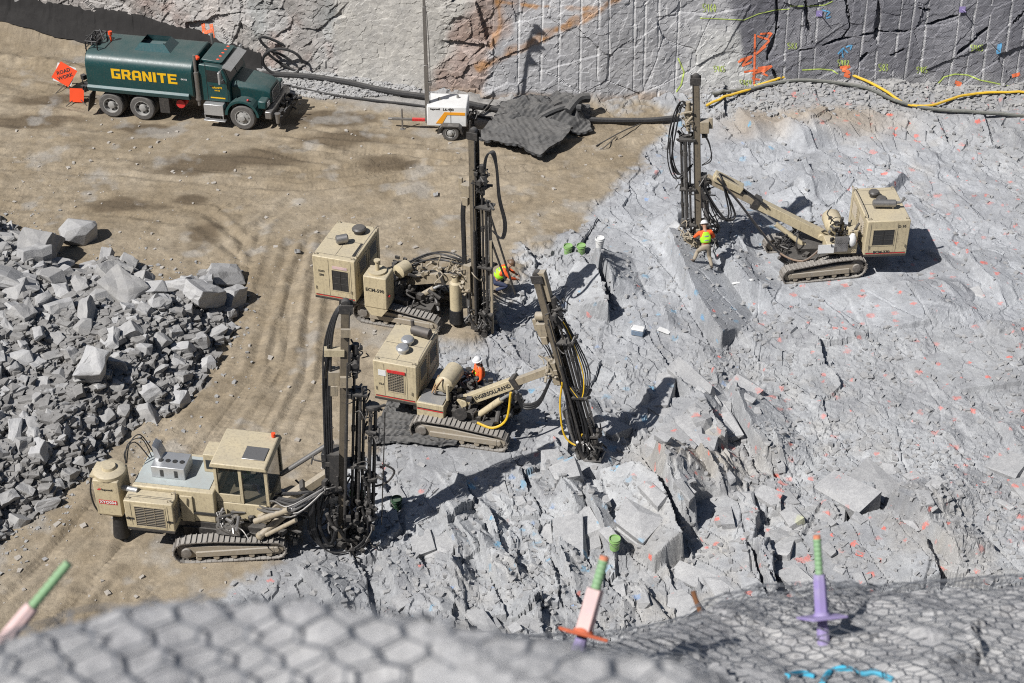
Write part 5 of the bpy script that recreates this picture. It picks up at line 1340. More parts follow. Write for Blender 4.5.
    M, L, bo = boom(rig, a, tip, ns, TAN2, .28, .10, cyl_from=(.9, -.9, .85))
    MB().cyl(a+Vector((.3, .7, .9)), tip+Vector((-.1, .3, .7)), .07, n=12).build('swing_cylinder', STEEL, bo)
    MB().cyl(a+Vector((-.2, -.45, .1)), a+Vector((.8, -.5, .7)), .085, n=12).build('swing_cylinder', TAN2, bo)
    MB().cyl(a+Vector((.1, -.5, -.3)), a+Vector((1.0, -.55, .4)), .06, n=12).build('swing_cylinder', TAN2, bo)
    mb = MB(); mb.box(tip+Vector((-.15, 0, .35)), (.35, .3, .5)); mb.build('boom_head', LETTER, bo, .02)
    Mm, LL, m_, uu, vv = mast(rig, foot, top, u, TAN2, 1, 61)
    P = lambda x, y, z: Mm @ Vector((x, y, z))
    mb = MB(Mm); mb.bb((-.45, -.25, LL*.26), (-.2, .25, LL*.42)); clutter(mb, (-.4, 0, LL*.3), (.5, .6, 1.2), 50, 63, .17); mb.build('mast_bracket', DARK, rig)
    mb = MB(Mm); mb.bb((-.62, -.2, LL*.82), (-.1, .0, LL*.845)); mb.build('rod_gripper', TAN, m_); mb = MB(Mm); mb.bb((-.2, -.25, LL*.7), (.1, -.15, LL*.74)); mb.build('rod_gripper', TAN2, m_); mb = MB(Mm); mb.bb((-.2, -.25, LL*.9), (.05, -.17, LL*.93)); mb.build('rod_gripper', TAN2, m_)
    for k in range(4):
        o = .06*k
        hose(rig, [P(-.35-o, -.1, LL*.30), P(-.42-o, -.1, LL*.55), P(-.45-o, -.1+o, LL*.80), P(-.38-o*.5, -.1+o, LL*.93), P(-.2, -.1+o, LL*1.0), P(.05, 0, LL*.97)], .034)
    hoses(rig, [P(-.5, -.1, LL*.86), P(-.62, -.1, LL*.7), P(-.55, -.1, LL*.5), P(-.4, -.1, LL*.42)], 2, .04, 64, .018)
    # carousel right of the mast
    mb = MB(Mm)
    for dy in (-.1, .1): mb.cyl((.62, dy, .9), (.62, dy, LL*.60), .05, n=9)
    mb.cyl((.75, 0, .9), (.75, 0, LL*.6), .05, n=9); cs = mb.build('rod_carousel', DARK, m_)
    for zf in (.95, LL*.3, LL*.50, LL*.6):
        mb = MB(Mm); mb.lathe((.66, 0, zf), (0, 0, 1), [(0, .2), (.07, .2)], 14); clutter(mb, (.66, 0, zf), (.4, .4, .3), 14, 66+int(zf), .11); mb.build('carousel_plate', DARK, m_)
    mb = MB(Mm); mb.cyl((1.0, 0, .7), (1.0, 0, LL*.58), .018, n=7); mb.tube([(.7, 0, LL*.26), (1.1, 0, LL*.28), (1.3, 0, LL*.33), (1.0, 0, LL*.36)], .03); mb.build('guard_bar', DARK, m_)
    for k in range(10):
        rr_ = random.Random(70+k); o = rr_.uniform(-.15, .15)
        hose(rig, [a+Vector((.2, .2+o, .5)), a+Vector((.9, -.1+o, .75+o)), P(-.9+o, -.35, LL*.26), P(-.8+o, -.4, LL*.12), P(-.55+o, -.4, .25+abs(o)), P(-.3, -.35, .55+o), P(-.2, -.2, LL*.2)], rr_.uniform(.022, .04))
    for k in range(6):
        rr_ = random.Random(90+k); o = rr_.uniform(-.2, .2)
        hose(rig, [P(-.45, 0+o, LL*.30), P(-.7+o, -.2, LL*.24), P(-.85+o, -.3, LL*.10), P(-.5, -.4, .12), P(.1, -.4, .10), P(.6, -.3, .5+o), P(.5, -.1, LL*.28)], rr_.uniform(.018, .03))
    hoses(rig, [a+Vector((-.2, 0, .2)), a+Vector((.4, -.3, .5)), a+Vector((1.0, -.4, .6)), P(-.6, -.3, LL*.28)], 6, .18, 67, .03, STEEL)
    mb = MB(Mm); clutter(mb, (.1, -.05, .9), (1.3, .9, 1.8), 110, 68, .16); mb.build('foot_hydraulics', DARK, rig)
    mb = MB(); mb.bb((-.3, -.98, .82), (.35, -.57, 1.12)); clutter(mb, (.05, -.78, 1.22), (.6, .35, .35), 40, 69, .13); mb.build('valve_bank', STEEL, rig)
    return rig, Mi
def glass_mat():
    m, t, b = nodes('window_glass'); b.inputs['Base Color'].default_value = (.02, .03, .032, 1); b.inputs['Roughness'].default_value = .03
    b.inputs['Alpha'].default_value = .36
    return m
glassm = glass_mat()
rigA, MiA = rig_cab()
# ---------------------------------------------------------------- people
def skin_obj(name, V, E, Rd, mat, parent, sub=2):
    me = bpy.data.meshes.new(name); me.from_pydata([tuple(v) for v in V], E, [])
    o = bpy.data.objects.new(name, me); COL.objects.link(o)
    o.modifiers.new('s', 'SKIN'); sd = me.skin_vertices[0].data
    for i, r in enumerate(Rd):
        sd[i].radius = (r, r) if not isinstance(r, tuple) else r; sd[i].use_root = (i == 0)
    s = o.modifiers.new('u', 'SUBSURF'); s.levels = s.render_levels = sub
    dg = bpy.context.evaluated_depsgraph_get(); dg.update()
    m2 = bpy.data.meshes.new_from_object(o.evaluated_get(dg)); bpy.data.objects.remove(o); bpy.data.meshes.remove(me)
    m2.materials.clear(); m2.materials.append(mat); m2.shade_smooth(); m2.name = name
    ob = bpy.data.objects.new(name, m2); COL.objects.link(ob); ob.parent = parent
    return ob
def person(label, loc, yaw, J, shirt, trousers, hat, vest=LIME, vstripe=SILVER, s=1.0):
    """J: joints in metres, x forward, y left"""
    V_ = {k: Vector(v)*s for k, v in J.items()}
    t = thing('person', label, 'person', loc, R(yaw))
    g = lambda *k: [V_[q] for q in k]
    # body: one skin of head, neck, trunk, arms and legs
    names = ['pelvis', 'waist', 'chest', 'neck', 'head0', 'head1', 'sl', 'el', 'wl', 'sr', 'er', 'wr', 'hl', 'kl', 'al', 'tl', 'hr', 'kr', 'ar', 'tr']
    hd = (V_['head']-V_['neck']).normalized(); V_['head0'] = V_['head']-hd*.03*s; V_['head1'] = V_['head']+hd*.075*s
    V = [V_[n] for n in names]; ix = {n: i for i, n in enumerate(names)}
    E = [('pelvis', 'waist'), ('waist', 'chest'), ('chest', 'neck'), ('neck', 'head0'), ('head0', 'head1'), ('chest', 'sl'), ('sl', 'el'), ('el', 'wl'), ('chest', 'sr'), ('sr', 'er'), ('er', 'wr'),
         ('pelvis', 'hl'), ('hl', 'kl'), ('kl', 'al'), ('al', 'tl'), ('pelvis', 'hr'), ('hr', 'kr'), ('kr', 'ar'), ('ar', 'tr')]
    rad = dict(pelvis=.12, waist=.115, chest=.125, neck=.052, head0=.082, head1=.088, sl=.058, el=.038, wl=.027, sr=.058, er=.038, wr=.027, hl=.078, kl=.052, al=.036, tl=.036, hr=.078, kr=.052, ar=.036, tr=.036)
    body = skin_obj('body', V, [(ix[a], ix[b]) for a, b in E], [rad[n]*s for n in names], SKIN, t)
    # nose, ears, hands with five fingers joined into the body mesh
    f = V_['face'] if 'face' in V_ else Vector((1, 0, 0)); f = Vector(f).normalized(); side = hd.cross(f).normalized(); f = side.cross(hd).normalized()*-1 if side.cross(hd).dot(f) < 0 else side.cross(hd).normalized()
    mb = MB(); c = V_['head']
    mb.cyl(c+f*.085*s+hd*.03*s, c+f*.115*s-hd*.01*s, .008*s, .014*s, 8)
    for q in (-1, 1): mb.ball(c+side*q*.09*s, .028*s, 8)
    for q in ('l', 'r'):
        w_, e_ = V_['w'+q], V_['e'+q]; d = (w_-e_).normalized(); sd_ = d.orthogonal().normalized(); nn = d.cross(sd_)
        mb.tube([w_-d*.01, w_+d*.04*s, w_+d*.085*s], .032*s, 8, taper=.03*s)
        for k, ln in enumerate((.065, .075, .07, .055)):
            b0 = w_+d*.08*s+sd_*(k-1.5)*.017*s
            mb.tube([b0, b0+d*ln*.55*s-nn*.012*s, b0+d*ln*.85*s-nn*.04*s], .008*s, 6)
        b0 = w_+d*.03*s+sd_*.03*s; mb.tube([b0, b0+(d*.03+sd_*.03-nn*.01)*s, b0+(d*.055+sd_*.03-nn*.03)*s], .0095*s, 6)
    hm = mb.build('hands', SKIN, t)
    bmx = bmesh.new(); bmx.from_mesh(body.data); bmx.from_mesh(hm.data); bmx.to_mesh(body.data); bmx.free()
    m_ = hm.data; bpy.data.objects.remove(hm); bpy.data.meshes.remove(m_); body.data.shade_smooth()
    def cloth(name, chain, edges, rads, mat):
        return skin_obj(name, [V_[n] if isinstance(n, str) else n for n in chain], edges, [r*s for r in rads], mat, t)
    lerp = lambda a, b, k: V_[a].lerp(V_[b], k)
    cloth('shirt', ['chest', 'waist', lerp('waist', 'pelvis', .7), 'sl', 'el', lerp('el', 'wl', .85), 'sr', 'er', lerp('er', 'wr', .85)], [(0, 1), (1, 2), (0, 3), (3, 4), (4, 5), (0, 6), (6, 7), (7, 8)],
          [.148, .135, .135, .078, .055, .043, .078, .055, .043], shirt)
    cloth('trousers', ['pelvis', 'hl', 'kl', lerp('kl', 'al', .92), 'hr', 'kr', lerp('kr', 'ar', .92), lerp('pelvis', 'waist', .5)], [(0, 1), (1, 2), (2, 3), (0, 4), (4, 5), (5, 6), (0, 7)],
          [.138, .098, .075, .062, .098, .075, .062, .128], trousers)
    for q in ('l', 'r'):
        ax = (V_['t'+q]-V_['a'+q])
        cloth('boot', [lerp('k'+q, 'a'+q, .75), 'a'+q, V_['a'+q]+ax*.6+Vector((0, 0, -.02)), V_['t'+q]+ax*.15+Vector((0, 0, -.015))], [(0, 1), (1, 2), (2, 3)], [.056, .056, .05, .042], BOOT)
    if vest:
        cloth('vest', [V_['chest'].lerp(V_['neck'], .35), 'chest', 'waist', lerp('waist', 'pelvis', .45), lerp('chest', 'sl', .75), lerp('chest', 'sr', .75)], [(0, 1), (1, 2), (2, 3), (1, 4), (1, 5)],
              [.12, .195, .185, .18, .12, .12], vest)
        up = (V_['chest']-V_['waist']).normalized()
        for k in (.15, .75):
            mb = MB(); c = V_['waist'].lerp(V_['chest'], k); mb.lathe(c-up*.02, up, [(0, .16*s), (.0, .178*s), (.045, .178*s), (.045, .16*s)], 20); mb.build('reflective_band', vstripe, t)
    if hat:
        q = hd.to_track_quat('Z', 'Y').to_matrix().to_4x4(); q.translation = c_h(V_['head'], hd, s)
        mb = MB(q); mb.lathe((0, 0, 0), (0, 0, 1), [(0, .155*s), (.012*s, .155*s), (.02*s, .122*s), (.06*s, .118*s), (.10*s, .09*s), (.125*s, .05*s), (.132*s, .01*s)], 18); mb.build('helmet', hat, t)
    return t
def c_h(h, hd, s): return h+hd*.045*s
STAND = dict(pelvis=(0, 0, .95), waist=(0, 0, 1.12), chest=(.02, 0, 1.34), neck=(.03, 0, 1.50), head=(.06, 0, 1.64), face=(1, 0, 0), sl=(.02, .19, 1.42), sr=(.02, -.19, 1.42), el=(.05, .25, 1.14), er=(.05, -.25, 1.14),
             wl=(.25, .2, 1.0), wr=(.25, -.2, 1.0), hl=(0, .1, .90), hr=(0, -.1, .90), kl=(.03, .11, .50), kr=(.03, -.11, .50), al=(0, .12, .09), ar=(0, -.12, .09), tl=(.15, .13, .04), tr=(.15, -.13, .04))
def pose(**k): d = dict(STAND); d.update(k); return d
p = on(704, 268)
person('person seen from behind in orange shirt, lime vest and khaki trousers beside the right mast', p, 100,
       pose(pelvis=(-.02, 0, .88), waist=(.06, 0, 1.04), chest=(.16, 0, 1.25), neck=(.24, 0, 1.40), head=(.32, 0, 1.52), sl=(.16, .2, 1.33), sr=(.16, -.2, 1.33), el=(.28, .33, 1.10), er=(.22, -.34, 1.08), wl=(.5, .22, 1.02), wr=(.42, -.30, .92),
            hl=(-.02, .10, .83), hr=(-.02, -.10, .83), kl=(.22, .20, .56), kr=(.05, -.16, .44), al=(.10, .36, .26), ar=(-.16, -.24, .09), tl=(.24, .42, .22), tr=(-.02, -.26, .04)), ORGF, KHAKI, HATW)
CROUCH = pose(pelvis=(-.05, 0, .42), waist=(.05, 0, .57), chest=(.22, 0, .74), neck=(.34, 0, .86), head=(.42, 0, .97), sl=(.22, .2, .82), sr=(.22, -.2, .82), el=(.42, .26, .62), er=(.42, -.24, .60), wl=(.62, .15, .50), wr=(.62, -.12, .48),
              hl=(-.05, .11, .38), hr=(-.05, -.11, .38), kl=(.34, .2, .46), kr=(.32, -.2, .30), al=(.08, .18, .09), ar=(-.10, -.16, .12), tl=(.22, .2, .04), tr=(.04, -.18, .04))
person('crouching person in a lime vest over an orange shirt beside the tall middle mast', on(497, 291), 5, CROUCH, ORGF, NAVY, HATB, s=1.08)
person('person in orange vest and white helmet standing behind the boom of the middle rig', on(480, 404), 200, pose(), ORGF, NAVY, HATW, vest=ORGF, vstripe=LIME)
person('person in dark green clothes half hidden behind the foot of the lower left mast', on(368, 533), 205, pose(waist=(.04, 0, 1.1), chest=(.14, 0, 1.30), neck=(.22, 0, 1.44), head=(.30, 0, 1.56)), painted('green_cloth', (.04, .16, .05), .9, .2, dust=.1), NAVY, painted('green_helmet_plastic', (.10, .30, .10), .4, .2, dust=.1), vest=None)
SIT = pose(pelvis=(0, 0, .55), waist=(.0, 0, .72), chest=(.02, 0, .95), neck=(.05, 0, 1.12), head=(.10, 0, 1.25), sl=(.02, .19, 1.03), sr=(.02, -.19, 1.03), el=(.15, .24, .78), er=(.15, -.24, .78), wl=(.38, .15, .75), wr=(.38, -.15, .75),
           hl=(0, .1, .53), hr=(0, -.1, .53), kl=(.42, .13, .55), kr=(.42, -.13, .55), al=(.46, .13, .12), ar=(.46, -.13, .12), tl=(.6, .13, .07), tr=(.6, -.13, .07))
seat_w = rigA.matrix_basis @ Vector((.28, .12, 1.42))
person('seated driver in a lime vest inside the glazed cab', seat_w, math.degrees(rigA.rotation_euler.z), SIT, JEAN, NAVY, None)

# ---------------------------------------------------------------- tank truck
def wheel(par, c, ns, r=.525, w_=.28, dual=False, front=False, rim=RIM):
    x, y, z = c
    mb = MB(); hw = w_/2
    prof = [(-hw, r*.62), (-hw, r*.9), (-hw*.75, r*.985), (-hw*.4, r), (hw*.4, r), (hw*.75, r*.985), (hw, r*.9), (hw, r*.62)]
    mb.lathe((x, y, z), (0, ns, 0), prof, 30, True)
    if dual: mb.lathe((x, y-ns*.34, z), (0, ns, 0), prof, 30, True)
    wo = mb.build('wheel', TYRE, par)
    mb = MB()
    if front: mb.lathe((x, y, z), (0, ns, 0), [(hw-.09, r*.63), (hw-.002, r*.63), (hw-.002, r*.57), (hw-.05, r*.54), (hw-.01, r*.34), (hw+.0, r*.22), (hw+.06, r*.2), (hw+.07, .02)], 26)
    else: mb.lathe((x, y, z), (0, ns, 0), [(hw-.15, r*.63), (hw-.002, r*.63), (hw-.002, r*.57), (hw-.12, r*.53), (hw-.13, r*.32), (hw-.02, r*.26), (hw-.0, r*.12), (hw+.0, .01)], 26)
    rm = mb.build('rim', rim, wo)
    mb = MB()
    for k in range(8):
        a = k*math.pi/4; q = (x+r*.43*math.cos(a), z+r*.43*math.sin(a)); yy = y+ns*(hw-.04 if front else hw-.125)
        mb.cyl((q[0], yy, q[1]), (q[0], yy+ns*.012, q[1]), .035 if front else .045, n=10)
    mb.build('rim_hole', LETTER, rm)
def block_letters(s, h, mat, M, par, name='lettering'):
    G = {'G': [(0, 0, 1.5, 7), (1.5, 5.5, 5, 7), (1.5, 0, 5, 1.5), (3.5, 1.5, 5, 3.7), (2.6, 2.6, 3.5, 3.7)], 'R': [(0, 0, 1.5, 7), (1.5, 5.6, 4.6, 7), (3.4, 3.6, 5, 5.6), (1.5, 2.4, 4.6, 3.6)],
         'A': [(0, 0, 1.5, 5.5), (3.5, 0, 5, 5.5), (1.5, 2.0, 3.5, 3.3)], 'N': [(0, 0, 1.5, 7), (3.5, 0, 5, 7)], 'I': [(0, 0, 1.6, 7)],
         'T': [(0, 5.5, 5, 7), (1.75, 0, 3.3, 5.5)], 'E': [(0, 0, 1.5, 7), (1.5, 5.6, 5, 7), (1.5, 2.9, 4.5, 4.1), (1.5, 0, 5, 1.4)]}
    mb = MB(M); x = 0; k = h/7; tot = sum((1.6 if c == 'I' else 5)+.8 for c in s)-.8; x = -tot/2
    for c in s:
        for a, b, c2, d in G[c]: mb.bb(((x+a)*k*1.25, (b-3.5)*k, 0), ((x+c2)*k*1.25, (d-3.5)*k, .006))
        if c == 'R': mb.prism([((x+2.4)*k*1.25, -1.1*k), ((x+4.0)*k*1.25, -1.1*k), ((x+5.3)*k*1.25, -3.5*k), ((x+3.6)*k*1.25, -3.5*k)], 0, .006, 'z')
        if c == 'A': mb.prism([((x+.9)*k*1.25, 3.5*k), ((x+4.1)*k*1.25, 3.5*k), ((x+5)*k*1.25, 2.0*k), (x*k*1.25, 2.0*k)], 0, .006, 'z')
        if c == 'N': mb.prism([((x+1.5)*k*1.25, 3.5*k), ((x+1.5)*k*1.25, .9*k), ((x+3.5)*k*1.25, -3.5*k), ((x+3.5)*k*1.25, -.9*k)], 0, .006, 'z')
        x += (1.6 if c == 'I' else 5)+.8
    mb.build(name, mat, par, smooth=0)
def truck():
    yaw = R(-11.5); near = at(113, 117.5); left = Vector((-math.sin(yaw), math.cos(yaw), 0)); o = near+left*1.15
    t = thing('tank_truck', 'dark green water tank truck with yellow letters parked on the dirt at the upper left', 'truck', (o.x, o.y, .02), yaw)
    for x in (0, 1.32):
        for ns in (-1, 1): wheel(t, (x, ns*1.03, .52), ns, dual=True)
    for ns in (-1, 1): wheel(t, (5.5, ns*1.0, .52), ns, front=True)
    mb = MB(); mb.bb((-1.0, -.45, .72), (6.3, -.33, .98)); mb.bb((-1.0, .33, .72), (6.3, .45, .98)); mb.bb((-.1, -.9, .45), (.1, .9, .6)); mb.bb((1.22, -.9, .45), (1.42, .9, .6)); mb.bb((5.4, -.9, .45), (5.6, .9, .6)); mb.build('chassis', DARK, t)
    # tank: rounded box section
    hw, z0, z1, r = 1.2, 1.22, 2.72, .52
    prof = []
    for cx, cz, rr_, a0 in ((hw-r, z1-r, r, 0), (-hw+r, z1-r, r, 90), (-hw+.18, z0+.18, .18, 180), (hw-.18, z0+.18, .18, 270)):
        for k in range(8): a = R(a0+90*k/7); prof.append((cx+rr_*math.cos(a), cz+rr_*math.sin(a)))
    mb = MB(); mb.prism(prof, -.85, 3.62, 'x'); tank = mb.build('tank', GREEN, t, .04)
    mb = MB(); mb.prism([(p_[0]*1.012, (p_[1]-2)*1.012+2) for p_ in prof], 3.5, 3.58, 'x'); mb.build('tank_band', GREEN, tank, .01)
    for ns in (-1, 1):
        mb = MB(); mb.prism([(ns*1.0, 1.10), (ns*1.22, 1.13), (ns*1.3, 1.32), (ns*1.205, 1.40), (ns*1.0, 1.40)], -.85, 3.4, 'x'); mb.build('side_skirt', GREEN2, tank, .01)
    mb = MB(); # raised hatch well
    mb.bb((1.05, -.42, 2.720), (2.35, .42, 2.750)); mb.add([(1.0, -.5, 2.722), (2.5, -.5, 2.722), (2.5, .5, 2.722), (1.0, .5, 2.722), (1.25, -.38, 3.020), (2.25, -.38, 3.020), (2.25, .38, 3.020), (1.25, .38, 3.020)], [(0, 1, 5, 4), (1, 2, 6, 5), (2, 3, 7, 6), (3, 0, 4, 7)])
    mb.build('hatch_coaming', GREEN2, tank)
    mb = MB(); mb.cyl((1.75, 0, 2.750), (1.75, 0, 2.820), .28, n=20); mb.build('hatch_lid', GREEN2, tank)
    block_letters('GRANITE', .42, YEL, face_mat((1.6, -1.205, 1.98), (1, 0, 0), (0, 0, 1)), tank)
    text('t', '04103', .1, face_mat((3.25, -1.207, 2.0), (1, 0, 0), (0, 0, 1)), WHITE, 'lettering', tank, .002)
    mb = MB()
    for p0, p1 in (((-.88, -.8, 2.45), (-.88, -.8, 3.07)), ((-.88, -.8, 3.07), (-.4, -.8, 3.07)), ((-.4, -.8, 3.07), (-.4, -.8, 2.74)), ((-.88, -.8, 3.07), (-.88, .2, 3.07)), ((-.88, .2, 3.07), (-.88, .2, 2.62)), ((-.4, -.8, 3.07), (-.4, .2, 3.07)), ((-.88, .2, 3.07), (-.4, .2, 3.07)), ((-.4, .2, 3.07), (-.4, .2, 2.72)), ((-.92, -.8, 1.2), (-.92, -.8, 2.55)), ((-.92, -.35, 1.2), (-.92, -.35, 2.55))): mb.cyl(p0, p1, .028, n=7)
    for k in range(6): mb.cyl((-.92, -.8, 1.4+k*.27), (-.92, -.35, 1.4+k*.27), .018, n=6)
    clutter(mb, (-.75, -.2, 2.87), (.5, .7, .25), 18, 3, .14); mb.build('rear_ladder', BLACK, t)
    mb = MB(); mb.cyl((-.2, .1, 2.72), (-.2, .1, 3.0), .04); mb.cyl((-.2, .1, 3.0), (-.2, .1, 3.14), .08); mb.build('beacon', ORG, t)
    mb = MB(); clutter(mb, (-1.15, 0, 1.1), (.3, 1.8, .6), 40, 5, .2); mb.cyl((-1.2, -.9, 1.0), (-1.2, .9, 1.0), .06); mb.build('spray_bar', BLACK, t)
    for ns in (-1, 1):
        mb = MB(); mb.add(*boxvf(.03, .62, .8), Matrix.Translation((-.86, ns*1.0, .62)) @ Matrix.Rotation(R(14), 4, 'Y')); mb.build('mud_flap', BLACK, t)
        mb = MB(); mb.bb((2.1, ns*.85, .45), (2.5, ns*1.2, 1.1)); mb.build('toolbox', DARK, t)
    mb = MB(); mb.lathe((2.9, -1.0, .8), (0, 1, 0), [(0, .18), (.1, .2), (.12, .1), (.3, .1), (.32, .2), (.4, .2)], 16); mb.build('hose_reel', REDP, t)
    # cab
    mb = MB(); W_ = .98
    mb.prism([(3.78, 1.05), (5.02, 1.05), (5.02, 1.85), (4.78, 2.50), (4.6, 2.58), (3.84, 2.62), (3.78, 2.56)], -W_, W_); cab = mb.build('cab', GREEN, t, .05)
    mb = MB(); mb.prism([(3.80, 2.632), (4.62, 2.592), (4.75, 2.68), (3.9, 2.76)], -.78, .78); mb.build('roof_fairing', GREEN, cab, .03)
    for ns in (-1, 1):
        yy = ns*(W_+.004)
        mb = MB(); mb.prism([(4.12, 1.90), (4.86, 1.86), (4.72, 2.36), (4.12, 2.40)], yy, yy+ns*.006); mb.build('side_window', GLASS_D, cab)
        mb = MB(); mb.bb((4.08, yy, 1.1), (4.095, yy+ns*.006, 2.68)); mb.bb((4.92, yy, 1.1), (4.935, yy+ns*.006, 1.95)); mb.bb((4.2, yy, 1.72), (4.34, yy+ns*.03, 1.76)); mb.build('door_seam', LETTER, cab)
        mb = MB(); mb.bb((4.72, ns*1.18, 2.0), (4.8, ns*1.36, 2.5)); mb.cyl((4.8, ns*.95, 2.5), (4.76, ns*1.27, 2.5), .014); mb.cyl((4.8, ns*.95, 2.05), (4.76, ns*1.27, 2.05), .014); mb.build('mirror', SILVER, cab, .01)
    for x, z, sz, b in (('FIRESTONE', 1.80, .1, .002), ('GRANITE', 1.66, .1, .003), ('04103', 1.54, .09, .002)):
        if x != 'FIRESTONE': text('t', x, sz, face_mat((4.5, -W_-.008, z), (1, 0, 0), (0, 0, 1)), YEL, 'lettering', cab, b)
    mb = MB(); mb.bb((4.2, -W_-.010, 1.2), (4.8, -W_-.006, 1.25)); mb.build('yellow_strip', YEL, cab)
    for y0_, y1_ in ((-.84, -.03), (.03, .84)):
        mb = MB(); n_ = Vector((.77, 0, .24)).normalized()
        P_ = [(4.995, y0_, 1.92), (4.995, y1_, 1.92), (4.815, y1_*.97, 2.40), (4.815, y0_*.97, 2.40)]
        mb.add([Vector(q)+n_*.006 for q in P_]+[Vector(q)+n_*.014 for q in P_], [(3, 2, 1, 0), (4, 5, 6, 7), (0, 1, 5, 4), (1, 2, 6, 5), (2, 3, 7, 6), (3, 0, 4, 7)]); mb.build('windscreen', GLASS_D, cab)
    mb = MB(); mb.prism([(4.76, 2.51), (5.12, 2.39), (5.14, 2.43), (4.78, 2.57)], -.92, .92); mb.build('sun_visor', SILVER, cab)
    for k in range(5): MB().ball((4.5, -.6+k*.3, 2.69), .06, 10, (1.2, .7, .7)).build('marker_lamp', ORG, cab)
    # hood
    mb = MB()
    secs = [(5.02, .80, 1.86), (5.6, .72, 1.79), (6.3, .62, 1.68), (6.52, .58, 1.55)]
    vs = []
    for x, hw_, zt in secs: vs += [(x, -hw_, 1.0), (x, -hw_, zt-.16), (x, -hw_+.16, zt), (x, hw_-.16, zt), (x, hw_, zt-.16), (x, hw_, 1.0)]
    fs = [(i*6+k, i*6+k+1, (i+1)*6+k+1, (i+1)*6+k) for i in range(3) for k in range(5)]+[(0, 1, 2, 3, 4, 5), (18, 19, 20, 21, 22, 23)]
    mb.add(vs, fs); hood = mb.build('hood', GREEN, t, .03)
    mb = MB(); mb.bb((6.53, -.42, .95), (6.56, .42, 1.44))
    gr = mb.build('grille', SILVER, hood)
    mb = MB()
    for k in range(9): mb.bb((6.562, -.38, 1.0+k*.056), (6.575, .38, 1.02+k*.056))
    mb.build('grille_bars', DARK, gr)
    for ns in (-1, 1):
        mb = MB(); P_ = [(5.5+.70*math.cos(R(a)), .62+.66*math.sin(R(a))) for a in range(0, 181, 12)]; P2 = [(5.5+.60*math.cos(R(a)), .62+.57*math.sin(R(a))) for a in range(180, -1, -12)]
        for k in range(15):
            a, b, c_, d = P_[k], P_[k+1], P2[14-k], P2[15-k]
            mb.prism([a, b, c_, d], ns*.62, ns*1.19)
        mb.build('fender', GREEN, hood, 0)
        mb = MB(); mb.bb((6.15, min(ns*.62, ns*1.1), .95), (6.5, max(ns*.62, ns*1.1), 1.3)); mb.build('fender_nose', GREEN, hood, .06)
        mb = MB(); mb.bb((6.505, ns*.72, 1.02), (6.53, ns*1.0, 1.22)); mb.build('headlight', WHITE, hood, .01)
        MB().ball((5.75, ns*1.05, 1.28), .05).build('turn_lamp', REDP, hood)
        mb = MB(); mb.cyl((3.7, ns*1.02, 1.1), (3.7, ns*1.02, 2.3), .12, n=18); mb.cyl((3.7, ns*1.02, 2.3), (3.7, ns*1.02, 3.0), .065, n=14); mb.cyl((3.7, ns*1.02, .85), (3.7, ns*1.02, 1.1), .06); mb.build('exhaust_stack', STEEL, t)
        mb = MB(); mb.bb((3.95, ns*.75, .55), (4.75, ns*1.22, 1.02)); mb.bb((3.9, ns*1.0, .30), (4.8, ns*1.25, .34)); mb.bb((3.95, ns*1.2, .34), (3.99, ns*1.23, .6)); mb.bb((4.7, ns*1.2, .34), (4.74, ns*1.23, .6)); mb.build('fuel_tank', SILVER, t, .06)
    MB().ball((3.7, -.75, 2.76), .12, 10, (1, 1, .8)).build('beacon', ORG, t)
    mb = MB(); mb.bb((6.45, -1.2, .60), (6.72, 1.2, .92)); mb.build('bumper', STEEL, t, .04)
    mb = MB(); mb.bb((6.95, -1.15, .30), (7.05, 1.15, .62)); mb.cyl((6.6, -.9, .7), (7.0, -.9, .5), .05); mb.cyl((6.6, .9, .7), (7.0, .9, .5), .05); clutter(mb, (6.9, 0, .6), (.3, 1.9, .3), 20, 6, .18)
    mb.build('front_spray_bar', BLACK, t)
    mb = MB(); mb.lathe((6.95, -1.12, .45), (0, 0, 1), [(0, .08), (.3, .1), (.42, .12), (.45, .03)], 12); mb.build('spray_nozzle', STEEL, t)
    return t
truck()

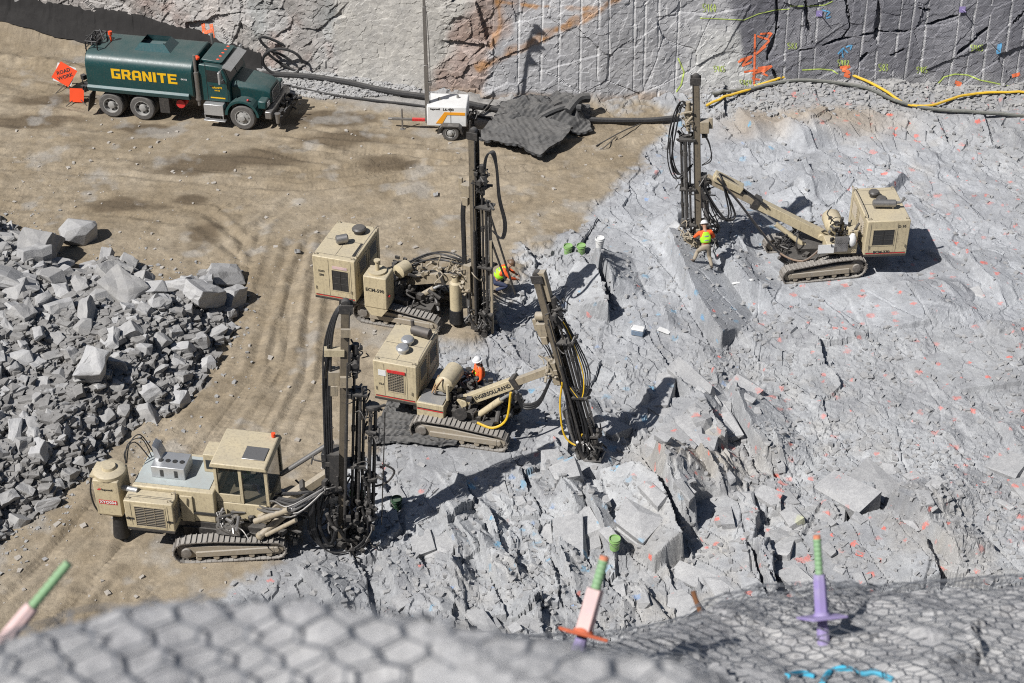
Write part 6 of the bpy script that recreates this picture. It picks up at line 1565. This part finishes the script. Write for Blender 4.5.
# ---------------------------------------------------------------- light tower trailer
def tower():
    yaw = R(-4); near = at(451, 140); left = Vector((-math.sin(yaw), math.cos(yaw), 0)); o = near+left*.75
    t = thing('light_tower', 'white light tower trailer with orange flash and a tall thin mast', 'light tower', (o.x, o.y, 0), yaw)
    for ns in (-1, 1):
        wheel(t, (0, ns*.75, .34), ns, .34, .2, front=True)
        mb = MB(); P_ = [(.50*math.cos(R(a)), .34+.42*math.sin(R(a))) for a in (0, 30, 50, 130, 150, 180)]; P2 = [(.42*math.cos(R(a)), .34+.36*math.sin(R(a))) for a in (180, 150, 130, 50, 30, 0)]
        for k in range(5): mb.prism([P_[k], P_[k+1], P2[4-k], P2[5-k]], ns*.58, ns*.90)
        mb.build('mudguard', DARK, t)
    mb = MB(); mb.bb((-.95, -.57, .48), (.62, .57, 1.36)); bd = mb.build('body', WHITE, t, .05)
    mb = MB(); mb.prism([(-.60, .62), (-.35, .62), (-.15, 1.0), (.55, 1.0), (.55, 1.12), (-.25, 1.12)], -.583, -.573); mb.build('orange_flash', painted('amber_paint', (.9, .38, .02), .5, .1, dust=0), bd)
    text('t', 'ingersoll', .11, face_mat((-.62, -.578, 1.24), (1, 0, 0), (0, 0, 1)), LETTER, 'lettering', bd, .003)
    text('t', 'L6-400', .15, face_mat((-.1, -.578, 1.23), (1, 0, 0), (0, 0, 1)), LETTER, 'lettering', bd, .003)
    mb = MB(); mb.bb((-.02, -.582, .62), (-.005, -.574, 1.3)); mb.cyl((-.5, 0, 1.36), (-.5, 0, 1.44), .06); mb.cyl((.2, .2, 1.36), (.2, .2, 1.46), .05); mb.build('door_seam', STEEL, bd)
    mb = MB(); mb.bb((-2.4, -.05, .42), (-.95, .05, .50)); mb.cyl((-2.0, 0, .0), (-2.0, 0, .9), .035); mb.cyl((-2.0, 0, .0), (-2.0, 0, .03), .11); mb.cyl((-2.55, 0, .46), (-2.35, 0, .46), .05); mb.bb((-2.9, -.02, .0), (-2.45, .02, .04)); mb.build('drawbar', STEEL, t)
    mb = MB(); mb.bb((-1.6, -.06, .41), (-1.1, .06, .51)); mb.build('reflector', REDP, t)
    for x in (.75,):
        for ns in (-1, 1): mb = MB(); mb.cyl((x, ns*.62, .0), (x, ns*.62, .8), .035); mb.bb((x-.1, ns*.62-.1, 0), (x+.1, ns*.62+.1, .03)); mb.build('stabiliser_jack', DARK, t)
    mb = MB(); clutter(mb, (.8, 0, .7), (.3, .9, .5), 20, 7, .14); mb.tube([(.7, -.1, .6), (1.2, 0, .9), (1.6, .1, 1.4)], .03, 6); mb.tube([(.7, .3, .5), (1.2, .4, .6), (1.5, .4, .9)], .02, 6); mb.build('winch', DARK, t)
    mb = MB(); q = .09
    for z0_, z1_, q in ((.5, 3.0, .08), (3.0, 5.4, .065), (5.4, 8.4, .05)): mb.bb((-.95-q, -.3-q, z0_), (-.95+q, -.3+q, z1_))
    mb.box((-.85, -.3, 2.2), (.2, .15, .15)); ms = mb.build('mast', STEEL, t, .01)
    mb = MB(); mb.box((-.95, -.3, 8.3), (1.1, .07, .08), .65); mb.build('crossbar', STEEL, ms)
    for k in range(4):
        x = -1.3+.7*(k % 2); mb = MB(); mb.lathe((x, -.35+(.25 if k % 2 else -.2), 8.1+.7*(k//2)), (0, -1, -.6), [(0, .08), (.12, .16), (.26, .26), (.27, .24)], 16); mb.build('floodlight', SILVER, ms)
    for k in range(2): MB().tube([(-.85, -.3+k*.08, 1.3), (-.80, -.3, 3), (-.86, -.3, 5.2)], .012, 5).build('cable', BLACK, ms)
    return t
tower()

# ---------------------------------------------------------------- blasting mats
def mat_sheet(name, label, corners, thick, amp, seed, parent=None, nu=70, nv=50, fold=0.0, hgt=None):
    """corner points (world xy) of a heavy woven tyre mat lying on the ground with folds"""
    a, b, c_, d = [Vector((q[0], q[1], 0)) for q in corners]
    U, Vv = np.meshgrid(np.linspace(0, 1, nu), np.linspace(0, 1, nv))
    X = (a.x*(1-U)+b.x*U)*(1-Vv)+(d.x*(1-U)+c_.x*U)*Vv; Y = (a.y*(1-U)+b.y*U)*(1-Vv)+(d.y*(1-U)+c_.y*U)*Vv
    X = X+.18*fbm(U*3+seed, Vv*3, seed, 3); Y = Y+.18*fbm(U*3, Vv*3+seed, seed+1, 3)
    Zb = H(X, Y)+thick+.02+amp*(.5+.5*fbm(X*1.1, Y*1.1, seed+2, 3))+amp*.5*np.abs(fbm(X*.9+Y*1.3, Y*.3, seed+3, 2))
    if hgt is not None: Zb = Zb+hgt(U, Vv, X, Y)
    Zb = Zb+.02*np.sin(U*nu*.9)*np.sin(Vv*nv*.9)+.035*np.clip(fbm(X*4, Y*4, seed+4, 2), -1, 1)
    o = grid_mesh(name, X, Y, Zb, MATR); m = o.modifiers.new('thickness', 'SOLIDIFY'); m.thickness = thick; m.offset = -1
    if label: tag(o, label, 'blasting mat')
    return o
c1 = [at(*p) for p in [(476, 146), (541, 163), (576, 140), (497, 122)]]
mat_sheet('blasting_mat', 'flat heavy black rubber mat lying in front of the crumpled mats by the wall', c1, .10, .22, 31, hgt=lambda U, V, X, Y: .15+.25*V)
c2 = [at(*p) for p in [(490, 138), (592, 134), (588, 110), (500, 110)]]
def pileh(U, V, X, Y):
    e = sstep(0, .22, U)*sstep(1, .80, U)*sstep(0, .35, V)*sstep(1.05, .75, V)
    return e*np.minimum(.75, .62+.3*fbm(X*.9, Y*.9, 5, 3)+.5*np.abs(fbm(X*1.3+.9*Y, Y*.6, 9, 3))-.35*np.abs(fbm(X*.7-.6*Y, Y*1.1, 19, 3))+.0*X)
mat_sheet('blasting_mat', 'crumpled heap of black rubber mats against the rock wall', c2, .09, .2, 47, nu=110, nv=80, hgt=pileh)
mb = MB()
rr2 = random.Random(12)
p0 = on(556, 122)
for k in range(4):
    q = Vector((p0.x+rr2.uniform(-.9, 1.0), p0.y-rr2.uniform(.0, .7), p0.z+.45+.12*k)); an = rr2.uniform(.1, .9)
    d = Vector((math.cos(an), math.sin(an), .1))*rr2.uniform(.6, 1.1); n_ = d.cross(Vector((0, 0, 1))).normalized()
    mb.tube([q-d+n_*.1, q-d*.3+Vector((0, 0, .12)), q+d*.4-n_*.1+Vector((0, 0, .1)), q+d], rr2.uniform(.14, .22), 9)
tag(mb.build('mat_roll', MATR), 'rolled folds of black rubber on top of the crumpled mat heap', 'rubber roll')
c3 = [at(*p) for p in [(366, 446), (455, 452), (462, 418), (392, 402)]]
mat_sheet('blasting_mat', 'ribbed grey black mat lying under the tracks of the middle rig', c3, .06, .05, 63, nu=100, nv=70, hgt=lambda U, V, X, Y: .09*np.abs(np.sin(V*26+1.5*fbm(U*3, V*3, 4, 2)))+.02)
for cx, r_ in ((398, .0), (412, .1)):
    p = on(405, 446+r_*60); MB().tube([p+Vector((-1.0, .2+r_*3, .12)), p+Vector((-.3, -.1+r_*2, .14)), p+Vector((.6, .0+r_*2, .16)), p+Vector((1.2, .35, .14))], .13, 10)
# black liner along the wall foot at the far left
c4 = [at(*p) for p in [(-60, 12), (240, 78), (262, 66), (-60, -6)]]
U, Vv = np.meshgrid(np.linspace(0, 1, 260), np.linspace(0, 1, 24))
PL = [(-80, 15, -12), (0, 22, 5), (60, 38, 14), (90, 44, 20), (150, 60, 34), (210, 76, 50), (262, 84, 66)]
pxs = np.array([p[0] for p in PL]); lo = np.interp(U*342-80, pxs, [p[1] for p in PL]); hi = np.interp(U*342-80, pxs, [p[2] for p in PL])
px_ = U*342-80; py_ = lo+(hi-lo)*Vv
uu = -(py_-341.5)/FPX; dx = (px_-512)/FPX; dy = CP+uu*SP; dz = -SP+uu*CP; tt = -CAM_H/dz
X = dx*tt; Y = dy*tt+.12*fbm(U*40, Vv*2, 8, 3)
Zl = H(X, Y)+.05+.05*np.abs(fbm(X*1.4, Y*3, 71, 3))+.04*fbm(X*.7, Y*.7, 72, 3)+.55*sstep(.6, 1.0, Vv)
o = grid_mesh('black_liner', X, Y, Zl, painted('black_liner_sheet', (.009, .008, .008), .9, .4, (.03, .027, .025), dust=.03))
m = o.modifiers.new('thickness', 'SOLIDIFY'); m.thickness = .02
tag(o, 'black liner sheet laid along the foot of the rock wall at the far left', 'liner')

# ---------------------------------------------------------------- hoses along the walls
def ground_hose(name, label, pxs, r, mat, lift=.02, cat='hose', zoff=None):
    P = []
    D = catmull([Vector((p[0], p[1], 0)) for p in pxs], 8)
    for i, q in enumerate(D):
        p = at(q.x, q.y, .25); P.append(p)
    zz = np.array([float(H(np.array([p.x, p.x+.15, p.x-.15, p.x, p.x]), np.array([p.y, p.y, p.y, p.y+.12, p.y-.12])).max()) for p in P])
    zs_ = np.convolve(np.pad(zz, 4, 'edge'), np.ones(9)/9, 'valid'); P = [Vector((p.x, p.y, max(a, b-r*1.2)+r+lift)) for p, a, b in zip(P, zs_, zz)]
    o = MB().tube(P, r, 8, smooth=False).build(name, mat); return tag(o, label, cat)
ground_hose('hose', 'thick black hose running along the foot of the wall behind the light tower', [(262, 72), (300, 77), (340, 84), (380, 92), (420, 98), (470, 106), (520, 112), (580, 117), (640, 118), (678, 117)], .12, BLACK)
ground_hose('hose', 'second black hose lying just in front of the thick one by the truck', [(255, 76), (290, 83), (330, 92), (370, 98), (430, 105), (500, 116)], .05, BLACK)
ground_hose('hose', 'grey hose crossing the brown talus at the foot of the netted wall', [(712, 104), (745, 100), (785, 98), (830, 99), (862, 103), (890, 110), (925, 116), (960, 120), (1000, 122), (1060, 124)], .075, GHOSE, .05)
ground_hose('hose', 'yellow hose lying on the grey one at the foot of the netted wall', [(706, 110), (730, 104), (765, 97), (800, 93), (835, 92), (860, 97), (885, 106), (905, 113), (925, 115), (945, 111), (965, 106), (990, 104), (1060, 106)], .055, YHOSE, .09)
cz = at(284, 80); mb = MB()
for k, (r_, dz_) in enumerate(((.75, .55), (.6, .5), (.85, .45))):
    P = [(cz.x+r_*math.cos(a+k)*1.1, cz.y+.3*k-.3*math.cos(a)*.3, .25+r_*.75+r_*.8*math.sin(a)+.05*k) for a in np.linspace(0, 5.6, 22)]
    mb.tube(P, .06, 7)
tag(mb.build('hose_coil', BLACK), 'upright coil of black hose leaning on the wall in front of the truck', 'hose coil')
tag(MB().tube([on(640, 125)+Vector((0, 0, .05)), on(622, 137)+Vector((0, 0, .25)), on(596, 147)+Vector((0, 0, .05))], .025, 6).build('steel_bar', DARK), 'long thin bar lying on the dirt right of the mats', 'steel bar')
tag(MB().tube([on(616, 138)+Vector((0, 0, .08)), on(608, 147)+Vector((0, 0, .15)), on(602, 150)+Vector((0, 0, .05))], .02, 6).build('steel_bar', DARK), 'short bar lying across the long one right of the mats', 'steel bar')
tag(MB().tube([on(733, 283)+Vector((0, 0, .06)), on(752, 290)+Vector((0, 0, .06))], .04, 8).build('pipe', WHITE), 'short white pipe lying on the grey rock below the climbing worker', 'pipe')

# ---------------------------------------------------------------- road signs
def sign(px, py, zc, s, label, words, yaw, tilt, name='road_sign', diamond=True):
    p = at(px, py); t = thing(name, label, 'road sign', (p.x, p.y, 0), R(yaw))
    M = Matrix.Translation((0, 0, zc)) @ Matrix.Rotation(R(90-tilt), 4, 'X') @ Matrix.Rotation(R(45+8 if diamond else -6), 4, 'Z')
    M2 = Matrix.Translation((0, 0, zc)) @ Matrix.Rotation(R(90-tilt), 4, 'X')
    MB(M).box((0, 0, 0), (s, s, .012)).build('sign_panel', ORG, t, 0)
    if words:
        for k, w_ in enumerate(words): text('t', w_, .20, M2 @ Matrix.Rotation(R(12), 4, 'Z') @ Matrix.Translation((0, .11-.22*k, .009)), LETTER, 'lettering', t, .006)
    mb = MB(); mb.cyl((0, .1, .05), (0, .06, zc), .025)
    for a in range(4): mb.cyl((0, .1, .25), (.6*math.cos(a*1.57+.7), .1+.6*math.sin(a*1.57+.7), .02), .018, n=6)
    mb.build('stand', DARK, t)
    if words: MB(M).box((0, 0, -.02), (s*1.0, s*1.0, .012), R(14)).build('backing_sheet', WHITE, t)
    return t
sign(67, 90, .72, .76, 'orange diamond road sign standing behind the truck at the far left', ['ROAD', 'WORK'], 12, 25)
sign(78, 103, .35, .56, 'small plain orange square panel low beside the diamond sign', None, 8, 20, diamond=False)

# ---------------------------------------------------------------- small things on the bench
def bucket(px, py, label, h=.38, r=.16, m=LIMEB, tilt=0, dz=0):
    p = on(px, py); t = thing('bucket', label, 'bucket', (p.x, p.y, p.z+dz))
    mb = MB(Matrix.Rotation(tilt, 4, 'Y')); mb.lathe((0, 0, 0), (0, 0, 1), [(0, r*.8), (h, r), (h, r*.93), (h-.05, r*.9), (h-.05, .02)], 18); mb.lathe((0, 0, h*.8), (0, 0, 1), [(0, r*1.0), (0, r*1.06), (.02, r*1.06), (.02, r)], 18); mb.build('pail', m, t)
    MB(Matrix.Rotation(tilt, 4, 'Y')).tube([(r, 0, h*.85), (r*.8, -.12, h*.7), (0, -r*1.25, h*.55), (-r*.8, -.12, h*.7), (-r, 0, h*.85)], .006, 5).build('handle', STEEL, t)
    return t
bucket(568, 254, 'green bucket nearest the tall mast, left one of the pair'); bucket(581, 254, 'green bucket, right one of the pair above the rock block')
bucket(599, 264, 'white bucket on the edge of the rock block', m=WHITE); bucket(614, 558, 'green bucket standing on rock behind the pink bolt')
bucket(397, 508, 'dark green bucket standing in the shadow of the lower left mast', m=painted('green_plastic', (.02, .07, .03), .5, .3, dust=.2))
p = on(638, 334); t = thing('cooler', 'white and blue cooler box standing alone on the grey rock', 'cooler', p, R(-20))
MB().bb((-.20, -.13, 0), (.20, .13, .19)).build('cooler_box', painted('blue_grey_plastic', (.16, .22, .30), .5, .3, dust=.2), t, .02)
MB().bb((-.21, -.14, .195), (.21, .14, .26)).build('cooler_lid', WHITE, t, .03)
MB().tube([(-.21, 0, .15), (-.27, 0, .23), (-.21, 0, .29)], .012, 5).build('handle', WHITE, t)
p = on(664, 332); tag(MB().add(*boxvf(.42, .22, .012), Matrix.Translation((p.x, p.y, p.z+.05)) @ Matrix.Rotation(-.5, 4, 'Z') @ Matrix.Rotation(.1, 4, 'Y')).build('paper_sheet', WHITE), 'white sheet lying on the rock right of the cooler box', 'sheet')

# ---------------------------------------------------------------- paint on the wall, wall bolts
dg = bpy.context.evaluated_depsgraph_get(); dg.update()
WT = BVHTree.FromObject(wallo, dg)
def wallp(px, py, off=.012):
    d = ray(px, py).normalized(); h_ = WT.ray_cast(Vector((0, 0, CAM_H)), d, 200)
    if h_[0] is None: return None
    return h_[0]-d*.02, h_[1]
def stroke(mb, pts, w_=.03):
    D = []
    for k in range(len(pts)-1):
        n = max(1, int(math.dist(pts[k], pts[k+1])/1.2)); D += [(pts[k][0]+(pts[k+1][0]-pts[k][0])*q/n, pts[k][1]+(pts[k+1][1]-pts[k][1])*q/n) for q in range(n)]
    D.append(pts[-1])
    last = None
    for i, q in enumerate(D):
        j = D[min(i+1, len(D)-1)] if i < len(D)-1 else D[i-1]; dx, dy = j[0]-q[0], j[1]-q[1]; L = math.hypot(dx, dy) or 1
        nx, ny = -dy/L*w_*25, dx/L*w_*25
        A, B = wallp(q[0]+nx, q[1]+ny), wallp(q[0]-nx, q[1]-ny)
        if A is None or B is None: last = None; continue
        A, B = A[0], B[0]
        if last and (last[0]-A).length < .5 and i < len(D): mb.add([last[0], last[1], B, A], [(0, 1, 2, 3)])
        last = (A, B)
def strokes(name, label, L, mat, w_=.03):
    mb = MB()
    for s_ in L: stroke(mb, s_, w_)
    if mb.v: tag(mb.build(name, mat, smooth=0), label, 'paint mark')
LG = painted('lime_spray_paint', (.48, .60, .14), .9, .4, (.36, .4, .28), dust=0); OS = painted('orange_spray_paint', (.80, .17, .06), .9, .5, (.5, .3, .22), dust=0); BS = painted('light_blue_spray_paint', (.12, .36, .60), .9, .5, (.3, .4, .5), dust=0)
SEG = {'5': [[(1, 1), (0, 1), (0, .55), (.8, .5), (.9, .15), (.4, 0), (0, .1)]], '4': [[(.1, 1), (.1, .45), (1, .45)], [(.8, 1), (.8, 0)]], '8': [[(.5, .5), (.1, .75), (.5, 1), (.9, .75), (.5, .5), (.05, .25), (.5, 0), (.95, .25), (.5, .5)]],
       '3': [[(0, 1), (.8, .95), (.4, .55), (.9, .25), (.4, 0), (0, .1)]], '6': [[(.8, 1), (.2, .6), (.1, .2), (.5, 0), (.9, .25), (.5, .5), (.15, .3)]], '0': [[(.5, 1), (.1, .5), (.5, 0), (.9, .5), (.5, 1)]], '2': [[(0, .8), (.4, 1), (.8, .75), (0, 0), (1, 0)]],
       '9': [[(.9, .6), (.4, .5), (.1, .8), (.6, 1), (.9, .7), (.7, 0)]], 'H': [[(0, 1), (.1, 0)], [(0, .5), (1, .45)], [(1, 1), (.95, 0)]]}
def word(x, y, w_, h_, s_):
    out = []; k = w_/len(s_)
    for i, ch in enumerate(s_):
        for st in SEG[ch]: out.append([(x+i*k+p[0]*k*.72, y+h_*(1-p[1])) for p in st])
    return out
strokes('paint_mark', 'orange letter H sprayed on the wall behind the truck', [[(203, 23), (205, 42)], [(204, 33), (213, 30)], [(211, 24), (214, 44)]], OS, .07)
for x, y, w_, h_, s_, lab in ((703, 4, 14, 8, '5460', 'lime number on the pale rock at the top right'), (714, 66, 12, 6, '5465', 'lime number low on the pale rock left of the dark wall'), (788, 43, 10, 6, '583', 'lime number between the drilled lines left of the crack'),
                              (838, 60, 12, 6, '5482', 'lime number above the orange blot on the netted wall'), (879, 64, 10, 7, '583', 'lime number right of the orange blot low on the netted wall'), (917, 67, 11, 6, '5485', 'lime number low on the netted wall under the long dark joint'),
                              (971, 45, 13, 6, '5465', 'lime number right of the brown streak on the netted wall'), (740, 80, 12, 6, '5464', 'lime number just above the talus beside the orange line')):
    strokes('paint_mark', lab, word(x, y, w_, h_, s_), LG, .019)
strokes('paint_mark', 'lime line high on the pale rock running into the dark wall', [[(700, 18), (722, 19), (744, 20), (758, 14), (775, 10), (790, 9)]], LG, .018)
strokes('paint_mark', 'lime line along the very top of the netted wall', [[(790, 6), (812, 6), (825, 5), (833, 1)]], LG, .018)
strokes('paint_mark', 'lime line climbing along the foot of the pale rock', [[(711, 103), (725, 98), (740, 90), (755, 85), (770, 81), (776, 81)]], LG, .03)
strokes('paint_mark', 'short curved lime line behind the head of the right mast', [[(678, 58), (684, 72), (681, 85), (676, 92)]], LG, .03)
strokes('paint_mark', 'short lime line left of the orange blot on the netted wall', [[(802, 70), (820, 69), (832, 70), (838, 74)]], LG, .025)
strokes('paint_mark', 'wavy lime line along the foot of the netted wall', [[(914, 92), (928, 92), (936, 86), (944, 77), (955, 74), (968, 75), (980, 80), (995, 83), (1008, 86), (1024, 86)]], LG, .025)
strokes('paint_mark', 'orange sprayed cross and scribbles on the pale rock', [[(755, 34), (754, 88)], [(757, 36), (770, 40), (760, 50), (766, 46), (756, 54)], [(740, 60), (752, 56), (745, 62)], [(744, 72), (756, 70), (768, 69), (752, 74)], [(752, 78), (760, 80)], [(738, 62), (748, 58), (742, 66), (752, 62)], [(760, 34), (772, 33), (768, 38)], [(758, 68), (772, 66), (762, 73), (768, 76)]], OS, .04)
strokes('paint_mark', 'orange blot sprayed under a number on the netted wall', [[(840, 68), (850, 66), (842, 70), (850, 72), (844, 75), (850, 77)]], OS, .06)
strokes('paint_mark', 'upper orange blot on the netted wall at the right edge', [[(1012, 76), (1020, 74)]], OS, .07)
strokes('paint_mark', 'lower orange blot on the netted wall at the right edge', [[(1010, 87), (1018, 84), (1016, 90)]], OS, .07)
strokes('paint_mark', 'orange blot under the hump of the wavy lime line', [[(955, 82), (962, 84), (956, 86)]], OS, .07)
strokes('paint_mark', 'light blue arrow sprayed on the netted wall', [[(842, 50), (843, 58)], [(838, 54), (843, 48), (848, 53)], [(846, 47), (852, 45), (850, 50)]], BS, .03)
strokes('paint_mark', 'light blue blot sprayed right on the netted wall', [[(999, 44), (997, 54)], [(1001, 43), (999, 55)]], BS, .05)
strokes('paint_mark', 'faint blue letters sprayed beside the left purple wall plate', [[(822, 10), (830, 12), (826, 16)], [(826, 18), (831, 17)]], BS, .03)
for x, y, lab in ((819, 13, 'purple plate with a bar fixed on the netted wall left of the long crack'), (962, 9, 'purple plate with a bar fixed on the netted wall near the top right corner')):
    r_ = wallp(x, y)
    if r_:
        p_, n_ = r_; n_ = Vector((0, -1, .1)).normalized(); t = thing('wall_bolt', lab, 'rock bolt', p_, 0, 'bolts in the wall')
        q = n_.to_track_quat('Z', 'Y').to_matrix().to_4x4()
        MB(q).box((0, 0, .06), (.24, .24, .02)).build('plate', PURP, t); MB(q).cyl((0, 0, .0), (.05, .02, .42), .022).build('bar', PURP, t)
